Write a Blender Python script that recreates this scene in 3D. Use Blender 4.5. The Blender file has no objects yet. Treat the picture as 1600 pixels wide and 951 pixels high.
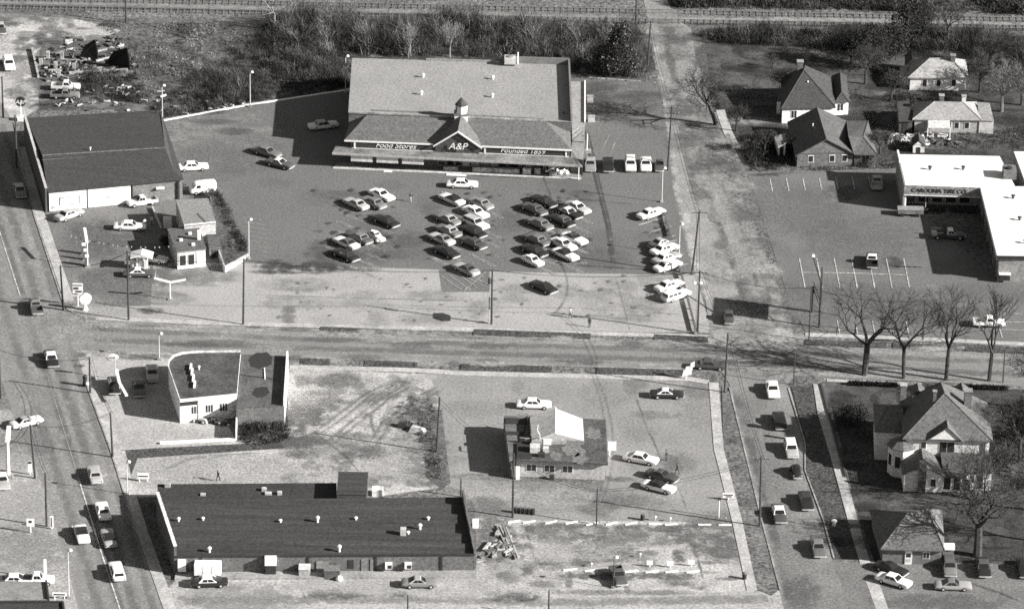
import bpy, math, random
import numpy as np
from mathutils import Vector, Matrix
random.seed(7); rng = np.random.default_rng(7)
R = math.radians
SC = bpy.context.scene; COL = SC.collection

# ---------------------------------------------------------------- camera, sky, sun, exposure
FPX, DEP, DIST, ROLL = 7500.0, R(25.0), 773.0, R(1.0)
FW = Vector((0, math.cos(DEP), -math.sin(DEP)))
RT0, UP0 = Vector((1, 0, 0)), Vector((0, math.sin(DEP), math.cos(DEP)))
# a small roll: verticals in the middle of the picture lean slightly to the right
RT = RT0 * math.cos(ROLL) + UP0 * math.sin(ROLL)
UP = UP0 * math.cos(ROLL) - RT0 * math.sin(ROLL)
CAM = -FW * DIST
cd = bpy.data.cameras.new('camera'); cam = bpy.data.objects.new('camera', cd); COL.objects.link(cam)
cd.sensor_width = 36; cd.lens = FPX / 1600 * 36; cd.clip_start = 10; cd.clip_end = 12000
cam.matrix_world = Matrix(((RT.x, UP.x, -FW.x, CAM.x), (RT.y, UP.y, -FW.y, CAM.y), (RT.z, UP.z, -FW.z, CAM.z), (0, 0, 0, 1)))
SC.camera = cam
SUN_EL, SUN_AZ = R(24.5), R(-16.5)            # azimuth measured from +X
W = bpy.data.worlds.new('World'); SC.world = W; W.use_nodes = True
nt = W.node_tree; nt.nodes.clear()
sky = nt.nodes.new('ShaderNodeTexSky'); sky.sky_type = 'NISHITA'; sky.sun_disc = False
sky.sun_elevation = SUN_EL; sky.sun_rotation = R(106.5)
bw = nt.nodes.new('ShaderNodeRGBToBW'); bg = nt.nodes.new('ShaderNodeBackground'); wo = nt.nodes.new('ShaderNodeOutputWorld')
nt.links.new(sky.outputs[0], bw.inputs[0]); nt.links.new(bw.outputs[0], bg.inputs[0]); nt.links.new(bg.outputs[0], wo.inputs[0])
bg.inputs[1].default_value = 0.05
sd = bpy.data.lights.new('sun', 'SUN'); sd.energy = 5.0; sd.angle = R(0.5); sd.color = (1, 0.985, 0.965)
sun = bpy.data.objects.new('sun', sd); COL.objects.link(sun)
SV = Vector((math.cos(SUN_AZ) * math.cos(SUN_EL), math.sin(SUN_AZ) * math.cos(SUN_EL), math.sin(SUN_EL)))
sun.rotation_euler = SV.to_track_quat('Z', 'Y').to_euler(); sun.location = (120, -60, 120)
SC.view_settings.view_transform = 'Standard'; SC.view_settings.look = 'None'
SC.view_settings.exposure = 1.25; SC.view_settings.gamma = 1
SC.cycles.transparent_max_bounces = 24; SC.cycles.max_bounces = 4; SC.cycles.use_denoising = False
SC.cycles.filter_width = 1.6

# ---------------------------------------------------------------- pixel -> place helpers (photo is 1600 x 951)
def G(px, py, z=0.0):
    d = FW + RT * ((px - 800) / FPX) + UP * ((475.5 - py) / FPX)
    t = (z - CAM.z) / d.z
    p = CAM + d * t
    return Vector((p.x, p.y, z))
def GS(pts, z=0.0): return [G(x, y, z) for x, y in pts]
def HT(base, py):
    """height of an upright thing standing at ground point base whose top shows at picture row py"""
    k = (475.5 - py) / FPX; b = base - CAM; n = UP - FW * k
    return -b.dot(n) / n.z
def MPP(px, py): return DIST / FPX            # metres per pixel, about 0.103

# ---------------------------------------------------------------- materials
TINT = (1.0, 0.982, 0.96)
_M = {}
GSC, GAMP = 0.60, 2.3        # size and strength of the fine speckle of worn surfaces
def grey(v): return (v * TINT[0], v * TINT[1], v * TINT[2], 1)
def mat(name, v, grain=0.16, broad=0.10, rough=0.85, gs=4.2, bs=0.16, spec=0.3, metal=0.0, attr=False, stretch=None, bump=0.0):
    if name in _M: return _M[name]
    m = bpy.data.materials.new(name); m.use_nodes = True; t = m.node_tree; N = t.nodes; L = t.links
    b = N['Principled BSDF']; b.inputs['Roughness'].default_value = rough; b.inputs['Metallic'].default_value = metal
    b.inputs['Specular IOR Level'].default_value = spec
    geo = N.new('ShaderNodeNewGeometry'); src = geo.outputs['Position']
    def noise(scale, det, lo, hi, vec):
        n = N.new('ShaderNodeTexNoise'); n.inputs['Scale'].default_value = scale; n.inputs['Detail'].default_value = det
        n.inputs['Roughness'].default_value = 0.65
        L.new(vec, n.inputs['Vector'])
        r = N.new('ShaderNodeMapRange'); r.inputs[1].default_value = 0.28; r.inputs[2].default_value = 0.72
        r.inputs[3].default_value = lo; r.inputs[4].default_value = hi; L.new(n.outputs[0], r.inputs[0]); return r.outputs[0]
    if stretch:
        mp = N.new('ShaderNodeMapping'); mp.inputs['Scale'].default_value = stretch[:3]; mp.inputs['Rotation'].default_value = (0, 0, stretch[3])
        L.new(src, mp.inputs[0]); vb = mp.outputs[0]
    else: vb = src
    f = noise(gs * GSC, 3.0, 1 - min(.9, grain * GAMP), 1 + min(.9, grain * GAMP), src); g = noise(bs, 5.0, 1 - broad, 1 + broad, vb)
    mu = N.new('ShaderNodeMath'); mu.operation = 'MULTIPLY'; L.new(f, mu.inputs[0]); L.new(g, mu.inputs[1]); val = mu.outputs[0]
    if attr:
        a = N.new('ShaderNodeAttribute'); a.attribute_name = 'dec'
        m2 = N.new('ShaderNodeMath'); m2.operation = 'MULTIPLY'; L.new(val, m2.inputs[0])
        sp = N.new('ShaderNodeSeparateColor'); L.new(a.outputs['Color'], sp.inputs[0]); L.new(sp.outputs[0], m2.inputs[1]); val = m2.outputs[0]
    vm = N.new('ShaderNodeVectorMath'); vm.operation = 'SCALE'; vm.inputs[0].default_value = grey(1.0 if attr else v)[:3]
    L.new(val, vm.inputs['Scale']); L.new(vm.outputs[0], b.inputs['Base Color'])
    if bump:
        bp = N.new('ShaderNodeBump'); bp.inputs['Strength'].default_value = bump; bp.inputs['Distance'].default_value = 0.15
        L.new(f, bp.inputs['Height']); L.new(bp.outputs[0], b.inputs['Normal'])
    if attr == 'decal':
        tr = N.new('ShaderNodeBsdfTransparent'); mx = N.new('ShaderNodeMixShader'); out = N['Material Output']
        nz = noise(0.45, 8.0, -0.95, 0.95, src); ad = N.new('ShaderNodeMath'); ad.operation = 'ADD'
        nz2 = N.new('ShaderNodeMath'); nz2.operation = 'MULTIPLY'; L.new(nz, nz2.inputs[0])
        # noise only eats where alpha is between 0 and 1
        inv = N.new('ShaderNodeMath'); inv.operation = 'MINIMUM'; inv.inputs[1].default_value = 1.0
        al = N.new('ShaderNodeMath'); al.operation = 'MULTIPLY'; al.inputs[1].default_value = 2.0; L.new(sp.outputs[1], al.inputs[0]); L.new(al.outputs[0], inv.inputs[0])
        L.new(inv.outputs[0], nz2.inputs[1]); L.new(sp.outputs[1], ad.inputs[0]); L.new(nz2.outputs[0], ad.inputs[1]); ad.use_clamp = True
        m3 = N.new('ShaderNodeMath'); m3.operation = 'MULTIPLY'; L.new(ad.outputs[0], m3.inputs[0]); L.new(sp.outputs[2], m3.inputs[1])
        L.new(m3.outputs[0], mx.inputs[0]); L.new(tr.outputs[0], mx.inputs[1]); L.new(b.outputs[0], mx.inputs[2]); L.new(mx.outputs[0], out.inputs[0])
    _M[name] = m; return m
def paint(v, rough=0.32):
    return mat('paint_%03d' % int(v * 1000), v, grain=0.03, broad=0.05, rough=rough, spec=0.5)

# ---------------------------------------------------------------- mesh building
ORG = {}
class MB:
    def __init__(s): s.v = []; s.f = []
    def add(s, vs, fs):
        k = len(s.v); s.v += [tuple(p) for p in vs]; s.f += [tuple(i + k for i in q) for q in fs]; return s
    def prism(s, pts, z0, z1):
        n = len(pts); a = z0 if isinstance(z0, (list, tuple)) else [z0] * n; b = z1 if isinstance(z1, (list, tuple)) else [z1] * n
        ar = sum(pts[i][0] * pts[(i + 1) % n][1] - pts[(i + 1) % n][0] * pts[i][1] for i in range(n))
        if ar < 0: pts = pts[::-1]; a = a[::-1]; b = b[::-1]
        return s.add([(p[0], p[1], z) for p, z in zip(pts, a)] + [(p[0], p[1], z) for p, z in zip(pts, b)],
              [tuple(range(n - 1, -1, -1)), tuple(range(n, 2 * n))] + [(i, (i + 1) % n, n + (i + 1) % n, n + i) for i in range(n)])
    def box(s, x0, x1, y0, y1, z0, z1): return s.prism([(x0, y0), (x1, y0), (x1, y1), (x0, y1)], z0, z1)
    def obox(s, c, ax, lx, ly, z0, z1):
        """box centred at c, long axis ax (2-d), full sizes lx along it and ly across"""
        a = Vector((ax[0], ax[1], 0)).normalized(); b = Vector((-a.y, a.x, 0)); c = Vector((c[0], c[1], 0))
        return s.prism([c - a * lx / 2 - b * ly / 2, c + a * lx / 2 - b * ly / 2, c + a * lx / 2 + b * ly / 2, c - a * lx / 2 + b * ly / 2], z0, z1)
    def tube(s, p, q, r0, r1=None, n=6, cap=True):
        p, q = Vector(p), Vector(q); r1 = r0 if r1 is None else r1; d = q - p
        if d.length < 1e-6: return s
        d.normalize(); u = d.cross(Vector((0, 0, 1)) if abs(d.z) < 0.95 else Vector((1, 0, 0))).normalized(); w = d.cross(u)
        vs = []
        for c, r in ((p, r0), (q, r1)):
            for i in range(n): a = 2 * math.pi * i / n; vs.append(c + (u * math.cos(a) + w * math.sin(a)) * r)
        fs = [(i, n + i, n + (i + 1) % n, (i + 1) % n) for i in range(n)]
        if cap: fs += [tuple(range(n)), tuple(range(2 * n - 1, n - 1, -1))]
        return s.add(vs, fs)
    def path(s, pts, r, n=5):
        for a, b in zip(pts[:-1], pts[1:]): s.tube(a, b, r, r, n)
        return s
    def lathe(s, c, prof, n=10):
        c = Vector(c); vs = []; m = len(prof)
        for r, z in prof:
            for i in range(n): a = 2 * math.pi * i / n; vs.append((c.x + r * math.cos(a), c.y + r * math.sin(a), c.z + z))
        fs = [(k * n + i, k * n + (i + 1) % n, (k + 1) * n + (i + 1) % n, (k + 1) * n + i) for k in range(m - 1) for i in range(n)]
        fs += [tuple(range(n - 1, -1, -1)), tuple(range((m - 1) * n, m * n))]
        return s.add(vs, fs)
    def slab(s, top, t):
        """thick sheet: polygon given by its top corners, thickness t downwards"""
        n = len(top); top = [Vector(p) for p in top]
        nz = sum(top[i].x * top[(i + 1) % n].y - top[(i + 1) % n].x * top[i].y for i in range(n))
        if nz < 0: top = top[::-1]
        lo = [p - Vector((0, 0, t)) for p in top]
        return s.add(lo + top, [tuple(range(n - 1, -1, -1)), tuple(range(n, 2 * n))] + [(i, (i + 1) % n, n + (i + 1) % n, n + i) for i in range(n)])
    def mesh(s, name, o=Vector((0, 0, 0))):
        me = bpy.data.meshes.new(name); me.from_pydata([(a - o.x, b - o.y, c - o.z) for a, b, c in s.v], [], s.f); me.validate(); return me
    def build(s, name, m, parent=None, kind=None, label=None, smooth=False):
        o = ORG.get(parent, Vector((0, 0, 0))) if parent is not None else Vector((0, 0, 0))
        me = s.mesh(name, o)
        if m is not None: me.materials.append(m)
        if smooth: me.polygons.foreach_set('use_smooth', [True] * len(me.polygons))
        ob = bpy.data.objects.new(name, me); COL.objects.link(ob)
        if parent is not None: ob.parent = parent; ORG[ob] = o
        else: ORG[ob] = o
        if kind: ob['kind'] = kind
        if label: ob['label'] = label
        return ob
    def attr(s, ob, cols):
        a = ob.data.color_attributes.new('dec', 'FLOAT_COLOR', 'POINT'); a.data.foreach_set('color', np.array(cols, dtype=np.float32).ravel()); return ob
def thing(name, label, cat, loc=(0, 0, 0), group=None, rz=0.0):
    o = bpy.data.objects.new(name, None); COL.objects.link(o); o.location = loc; o.rotation_euler = (0, 0, rz); o.empty_display_size = 0.3
    o['label'] = label; o['category'] = cat
    if group: o['group'] = group
    ORG[o] = Vector(loc); return o
def tag(o, label, cat, group=None):
    o['label'] = label; o['category'] = cat
    if group: o['group'] = group
    return o
def wall_panel(A, B, u0, u1, z0, z1, d0=0.03, d1=-0.02, mb=None):
    """panel on the outside of the wall from A to B (outside is to the right of A->B), u in metres from A"""
    mb = mb or MB(); A = Vector((A[0], A[1], 0)); B = Vector((B[0], B[1], 0)); t = (B - A).normalized(); n = Vector((t.y, -t.x, 0))
    return mb.prism([A + t * u0 + n * d1, A + t * u1 + n * d1, A + t * u1 + n * d0, A + t * u0 + n * d0], z0, z1)
def window(A, B, u0, u1, z0, z1, parent, glass, frame, mull=1, d=0.0):
    w = wall_panel(A, B, u0, u1, z0, z1, 0.05 + d, -0.02, None).build('window', frame, parent)
    k = 0.09
    n = mull + 1; st = (u1 - u0 - k) / n
    for i in range(n):
        wall_panel(A, B, u0 + k + i * st, u0 + (i + 1) * st, z0 + k, z1 - k, 0.065 + d, 0.04 + d).build('pane', glass, w)
    return w
def text_mesh(body, size, shear=0.0, depth=0.02, name='lettering'):
    c = bpy.data.curves.new('t', 'FONT'); c.body = body; c.size = size; c.shear = shear; c.extrude = depth; c.align_x = 'CENTER'; c.align_y = 'CENTER'
    o = bpy.data.objects.new('t', c); COL.objects.link(o); dg = bpy.context.evaluated_depsgraph_get(); dg.update()
    me = bpy.data.meshes.new_from_object(o.evaluated_get(dg)); bpy.data.objects.remove(o); me.name = name; return me
def place_text(me, A, B, u, z, parent, m, name='lettering', d=0.06, sx=1.0):
    """text mesh set upright on the wall A->B"""
    A = Vector((A[0], A[1], 0)); B = Vector((B[0], B[1], 0)); t = (B - A).normalized(); n = Vector((t.y, -t.x, 0)); p = A + t * u + n * d + Vector((0, 0, z))
    M = Matrix(((t.x * sx, 0, n.x, p.x), (t.y * sx, 0, n.y, p.y), (0, 1, 0, p.z), (0, 0, 0, 1)))
    me.transform(Matrix.Translation(-ORG[parent]) @ M); me.materials.clear(); me.materials.append(m)
    o = bpy.data.objects.new(name, me); COL.objects.link(o); o.parent = parent; o['kind'] = 'stuff'; return o
# ---------------------------------------------------------------- ground materials
m_field = mat('winter_field', 0.125, grain=0.36, broad=0.5, bs=0.10, gs=2.2, bump=0.5)
m_asph = mat('lot_asphalt', 0.128, grain=0.19, broad=0.10, bs=0.07, gs=4.5)
m_conc = mat('pale_apron', 0.30, grain=0.15, broad=0.13, bs=0.10, gs=4.5)
m_road = mat('street_asphalt', 0.20, grain=0.15, broad=0.14, bs=0.09, gs=4.5)
m_gravel = mat('gravel_lot', 0.33, grain=0.22, broad=0.22, bs=0.13, gs=3.6)
m_dirt = mat('bare_dirt', 0.38, grain=0.26, broad=0.45, bs=0.22, gs=3.2)
m_walk = mat('sidewalk_concrete', 0.37, grain=0.17, broad=0.3, bs=0.35)
m_verge = mat('verge_grass', 0.06, grain=0.45, broad=0.40, bs=0.22, gs=3.0, bump=0.4)
m_yard = mat('yard_grass', 0.038, grain=0.5, broad=0.75, bs=0.14, gs=2.6, bump=0.4)
m_mark = mat('road_paint', 0.42, grain=0.3, broad=0.45, bs=0.6)
m_white = mat('white_paint', 0.80, grain=0.06, broad=0.07, bs=0.5)
m_kerb = mat('kerb_concrete', 0.27, grain=0.2, broad=0.5, bs=0.4)
m_decal = mat('ground_wear_and_shadow', 0.2, grain=0.22, broad=0.14, attr='decal')

LZ = {}
def sheet(name, pts, z, m, parent=None):
    P = GS(pts, z); mb = MB(); n = len(P)
    ar = sum(P[i].x * P[(i + 1) % n].y - P[(i + 1) % n].x * P[i].y for i in range(n))
    if ar < 0: P = P[::-1]
    mb.add(P, [tuple(range(n))])
    o = mb.build(name, m, parent)
    if parent is None: o['kind'] = 'structure'
    return o
def raised(name, pts, h, m, z0=-0.02, parent=None):
    o = MB().prism(GS(pts), z0, h).build(name, m, parent)
    if parent is None: o['kind'] = 'structure'
    return o
def band(pts, w):
    """ground strip of width w metres along pixel points"""
    P = GS(pts); Lf, Rg = [], []
    for i, p in enumerate(P):
        d = (P[min(i + 1, len(P) - 1)] - P[max(i - 1, 0)]).normalized(); n = Vector((-d.y, d.x, 0)); Lf.append(p + n * w / 2); Rg.append(p - n * w / 2)
    return Lf + Rg[::-1]
def kerb(name, pts, h=0.14, w=0.22, m=None, parent=None, z0=-0.02):
    P = GS(pts); mb = MB()
    for a, b in zip(P[:-1], P[1:]):
        d = (b - a).normalized(); mb.obox((a + b) / 2, d, (b - a).length + 0.04, w, z0, h)
    o = mb.build(name, m or m_kerb, parent)
    if parent is None: o['kind'] = 'structure'
    return o

ground = MB().add([(-3000, -900, 0), (3000, -900, 0), (3000, 6000, 0), (-3000, 6000, 0)], [(0, 1, 2, 3)]).build('ground', m_field, None, 'structure')

# --- paved areas
lot = sheet('store_parking_lot', [(250, 192), (392, 165), (548, 140), (900, 118), (1000, 128), (1018, 128), (1030, 150), (1040, 185), (1047, 232), (1057, 300), (1075, 380), (1088, 430), (765, 424), (765, 456), (690, 456), (685, 421), (385, 411), (330, 300), (290, 290), (283, 262)], .03, m_asph)
apron = sheet('pale_lot_apron', [(385, 411), (685, 421), (690, 456), (765, 456), (765, 424), (1088, 430), (1112, 520), (1000, 519), (700, 511), (440, 505), (300, 502), (160, 494), (120, 487), (112, 478), (235, 478), (240, 410)], .03, m_conc)
oldlot = sheet('gas_station_forecourt', [(75, 322), (205, 312), (283, 262), (290, 290), (330, 300), (385, 411), (240, 410), (235, 478), (112, 478), (108, 470), (62, 345)], .034, mat('forecourt_asphalt', 0.145, grain=0.18, broad=0.22, bs=0.2))
road_m = sheet('cross_street', [(100, 494), (135, 500), (400, 514), (620, 521), (1000, 533), (1290, 541), (1640, 555), (1640, 604), (1290, 589), (1100, 579), (720, 566), (450, 557), (260, 551), (150, 547), (118, 546)], .024, m_road)
road_l = sheet('main_street', [(-60, 60), (20, 190), (52, 335), (98, 478), (134, 596), (171, 701), (212, 830), (262, 970), (128, 970), (90, 832), (63, 748), (18, 640), (4, 600), (-60, 500)], .03, m_road)
road_r = sheet('side_street', [(1000, -20), (1040, -20), (1050, 25), (1080, 45), (1088, 100), (1112, 140), (1122, 190), (1112, 240), (1112, 270), (1150, 335), (1182, 440), (1215, 520), (1235, 536), (1290, 545), (1000, 535), (1095, 533), (1110, 520), (1098, 440), (1075, 380), (1057, 296), (1047, 230), (1040, 185), (1026, 100), (1014, 35)], .036,
                mat('side_street_asphalt', 0.235, grain=0.2, broad=0.25, bs=0.12))
road_r2 = sheet('side_street_lower', [(1122, 572), (1140, 600), (1163, 701), (1190, 812), (1218, 922), (1230, 970), (1332, 970), (1311, 901), (1285, 814), (1256, 735), (1256, 693), (1230, 600), (1245, 584)], .032, mat('worn_street_asphalt', 0.185, grain=0.18, broad=0.22, bs=0.12))
road_b = sheet('lower_alley', [(262, 970), (250, 930), (275, 906), (745, 902), (800, 930), (1090, 925), (1218, 922), (1230, 970)], .026, m_gravel)
tirelot = sheet('tyre_shop_lot', [(1168, 272), (1402, 262), (1440, 330), (1560, 440), (1640, 440), (1640, 540), (1455, 530), (1262, 524), (1232, 466), (1190, 335)], .03, mat('tyre_lot_asphalt', 0.135, grain=0.16, broad=0.16, bs=0.10))
dlot = sheet('drive_in_lot', [(672, 584), (1075, 596), (1108, 600), (1118, 701), (1150, 815), (790, 812), (742, 790), (728, 768), (700, 760), (690, 640)], .028, mat('drive_in_asphalt', 0.23, grain=0.17, broad=0.14, bs=0.10))
vac = sheet('vacant_dirt_lot', [(450, 576), (672, 584), (690, 640), (700, 760), (580, 776), (205, 776), (190, 704), (370, 690), (450, 660)], .02, mat('vacant_lot_dirt', 0.34, grain=0.26, broad=0.40, bs=0.25))
stlot = sheet('service_station_forecourt', [(118, 546), (150, 547), (262, 551), (300, 556), (370, 690), (195, 703), (171, 701), (134, 596)], .027, mat('service_lot_concrete', 0.34, grain=0.18, broad=0.2, bs=0.2))
glot = sheet('lower_gravel_lot', [(745, 902), (742, 790), (790, 812), (1150, 815), (1178, 924), (1090, 925), (800, 930)], .022, mat('lower_lot_gravel', 0.36, grain=0.24, broad=0.26, bs=0.25))
dirt_tl = sheet('dirt_clearing', [(-60, 20), (30, 22), (120, 30), (190, 48), (150, 62), (70, 70), (48, 90), (60, 125), (60, 170), (40, 182), (20, 190), (-60, 60)], .018, m_dirt)
yard = sheet('house_yard', [(1290, 596), (1640, 610), (1640, 880), (1366, 876), (1340, 800)], .02, m_yard)
yard2 = sheet('upper_yard', [(1100, 60), (1640, 60), (1640, 262), (1400, 262), (1168, 270), (1125, 190), (1112, 140)], .016, m_yard)
drive = sheet('corner_driveway', [(1311, 901), (1300, 880), (1366, 876), (1640, 884), (1640, 970), (1332, 970)], .034, mat('corner_drive_paving', 0.155, grain=0.2, broad=0.25, bs=0.15))
leftlot = sheet('corner_lot', [(-60, 640), (18, 640), (63, 748), (90, 832), (128, 970), (-60, 970)], .028, mat('corner_lot_concrete', 0.31, grain=0.2, broad=0.2, bs=0.18))
# --- sidewalks, verges, kerbs
def walk(pts, w, h=0.12, name='sidewalk', m=None):
    return MB().prism(band(pts, w), -0.02, h).build(name, m or m_walk, None, 'structure')
walk([(150, 497), (300, 504), (440, 508), (700, 514), (930, 521), (1106, 526)], 1.3, 0.07)
walk([(1258, 523), (1456, 531), (1640, 540)], 1.2)
walk([(452, 574), (640, 578), (720, 583), (1076, 592), (1106, 597)], 1.5, 0.08)
walk([(1115, 598), (1123, 701), (1152, 815), (1175, 922)], 1.5, 0.09)
walk([(1278, 600), (1285, 646), (1302, 701), (1340, 840), (1352, 880)], 1.5, 0.09)
walk([(1362, 905), (1385, 970)], 1.8, 0.05)
walk([(32, 230), (62, 335), (108, 470)], 1.6, 0.08)
walk([(146, 610), (180, 701), (222, 830), (272, 970)], 1.7, 0.08)
walk([(1125, 172), (1137, 206), (1150, 232)], 1.6, 0.06)
walk([(1292, 594), (1400, 598), (1440, 600)], 0.9, 0.06)
walk([(1520, 601), (1568, 603)], 0.9, 0.06)
walk([(1500, 612), (1528, 640)], 1.6, 0.05)
for pts in ([(500, 515), (620, 520)], [(740, 519), (923, 526)], [(1022, 527), (1106, 531)], [(1257, 535), (1385, 540)], [(1395, 541), (1450, 543)], [(1508, 544), (1640, 550)],
            [(470, 564), (515, 566)], [(570, 568), (652, 571)], [(720, 573), (862, 577)], [(932, 579), (1072, 583)]):
    o = MB().prism(band(pts, 2.1), -0.02, 0.10).build('verge', m_verge, None, 'structure')
raised('verge', [(1128, 603), (1140, 612), (1162, 701), (1188, 812), (1216, 922), (1206, 930), (1180, 920), (1156, 815), (1130, 701)], .08, mat('worn_verge', 0.12, grain=0.4, broad=0.6, bs=0.2, gs=3.0))
raised('verge', [(1236, 604), (1268, 603), (1275, 646), (1292, 701), (1330, 840), (1340, 872), (1302, 874), (1288, 814), (1260, 735), (1260, 693)], .08, m_verge)
raised('verge', [(196, 703), (380, 693), (440, 690), (445, 700), (330, 708), (215, 716), (205, 742)], .05, m_verge)
raised('verge', [(660, 640), (690, 640), (704, 755), (690, 764), (665, 745)], .05, mat('weedy_strip', 0.10, grain=0.45, broad=0.5, bs=0.3, gs=3.0))
kerb('kerb', [(1140, 606), (1163, 701), (1190, 812), (1219, 922)])
kerb('kerb', [(1232, 606), (1258, 693), (1258, 735), (1287, 814), (1303, 872)])
kerb('kerb', [(136, 603), (172, 701), (213, 830)], 0.12)
kerb('kerb', [(22, 192), (34, 255), (53, 335), (100, 478), (112, 488), (135, 497)], 0.12)
kerb('kerb', [(134, 502), (300, 510), (400, 513), (500, 516)], 0.10)
kerb('kerb', [(500, 520.5), (622, 524.5)], 0.12); kerb('kerb', [(740, 525), (925, 532)], 0.12); kerb('kerb', [(1257, 541), (1452, 549)], 0.12)
kerb('kerb', [(470, 559), (652, 565)], 0.12); kerb('kerb', [(718, 567.5), (866, 572)], 0.12); kerb('kerb', [(930, 573.5), (1074, 578)], 0.12)
kerb('kerb', [(255, 189), (391, 164), (545, 141)], 0.18, 0.35, m_white)
kerb('kerb', [(920, 122), (1000, 128)], 0.16, 0.3)
kerb('hedge_kerb', [(1283, 600), (1306, 690), (1322, 745)], 0.3, 0.3, mat('dark_kerb', 0.06))
# --- wear: soft-edged stains, tyre tracks and worn paths lying on the ground, plus painted wire shadows
class WearAndShadow:
    def __init__(s, z, k=1.0): s.mb = MB(); s.c = []; s.z = z; s.k = k
    def strip(s, pts, w, v, a=0.8, noise=1.0, fade=True):
        s.z += 0.0012; P = []
        raw = GS(pts, s.z)
        for i in range(len(raw) - 1):
            k = max(1, int((raw[i + 1] - raw[i]).length / 2.5))
            P += [raw[i].lerp(raw[i + 1], j / k) for j in range(k)]
        P.append(raw[-1]); vs, cs = [], []; prof = ((-.5, 0), (-.3, .5), (-.12, .85), (.12, .85), (.3, .5), (.5, 0)); m = len(prof)
        for i, p in enumerate(P):
            d = (P[min(i + 1, len(P) - 1)] - P[max(i - 1, 0)]).normalized(); n = Vector((-d.y, d.x, 0)); e = min(1, min(i, len(P) - 1 - i) / 2.0) if fade else 1
            for u, al in prof: vs.append(p + n * u * w); cs.append((v * s.k, al * e, a, 1))
        s.mb.add(vs, [(i * m + j, i * m + j + 1, (i + 1) * m + j + 1, (i + 1) * m + j) for i in range(len(P) - 1) for j in range(m - 1)]); s.c += cs
    def blob(s, px, py, rx, ry, v, a=0.8, rot=0.0):
        s.z += 0.0012; c = G(px, py, s.z); n = 18; vs, cs = [c], [(v * s.k, 1.0, a, 1)]
        for k, (rr, al) in enumerate(((.45, .8), (.75, .45), (1.0, 0))):
            for i in range(n):
                t = 2 * math.pi * i / n; x, y = math.cos(t) * rx * rr, math.sin(t) * ry * rr
                vs.append(c + Vector((x * math.cos(rot) - y * math.sin(rot), x * math.sin(rot) + y * math.cos(rot), 0))); cs.append((v * s.k, al, a, 1))
        fs = [(0, 1 + i, 1 + (i + 1) % n) for i in range(n)]
        for k in range(2): fs += [(1 + k * n + i, 1 + (k + 1) * n + i, 1 + (k + 1) * n + (i + 1) % n, 1 + k * n + (i + 1) % n) for i in range(n)]
        s.mb.add(vs, fs); s.c += cs
    def done(s, name, parent):
        o = s.mb.build(name, m_decal, parent); s.mb.attr(o, s.c); o['kind'] = 'stuff'; return o
w = WearAndShadow(.036, 1.2)                                   # main street wheel paths
for off, v, ww, a in ((-46, .24, 2.2, .7), (-30, .14, 1.6, .6), (-14, .23, 2.0, .7), (12, .23, 2.0, .7), (26, .13, 1.8, .6), (42, .24, 2.0, .7), (55, .15, 1.4, .6), (3, .12, 1.6, .5)):
    w.strip([(32 + off - .31 * 270, 194), (32 + off, 464), (74 + off, 600), (123 + off, 748), (190 + off, 965)], ww, v, a, fade=False)
w.blob(70, 500, 9, 9, .26, .5); w.blob(120, 525, 8, 10, .25, .6); w.blob(40, 620, 6, 9, .25, .5)
w.done('wheel_path_wear', road_l)
w = WearAndShadow(.040, 1.2)                                   # cross street
for dy, v, ww, a in ((4, .26, 2.2, .7), (10, .13, 2.2, .6), (17, .24, 2.0, .5), (24, .12, 2.4, .7), (30, .25, 1.8, .6), (36, .27, 1.6, .5)):
    w.strip([(110, 500 + dy * 1.2), (450, 519 + dy), (1000, 534 + dy * 1.1), (1290, 541 + dy * 1.25), (1640, 556 + dy * 1.3)], ww, v, a, fade=False)
for _ in range(16):
    x = random.uniform(180, 1560); w.blob(x, 520 + (x - 450) * .026 + random.uniform(2, 38), random.uniform(2, 7), random.uniform(1, 2), random.choice((.1, .12, .28)), .55)
for _ in range(60):
    x = random.uniform(150, 1580); w.blob(x, 517 + (x - 450) * .026 + random.choice((random.uniform(-4, 3), random.uniform(36, 46))), random.uniform(.8, 5), random.uniform(.4, 1.6), random.choice((.13, .3, .32)), .6)
w.done('wheel_path_wear', road_m)
w = WearAndShadow(.044, 1.15)                                   # side street and its loose shoulder
w.strip([(1012, 0), (1022, 60), (1045, 190), (1058, 300), (1082, 400), (1100, 460)], 1.6, .33, .8)
w.strip([(1030, 20), (1050, 100), (1075, 190), (1090, 280), (1140, 400), (1180, 500)], 1.8, .25, .7)
w.strip([(1060, 60), (1075, 130), (1100, 200)], 3.0, .27, .7); w.strip([(1040, 60), (1056, 130), (1068, 220), (1090, 320)], 1.6, .12, .6)
w.strip([(1068, 318), (1090, 420), (1112, 480)], 1.8, .36, .8); w.strip([(1100, 290), (1142, 400), (1172, 500)], 1.5, .12, .6)
w.strip([(1128, 290), (1165, 380), (1200, 480), (1225, 525)], 3.0, .23, .6); w.strip([(1160, 330), (1195, 420), (1230, 515)], 2.5, .27, .7)
w.blob(1195, 425, 3.5, 4, .32, .7); w.blob(1215, 520, 4, 3, .34, .8); w.blob(1240, 530, 5, 2.5, .33, .7); w.strip([(1170, 400), (1185, 450), (1195, 500)], 1.0, .10, .6)
w.blob(1112, 250, 3, 4, .06, .7); w.blob(1120, 225, 2.5, 3, .06, .8); w.blob(1135, 262, 3, 3, .07, .7); w.blob(1150, 290, 4, 4, .25, .7); w.blob(1022, 45, 5, 3, .33, .7)
for _ in range(110):
    k = random.random(); x = 1030 + 150 * k + random.uniform(-30, 45); w.blob(x, 20 + 490 * k, random.uniform(.6, 4), random.uniform(1, 6), random.choice((.11, .13, .24, .28, .3)), .5)
w.done('shoulder_wear', road_r)
w = WearAndShadow(.040)
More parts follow.
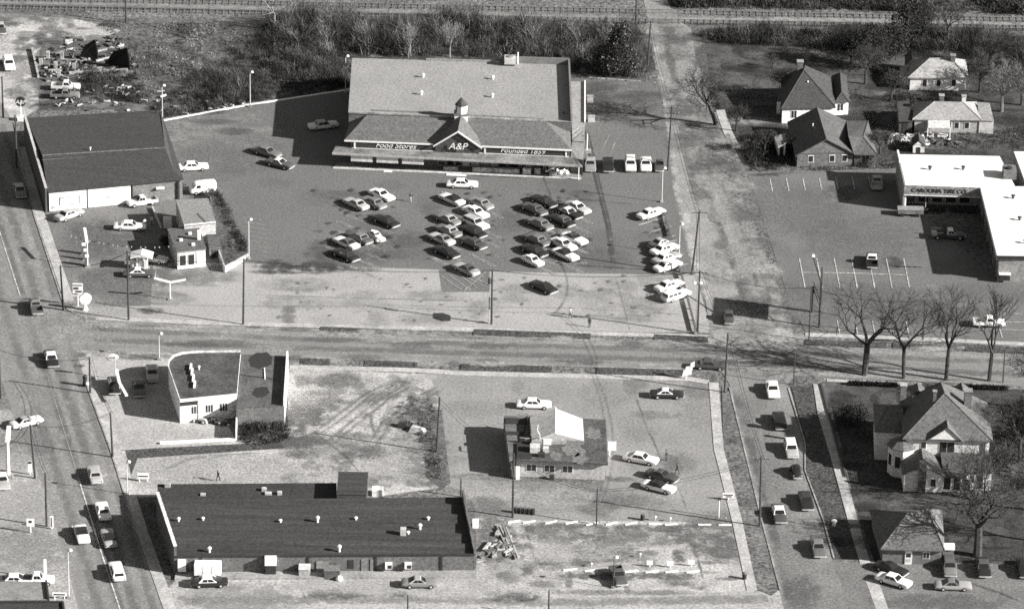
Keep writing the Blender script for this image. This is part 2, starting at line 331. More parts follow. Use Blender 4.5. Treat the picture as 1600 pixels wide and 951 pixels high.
w.strip([(1150, 610), (1175, 701), (1205, 815), (1240, 960)], 1.8, .11, .6); w.strip([(1185, 610), (1205, 701), (1232, 815), (1265, 960)], 2.2, .23, .6); w.strip([(1168, 620), (1190, 715), (1220, 830), (1250, 950)], 1.6, .22, .5)
w.blob(1160, 645, 3, 3, .26, .5); w.blob(1170, 670, 2, 3, .28, .5); w.blob(1230, 880, 5, 7, .25, .5); w.blob(1215, 745, 4, 8, .24, .4); w.blob(1280, 940, 6, 6, .24, .5); w.blob(1255, 925, 3, 6, .11, .5)
w.done('patched_asphalt_wear', road_r2)
w = WearAndShadow(.040)                                   # store lot
w.strip([(910, 190), (928, 270), (948, 350), (957, 415)], .7, .055, .9); w.strip([(918, 200), (936, 280), (953, 350), (961, 415)], .5, .07, .7)
w.strip([(868, 306), (950, 316), (1030, 322)], .4, .07, .6); w.strip([(860, 412), (1000, 420), (1080, 428)], .6, .05, .9); w.strip([(700, 272), (830, 279)], .6, .06, .7)
w.strip([(400, 413), (480, 417), (560, 418)], 1.6, .06, .8); w.blob(430, 416, 4, 3, .05, .7); w.blob(495, 418, 4, 3, .06, .7)
w.blob(340, 215, 16, 17, .21, .8); w.blob(370, 240, 10, 10, .18, .6); w.blob(330, 255, 8, 9, .18, .5); w.blob(365, 205, 4, 2, .09, .6); w.blob(335, 190, 5, 1.5, .1, .6)
w.blob(960, 145, 9, 9, .20, .7); w.blob(935, 160, 5, 9, .07, .7); w.blob(985, 165, 5, 5, .16, .6); w.blob(940, 135, 4, 3, .08, .6); w.blob(1000, 150, 5, 3, .08, .5)
w.strip([(955, 205), (945, 225), (935, 248)], .35, .33, .8); w.strip([(972, 203), (960, 225), (952, 245)], .35, .33, .8)
for _ in range(34): w.blob(random.uniform(420, 1030), random.uniform(285, 405), random.uniform(2, 7), random.uniform(2, 6), random.choice((.095, .105, .165, .17)), .3)
for _ in range(150):
    x0, y0, sx = random.choice(((560, 350, 70), (730, 345, 60), (865, 350, 60), (1035, 400, 25))); w.blob(x0 + random.uniform(-sx, sx), y0 + random.uniform(-55, 62), random.uniform(.25, .7), random.uniform(.25, .9), .05, .7)
w.done('oil_stains_and_tar_seams', lot)
w = WearAndShadow(.040)
w.strip([(395, 460), (560, 466), (760, 470)], .3, .11, .7); w.strip([(440, 470), (700, 479), (900, 481), (1085, 492)], .25, .12, .7); w.strip([(960, 425), (975, 480), (985, 520)], .35, .13, .6)  # last strip, running down to the cross street, is a painted overhead wire shadow
w.blob(520, 420, 9, 1.5, .1, .6); w.blob(430, 425, 5, 1, .1, .7); w.blob(450, 495, 1.5, 6, .15, .6); w.blob(130, 472, 6, 5, .36, .7); w.blob(250, 465, 6, 3, .12, .6); w.blob(265, 468, 5, 2, .36, .7); w.blob(235, 485, 2.5, 1.5, .1, .7)
w.blob(160, 487, 6, 3, .35, .5); w.blob(215, 503, 6, 2, .36, .5)
for _ in range(30): w.blob(random.uniform(400, 1060), random.uniform(435, 503), random.uniform(1.5, 6), random.uniform(1, 5), random.choice((.22, .25, .37, .36)), .35)
for _ in range(60): w.blob(random.uniform(400, 1060), random.uniform(430, 503), random.uniform(.2, .7), random.uniform(.2, .8), .13, .7)
w.done('apron_stains_and_wire_shadow', apron)
w = WearAndShadow(.044)
for x, y, a, b, v in ((150, 375, 8, 9, .11), (105, 400, 4, 9, .2), (230, 430, 9, 5, .12), (170, 440, 6, 6, .12), (300, 430, 9, 5, .17), (180, 450, 10, 8, .19), (90, 370, 3, 6, .24), (100, 430, 3, 9, .25)): w.blob(x, y, a, b, v, .5)
w.strip([(115, 420), (122, 450), (128, 478)], 1.4, .3, .6)
w.done('forecourt_stains', oldlot)
w = WearAndShadow(.026, 1.15)                                   # vacant lot: tracks and weeds
w.strip([(530, 580), (522, 610), (512, 640), (490, 668)], 4.5, .13, .8); w.strip([(655, 588), (620, 600), (590, 625), (565, 640)], 3.5, .15, .7); w.strip([(548, 584), (565, 605), (582, 632)], 2.5, .17, .6)
w.strip([(640, 586), (655, 600), (658, 620)], 2, .14, .7); w.strip([(600, 640), (585, 640), (560, 655), (530, 660)], 1.2, .2, .6); w.strip([(582, 636), (580, 660), (590, 690), (580, 730)], .7, .15, .7)
w.strip([(620, 630), (605, 655), (602, 680)], 2.5, .16, .7); w.strip([(610, 690), (640, 710), (670, 740)], .6, .18, .6); w.strip([(450, 690), (490, 720), (510, 750)], .5, .18, .6); w.strip([(460, 620), (465, 660), (470, 690)], 3.5, .18, .6)
w.blob(460, 645, 5, 8, .1, .8); w.blob(500, 690, 9, 4, .17, .6); w.blob(655, 650, 4, 10, .11, .7); w.blob(640, 710, 8, 10, .2, .5); w.blob(560, 700, 9, 6, .2, .5); w.blob(480, 600, 8, 9, .37, .6); w.blob(590, 715, 10, 10, .38, .5); w.blob(300, 735, 20, 7, .36, .6); w.blob(400, 735, 20, 7, .37, .6); w.blob(525, 595, 4, 3, .14, .7); w.blob(452, 690, 6, 3, .08, .8)
w.strip([(230, 745), (300, 715), (420, 705)], 1.2, .22, .5)
for _ in range(70): w.blob(random.uniform(455, 690), random.uniform(585, 760), random.uniform(.5, 3), random.uniform(.5, 3), random.choice((.12, .15, .2, .4)), .5)
for a_, b_ in (((470, 690), (520, 655)), ((500, 700), (560, 650)), ((560, 720), (600, 660))): w.strip([a_, b_, (b_[0] + 45, b_[1] - 35), (b_[0] + 95, b_[1] - 62)], .9, .17, .6); w.strip([(a_[0] + 14, a_[1]), (b_[0] + 14, b_[1]), (b_[0] + 56, b_[1] - 32), (b_[0] + 104, b_[1] - 58)], .9, .17, .6)
for k in range(5): w.strip([(540 + 9 * k, 640 + 3 * k), (575 + 9 * k, 612 + 2 * k), (620 + 7 * k, 596 + k), (655, 590 + 2 * k)], .45, .15, .7)
w.done('weeds_and_tracks', vac)
w = WearAndShadow(.034, 1.25)
w.strip([(990, 610), (1008, 660), (1035, 720)], .5, .11, .7); w.strip([(1060, 760), (1075, 800)], .5, .12, .6); w.blob(920, 775, 3, 7, .11, .7); w.blob(895, 770, 2.2, 4, .12, .7); w.blob(938, 785, 3, 5, .11, .6); w.blob(860, 775, 14, 5, .27, .7); w.blob(760, 770, 8, 4, .3, .6); w.blob(1090, 640, 4, 9, .24, .5); w.blob(850, 746, 16, 1.6, .09, .7)  # first long strip is the shadow of an overhead wire, painted on
for _ in range(24): w.blob(random.uniform(720, 1100), random.uniform(600, 800), random.uniform(1, 6), random.uniform(1, 6), random.choice((.14, .15, .23, .22)), .4)
w.done('drive_in_stains_and_wire_shadow', dlot)
w = WearAndShadow(.030, 1.3)
w.strip([(795, 818), (900, 822), (1000, 824), (1140, 822)], 2.2, .10, .7); w.blob(870, 832, 8, 4, .11, .6); w.blob(1000, 836, 9, 4, .13, .6); w.blob(1062, 868, 1.3, 2.6, .08, .9); w.blob(1110, 835, 7, 6, .11, .7); w.blob(1130, 860, 6, 5, .11, .6); w.blob(1125, 815, 6, 4, .15, .6); w.strip([(820, 818), (835, 870), (850, 920)], .6, .13, .6); w.strip([(1070, 825), (1090, 870), (1105, 930)], .6, .12, .6)
w.blob(770, 850, 5, 9, .10, .8); w.blob(760, 800, 4, 6, .12, .8); w.blob(785, 870, 3, 10, .13, .7); w.blob(910, 870, 12, 6, .3, .6); w.blob(800, 900, 8, 6, .34, .7); w.blob(940, 850, 6, 4, .15, .5); w.strip([(850, 923), (950, 925), (1090, 925)], 2.0, .15, .7)
for x in range(885, 1090, 31): w.blob(x, 899, 1.8, 1.4, .09, .8)
for _ in range(70): w.blob(random.uniform(770, 1140), random.uniform(824, 920), random.uniform(.4, 3), random.uniform(.4, 2.5), random.choice((.11, .14, .16, .32)), .5)
w.done('gravel_stains', glot)
w = WearAndShadow(.034, 1.25)
w.strip([(300, 938), (600, 935), (900, 940), (1200, 935)], 3.0, .17, .6, fade=False); w.blob(520, 927, 4, 2, .1, .8); w.blob(545, 929, 3, 1, .11, .8); w.blob(620, 928, 2, 1, .1, .8); w.blob(795, 931, 5, 2, .08, .8); w.blob(710, 920, 9, 4, .36, .7); w.blob(560, 915, 12, 3, .33, .7); w.strip([(320, 948), (640, 946)], .5, .4, .7); w.strip([(465, 910), (485, 948)], .4, .13, .6); w.strip([(580, 908), (640, 928)], .4, .13, .6); w.strip([(275, 915), (300, 950)], 3.0, .19, .6); w.blob(380, 935, 9, 6, .2, .5)
w.done('alley_ruts', road_b)
w = WearAndShadow(.022, 1.35)
w.strip([(10, 35), (60, 32), (120, 44), (170, 52)], 9, .36, .7); w.strip([(25, 70), (18, 110), (25, 150)], 6, .34, .6); w.blob(95, 70, 5, 6, .13, .6); w.blob(45, 105, 8, 7, .2, .7); w.blob(28, 145, 3, 3, .1, .6); w.strip([(50, 30), (62, 40), (64, 52)], .6, .13, .7); w.strip([(56, 26), (68, 38), (70, 50)], .6, .13, .7)
w.blob(30, 27, 8, 4, .12, .6); w.blob(120, 70, 9, 6, .10, .6)
for _ in range(40): w.blob(random.uniform(0, 150), random.uniform(25, 165), random.uniform(.6, 4), random.uniform(.6, 3.5), random.choice((.10, .13, .17, .34)), .55)
w.done('dirt_tracks', dirt_tl)
w = WearAndShadow(.006)                                   # open ground: paths, ditches, bare patches
w.strip([(-20, 3), (200, 7), (400, 13), (700, 20), (1000, 27)], 3.2, .27, .7, fade=False); w.strip([(780, 24), (1010, 30), (1300, 31), (1640, 39)], 2.6, .33, .75, fade=False); w.strip([(-20, 8), (400, 18), (700, 26), (1010, 36)], 2.0, .05, .7, fade=False); w.strip([(1040, 36), (1300, 40), (1640, 47)], 2.2, .05, .7, fade=False); w.strip([(1080, 42), (1200, 44), (1330, 45)], 2, .25, .6)
for x, y, a, b, v in ((270, 45, 12, 6, .16), (300, 60, 14, 9, .17), (220, 60, 9, 8, .18), (350, 85, 16, 14, .15), (260, 80, 12, 8, .14), (300, 110, 14, 8, .08), (330, 135, 14, 7, .05), (420, 120, 16, 14, .045), (470, 100, 14, 12, .05), (210, 100, 9, 7, .12), (130, 130, 9, 8, .09), (180, 145, 9, 5, .06), (100, 165, 9, 3, .06), (70, 130, 6, 6, .15), (150, 163, 9, 2, .17), (320, 160, 9, 4, .12), (700, 60, 40, 12, .045), (860, 80, 30, 14, .045), (560, 60, 20, 14, .05), (960, 100, 9, 9, .04)):
    w.blob(x, y, a, b, v, .75)
w.strip([(60, 22), (75, 25), (95, 28)], 1.5, .05, .8); w.strip([(80, 25), (140, 32), (200, 36)], .8, .06, .6)
w.strip([(235, 160), (260, 175), (275, 240)], 2.5, .2, .5); w.blob(235, 170, 5, 3, .22, .5)
w.blob(1165, 130, 7, 10, .16, .6); w.blob(1240, 90, 22, 10, .13, .7); w.blob(1180, 100, 14, 9, .12, .6)
for _ in range(120): w.blob(random.uniform(60, 420), random.uniform(30, 178), random.uniform(.6, 4), random.uniform(.6, 4), random.choice((.07, .09, .19, .22)), .55)
for _ in range(60): w.blob(random.uniform(1100, 1600), random.uniform(50, 110), random.uniform(1, 6), random.uniform(1, 5), random.choice((.03, .05, .13)), .6)
w.done('field_patches', ground)
w = WearAndShadow(.028)
w.blob(1320, 615, 6, 6, .14, .7); w.blob(1400, 625, 12, 7, .09, .6); w.blob(1580, 720, 5, 8, .12, .6); w.blob(1385, 780, 12, 3, .14, .7); w.blob(1440, 775, 20, 2.5, .11, .7); w.strip([(1345, 786), (1400, 789), (1500, 786), (1600, 792)], 1.3, .16, .6); w.strip([(1465, 775), (1472, 800), (1500, 870)], 1.4, .15, .7); w.blob(1560, 650, 7, 6, .12, .6); w.blob(1570, 620, 10, 3, .10, .6); w.blob(1540, 830, 12, 9, .10, .5); w.blob(1345, 715, 8, 2, .1, .6)
for _ in range(90): w.blob(random.uniform(1300, 1600), random.uniform(605, 870), random.uniform(.6, 4), random.uniform(.5, 3), random.choice((.03, .035, .10, .12)), .6)
w.done('yard_patches', yard)
w = WearAndShadow(.024)
w.blob(1180, 80, 12, 9, .12, .6); w.blob(1250, 80, 20, 8, .115, .7); w.blob(1210, 190, 12, 2.5, .26, .8); w.strip([(1140, 188), (1200, 189), (1235, 190)], 1.8, .28, .8); w.blob(1180, 265, 8, 3, .22, .7); w.blob(1280, 262, 14, 2, .2, .7); w.blob(1390, 145, 14, 2, .17, .7); w.blob(1430, 225, 12, 3, .17, .6); w.blob(1560, 215, 14, 7, .13, .6); w.blob(1400, 210, 9, 5, .13, .5); w.strip([(1215, 185), (1400, 160), (1440, 158)], 1.5, .14, .6); w.blob(1320, 130, 8, 4, .15, .6); w.blob(1590, 160, 8, 8, .11, .6)
for _ in range(110): w.blob(random.uniform(1130, 1600), random.uniform(70, 255), random.uniform(.6, 5), random.uniform(.5, 4), random.choice((.03, .035, .09, .13)), .6)
w.done('yard_patches', yard2)
w = WearAndShadow(.036)
for x, y, a, b, v in ((1250, 330, 9, 12, .16), (1350, 380, 12, 12, .155), (1300, 470, 16, 9, .15), (1260, 480, 6, 9, .2), (1200, 300, 4, 9, .2), (1450, 490, 12, 6, .11), (1455, 455, 3, 3, .33), (1395, 410, 2, 3, .06), (1380, 460, 14, 5, .15), (1210, 350, 3, 6, .22), (1320, 300, 4, 4, .09), (1560, 460, 14, 5, .16)): w.blob(x, y, a, b, v, .5)
w.strip([(1182, 262), (1230, 266), (1300, 268)], 3, .2, .7)
w.done('lot_stains', tirelot)
w = WearAndShadow(.033, 1.25)
w.strip([(130, 560), (180, 552), (260, 558)], 5, .33, .6); w.strip([(200, 690), (260, 670), (340, 690)], 5, .32, .6); w.strip([(150, 600), (170, 650), (195, 700)], 2.5, .35, .5); w.blob(124, 554, 1.5, 1.2, .05, .9); w.blob(123, 571, 1.2, 1.0, .05, .9); w.strip([(240, 675), (252, 690)], .4, .08, .8); w.strip([(190, 678), (225, 682)], .4, .1, .7)
for k in range(6): w.strip([(160 + k * 3.4, 617 + k * 3.6), (186 + k * .9, 617 + k * 3.6)], .55, .06, .9)
w.done('forecourt_stains', stlot)
w = WearAndShadow(.040)
w.strip([(1340, 920), (1450, 910), (1600, 930)], 2.5, .24, .5); w.strip([(1500, 905), (1560, 925), (1610, 945)], .8, .06, .7); w.blob(1440, 885, 6, 3, .25, .6); w.blob(1560, 895, 6, 4, .24, .6); w.blob(1330, 890, 5, 4, .26, .5); w.blob(1470, 940, 12, 3, .12, .5)
w.done('driveway_stains', drive)
w = WearAndShadow(.034, 1.25)
w.blob(40, 800, 10, 14, .28, .5); w.blob(75, 790, 5, 14, .3, .5); w.blob(30, 690, 9, 9, .14, .6); w.blob(20, 720, 6, 4, .3, .6); w.blob(80, 900, 4, 12, .32, .6); w.blob(20, 860, 9, 9, .2, .5)
w.done('lot_stains', leftlot)
# --- painted markings
def mark(parent, pts, wd, z, name='painted_line', m=None):
    P = band(pts, wd); n = len(P); P = [Vector((p.x, p.y, z)) for p in P]
    ar = sum(P[i].x * P[(i + 1) % n].y - P[(i + 1) % n].x * P[i].y for i in range(n))
    return MB().add(P if ar > 0 else P[::-1], [tuple(range(n))]).build(name, m or m_mark, parent)
m_centre = mat('centre_line_paint', 0.55, grain=0.3, broad=0.35, bs=0.5)
mark(road_l, [(-20, 302), (32, 464)], .18, .058); mark(road_l, [(123, 748), (160, 868), (192, 965)], .18, .058, m=m_centre); mark(road_l, [(73, 585), (123, 748)], .14, .058, m=mat('worn_line_paint', .24, broad=.5))
mark(road_l, [(112, 823), (118, 823)], .5, .06, 'painted_dash', m_white); mark(road_l, [(171, 789), (192, 789.5)], .15, .058)
def stalls(parent, x0, y0, x1, y1, n, dx, dy, wd=.16, z=.075, m=None, hair=0.0):
    for i in range(n):
        t = i / max(1, n - 1); x, y = x0 + (x1 - x0) * t, y0 + (y1 - y0) * t
        mark(parent, [(x, y), (x + dx, y + dy)], wd, z, 'stall_line', m)
        if hair: mark(parent, [(x + hair, y - hair * .05), (x + dx + hair, y + dy - hair * .05)], wd, z, 'stall_line', m)
m_stall = mat('stall_paint', 0.30, grain=0.3, broad=0.4, bs=0.6)
stalls(lot, 530, 333, 503, 400, 6, 84, 34, m=m_stall, hair=5)
stalls(lot, 690, 300, 672, 402, 8, 40, 20, m=m_stall, hair=5); stalls(lot, 742, 322, 732, 398, 6, 40, 20, m=m_stall, hair=5)
stalls(lot, 828, 318, 822, 410, 7, 44, 20, m=m_stall, hair=5); stalls(lot, 880, 330, 868, 408, 6, 42, 20, m=m_stall, hair=5)
for a, b in (((671, 404), (762, 450)), ((676, 402), (765, 446)), ((690, 432), (722, 454)), ((702, 430), (735, 454)), ((712, 425), (745, 450)), ((725, 455), (760, 424))): mark(lot, [a, b], .16, .076, 'stall_line', m_stall)
stalls(lot, 997, 352, 1036, 440, 7, 42, -13, m=m_stall, hair=4)
stalls(lot, 378, 340, 392, 398, 9, 34, 5, m=m_stall, wd=.12)
stalls(tirelot, 1203, 280, 1357, 276, 7, 4, 19, m=m_mark)
stalls(tirelot, 1249, 404, 1412, 404, 7, 9, 46, m=m_mark); mark(tirelot, [(1251, 426), (1330, 427), (1415, 430)], .18, .078, 'stall_line')
for x in (1308, 1336, 1363, 1389, 1416): mark(tirelot, [(x, 500 + (x - 1308) * .02), (x + 4, 521 + (x - 1308) * .02)], .16, .077, 'stall_line')
for y in (490, 503, 515): mark(tirelot, [(1565, y), (1640, y + 2)], .14, .077, 'stall_line')
mark(tirelot, [(1562, 514), (1566, 528)], .16, .0785, 'stall_line')
# --- low rail wall between the lot and the side street
for i, (a, b) in enumerate((((1037, 331), (1062, 424)), ((1064, 430), (1087, 519)))):
    A, B = G(*a), G(*b); t = thing('guard_rail', ('low timber guard rail on posts at the corner lamp post end of the lot', 'low timber guard rail on posts beside two white cars near the kerb')[i] if i else 'low timber guard rail on posts in front of the row of white cars', 'rail', A)
    MB().obox((A + B) / 2, B - A, (B - A).length, .3, .35, .62).build('beam', mat('weathered_timber', .11), t)
    n = 6
    for k in range(n):
        c = A.lerp(B, k / (n - 1)); MB().box(c.x - .13, c.x + .13, c.y - .13, c.y + .13, 0, .36).build('post', mat('weathered_timber', .11), t)
# ---------------------------------------------------------------- cars: one set of meshes for each kind, then copies
m_glass = mat('car_glass', 0.018, grain=0.02, broad=0.1, rough=0.08, spec=0.7)
m_tyre = mat('tyre_rubber', 0.02, grain=0.1, rough=0.8)
m_chrome = mat('chrome', 0.75, grain=0.02, broad=0.05, rough=0.25, metal=0.6, spec=0.6)
m_lens = mat('lamp_lens', 0.55, grain=0.02, rough=0.2); m_red = mat('tail_lens', 0.06, rough=0.3)
def loft(stations, cs):
    """stations: (x, halfwidth, zbottom, ztop); cs: profile (u across 0..1, v 0 bottom..1 top) from bottom edge to centre"""
    mb = MB(); n = 2 * len(cs) - 1; vs = []
    for x, w, zb, zt in stations:
        half = [(u * w, zb + v * (zt - zb)) for u, v in cs]
        ring = [(x, y, z) for y, z in half] + [(x, -y, z) for y, z in half[::-1][1:]]
        vs += ring
    fs = []
    for k in range(len(stations) - 1):
        for i in range(n): fs.append((k * n + i, k * n + (i + 1) % n, (k + 1) * n + (i + 1) % n, (k + 1) * n + i))
    fs += [tuple(range(n)), tuple(range(len(stations) * n - 1, (len(stations) - 1) * n - 1, -1))]
    return mb.add(vs, fs)
CS = [(.86, 0), (.97, .16), (1, .45), (.985, .62), (.97, .80), (.93, .93), (.80, .99), (.45, 1.02), (0, 1.03)]
def cabin(xb0, xb1, xt0, xt1, zb, zt, wb, wt, crown=.04):
    """cabin solid in four rows; returns mesh and its faces' corner points for the windows"""
    mb = MB(); xs = [(xb0, xb1, wb, zb), (xt0, xt1, wt, zt), (xt0 + .12, xt1 - .1, wt * .82, zt + crown)]
    vs = []
    for a, b, w, z in xs: vs += [(a, -w, z), (b, -w, z), (b, w, z), (a, w, z)]
    fs = [(3, 2, 1, 0)] + [(k * 4 + i, k * 4 + (i + 1) % 4, (k + 1) * 4 + (i + 1) % 4, (k + 1) * 4 + i) for k in range(2) for i in range(4)] + [(8, 9, 10, 11)]
    mb.add(vs, fs); return mb, [Vector(p) for p in vs]
def pane_on(a, b, c, d, u0, u1, v0, v1, off=.012, t=.02):
    """thin pane on the quad a(bottom left) b(bottom right) c(top right) d(top left)"""
    def P(u, v): return (a.lerp(b, u)).lerp(d.lerp(c, u), v)
    n = (b - a).cross(d - a).normalized(); q = [P(u0, v0), P(u1, v0), P(u1, v1), P(u0, v1)]
    return MB().add([p - n * t for p in q] + [p + n * off for p in q], [(3, 2, 1, 0), (4, 5, 6, 7)] + [(i, (i + 1) % 4, 4 + (i + 1) % 4, 4 + i) for i in range(4)])
def wheel_meshes(r, w):
    mb = MB(); n = 14; prof = [(r * .55, -w / 2), (r * .94, -w / 2), (r, -w * .3), (r, w * .3), (r * .94, w / 2), (r * .55, w / 2)]
    vs = [(rr * math.cos(2 * math.pi * i / n), y, rr * math.sin(2 * math.pi * i / n)) for rr, y in prof for i in range(n)]
    mb.add(vs, [(k * n + i, (k + 1) * n + i, (k + 1) * n + (i + 1) % n, k * n + (i + 1) % n) for k in range(5) for i in range(n)] + [tuple(range(n)), tuple(range(6 * n - 1, 5 * n - 1, -1))])
    h = MB(); n = 10; vs = []
    for rr, y in ((r * .52, w / 2 - .02), (r * .52, w / 2 + .01), (r * .3, w / 2 + .03)): vs += [(rr * math.cos(2 * math.pi * i / n), y, rr * math.sin(2 * math.pi * i / n)) for i in range(n)]
    h.add(vs, [(k * n + i, (k + 1) * n + i, (k + 1) * n + (i + 1) % n, k * n + (i + 1) % n) for k in (0, 1) for i in range(n)] + [tuple(range(2 * n, 3 * n)), tuple(range(n - 1, -1, -1))])
    return mb.mesh('wheel'), h.mesh('hubcap')
KINDS = {}
def kind(name, body, cab, wheels, bump, lamps, panes, extra=()):
    parts = [('body', body.mesh('body'), 'body', (0, 0, 0), None)]
    if cab is not None: parts.append(('roof', cab.mesh('roof'), 'roof', (0, 0, 0), None))
    for nm, mb in panes: parts.append((nm, mb.mesh(nm), m_glass, (0, 0, 0), None))
    wm, hm = wheel_meshes(wheels[3], .2)
    for x in wheels[0:2]:
        for s in (-1, 1): parts.append(('wheel', wm, m_tyre, (x, s * wheels[2], wheels[3]), ('hubcap', hm, m_chrome)))
    for x, w, z, s in bump:
        b = MB().prism([(x - .07 * s, -w), (x + .06 * s, -w * .8), (x + .1 * s, 0), (x + .06 * s, w * .8), (x - .07 * s, w)], z - .09, z + .09); parts.append(('bumper', b.mesh('bumper'), m_chrome, (0, 0, 0), None))
    for x, y, z, r, f in lamps:
        for s in (-1, 1):
            l = MB().tube((x - .05 * f, s * y, z), (x + .03 * f, s * y, z), r, r * .85, 8); parts.append(('headlight' if f > 0 else 'tail_light', l.mesh('lamp'), m_lens if f > 0 else m_red, (0, 0, 0), None))
    for nm, mb, mk in extra: parts.append((nm, mb.mesh(nm), mk, (0, 0, 0), None))
    for nm, me, mk, loc, sub in parts:
        if not me.materials: me.materials.append(None)
        if sub and not sub[1].materials: sub[1].materials.append(sub[2])
    KINDS[name] = parts
def std_panes(V, hard=False, wagon=False, sd=(.07, .93), rear=True):
    out = [('windscreen', pane_on(V[1], V[2], V[6], V[5], .07, .93, .10, .90)), ]
    if rear: out.append(('rear_window', pane_on(V[3], V[0], V[4], V[7], .10, .90, .16, .88)))
    segs = ((.05, .34), (.37, .64), (.67, .94)) if wagon else ((.20, .52), (.55, .93)) if hard else ((.16, .51), (.55, .94))
    for u0, u1 in segs:
        out.append(('side_window', pane_on(V[0], V[1], V[5], V[4], u0, u1, .14, .88))); out.append(('side_window', pane_on(V[2], V[3], V[7], V[6], 1 - u1, 1 - u0, .14, .88)))
    return out
def big_body(Lh=2.66, w=.99, fin=0.0):
    return loft([(-Lh, w * .84, .40, .80 + fin), (-Lh + .12, w * .95, .33, .88 + fin), (-1.95, w * .985, .27, .92), (-1.25, w, .24, .93), (-.4, w, .22, .92), (.6, w, .22, .92), (1.0, w, .23, .93), (1.9, w * .985, .27, .90), (Lh - .2, w * .95, .33, .84), (Lh, w * .86, .42, .76)], CS)
STD_L = [(2.62, .72, .62, .10, 1), (-2.66, .72, .62, .09, -1)]; STD_B = [(2.66, .95, .44, 1), (-2.66, .95, .46, -1)]
c, V = cabin(-1.55, 1.05, -1.02, .35, .90, 1.40, .90, .70); kind('sedan', big_body(fin=.02), c, (-1.5, 1.6, .90, .34), STD_B, STD_L, std_panes(V))
c, V = cabin(-1.62, .90, -.80, .12, .90, 1.36, .90, .68); kind('hardtop', big_body(2.6, .97), c, (-1.48, 1.55, .88, .34), [(2.6, .93, .44, 1), (-2.6, .93, .46, -1)], [(2.56, .7, .62, .1, 1), (-2.6, .7, .62, .09, -1)], std_panes(V, hard=True))
c, V = cabin(-2.45, 1.0, -2.2, .35, .90, 1.44, .90, .74); kind('wagon', big_body(2.66, .98), c, (-1.5, 1.6, .89, .34), STD_B, STD_L, std_panes(V, wagon=True))
b = loft([(-2.1, .74, .42, .82), (-1.98, .82, .34, .88), (-1.2, .86, .27, .92), (-.3, .87, .24, .92), (.8, .87, .24, .92), (1.6, .85, .28, .88), (2.02, .82, .34, .82), (2.12, .74, .42, .74)], CS)
c, V = cabin(-1.25, .85, -.9, .25, .90, 1.38, .78, .62); kind('compact', b, c, (-1.2, 1.25, .77, .31), [(2.12, .8, .42, 1), (-2.1, .8, .44, -1)], [(2.08, .6, .6, .1, 1), (-2.1, .6, .62, .08, -1)], std_panes(V))
# pickup: nose and cab floor, open bed with its own walls
b = loft([(-.62, .88, .30, 1.02), (-.5, .92, .28, 1.06), (.8, .93, .28, 1.06), (1.7, .90, .32, 1.02), (2.35, .88, .38, .98), (2.5, .82, .45, .90)], CS)
c, V = cabin(-.55, .95, -.42, .45, 1.04, 1.66, .86, .70); bed = MB()
bed.box(-2.5, -.6, -.94, .94, .52, .60); bed.box(-2.5, -.6, .86, .95, .55, 1.04); bed.box(-2.5, -.6, -.95, -.86, .55, 1.04); bed.box(-2.56, -2.48, -.94, .94, .5, 1.03); bed.box(-.68, -.6, -.86, .86, .6, 1.04)
kind('pickup', b, c, (-1.55, 1.65, .84, .37), [(2.52, .9, .48, 1), (-2.58, .9, .5, -1)], [(2.46, .68, .72, .1, 1), (-2.53, .84, .75, .07, -1)], std_panes(V), [('cargo_bed', bed, 'body')])
fb = MB().box(-3.1, -.6, -1.05, 1.05, .80, .95); 
for x in (-3.05, -2.4, -1.8, -1.2, -.65): fb.box(x - .04, x + .04, -1.05, -.98, .95, 1.45); fb.box(x - .04, x + .04, .98, 1.05, .95, 1.45)
fb.box(-3.1, -.6, -1.04, -.99, 1.3, 1.42); fb.box(-3.1, -.6, .99, 1.04, 1.3, 1.42)
kind('flatbed', b, c, (-2.1, 1.65, .84, .38), [(2.52, .9, .48, 1)], [(2.46, .68, .72, .1, 1)], std_panes(V), [('flat_deck', fb, 'deck')])
# panel van
b = loft([(-2.2, .86, .42, 1.9), (-2.1, .93, .32, 2.05), (-.5, .95, .28, 2.1), (.9, .95, .28, 2.08), (1.35, .94, .28, 1.98), (1.75, .92, .30, 1.32), (2.15, .90, .36, 1.18), (2.25, .82, .44, 1.05)], CS)
q = [Vector((1.39, -.80, 1.86)), Vector((1.39, .80, 1.86)), Vector((1.73, .82, 1.34)), Vector((1.73, -.82, 1.34))]
pv = [('windscreen', pane_on(q[3], q[2], q[1], q[0], .04, .96, .04, .96, .03))]
for s in (-1, 1):
    a = [Vector((.55, s * .955, 1.3)), Vector((1.3, s * .95, 1.3)), Vector((1.15, s * .93, 1.8)), Vector((.55, s * .94, 1.8))]
    if s > 0: a = [a[1], a[0], a[3], a[2]]
    pv.append(('side_window', pane_on(a[0], a[1], a[2], a[3], 0, 1, 0, 1, .03)))
kind('van', b, None, (-1.3, 1.35, .86, .34), [(2.26, .88, .46, 1), (-2.22, .88, .46, -1)], [(2.2, .66, .8, .1, 1), (-2.2, .8, .9, .08, -1)], pv)
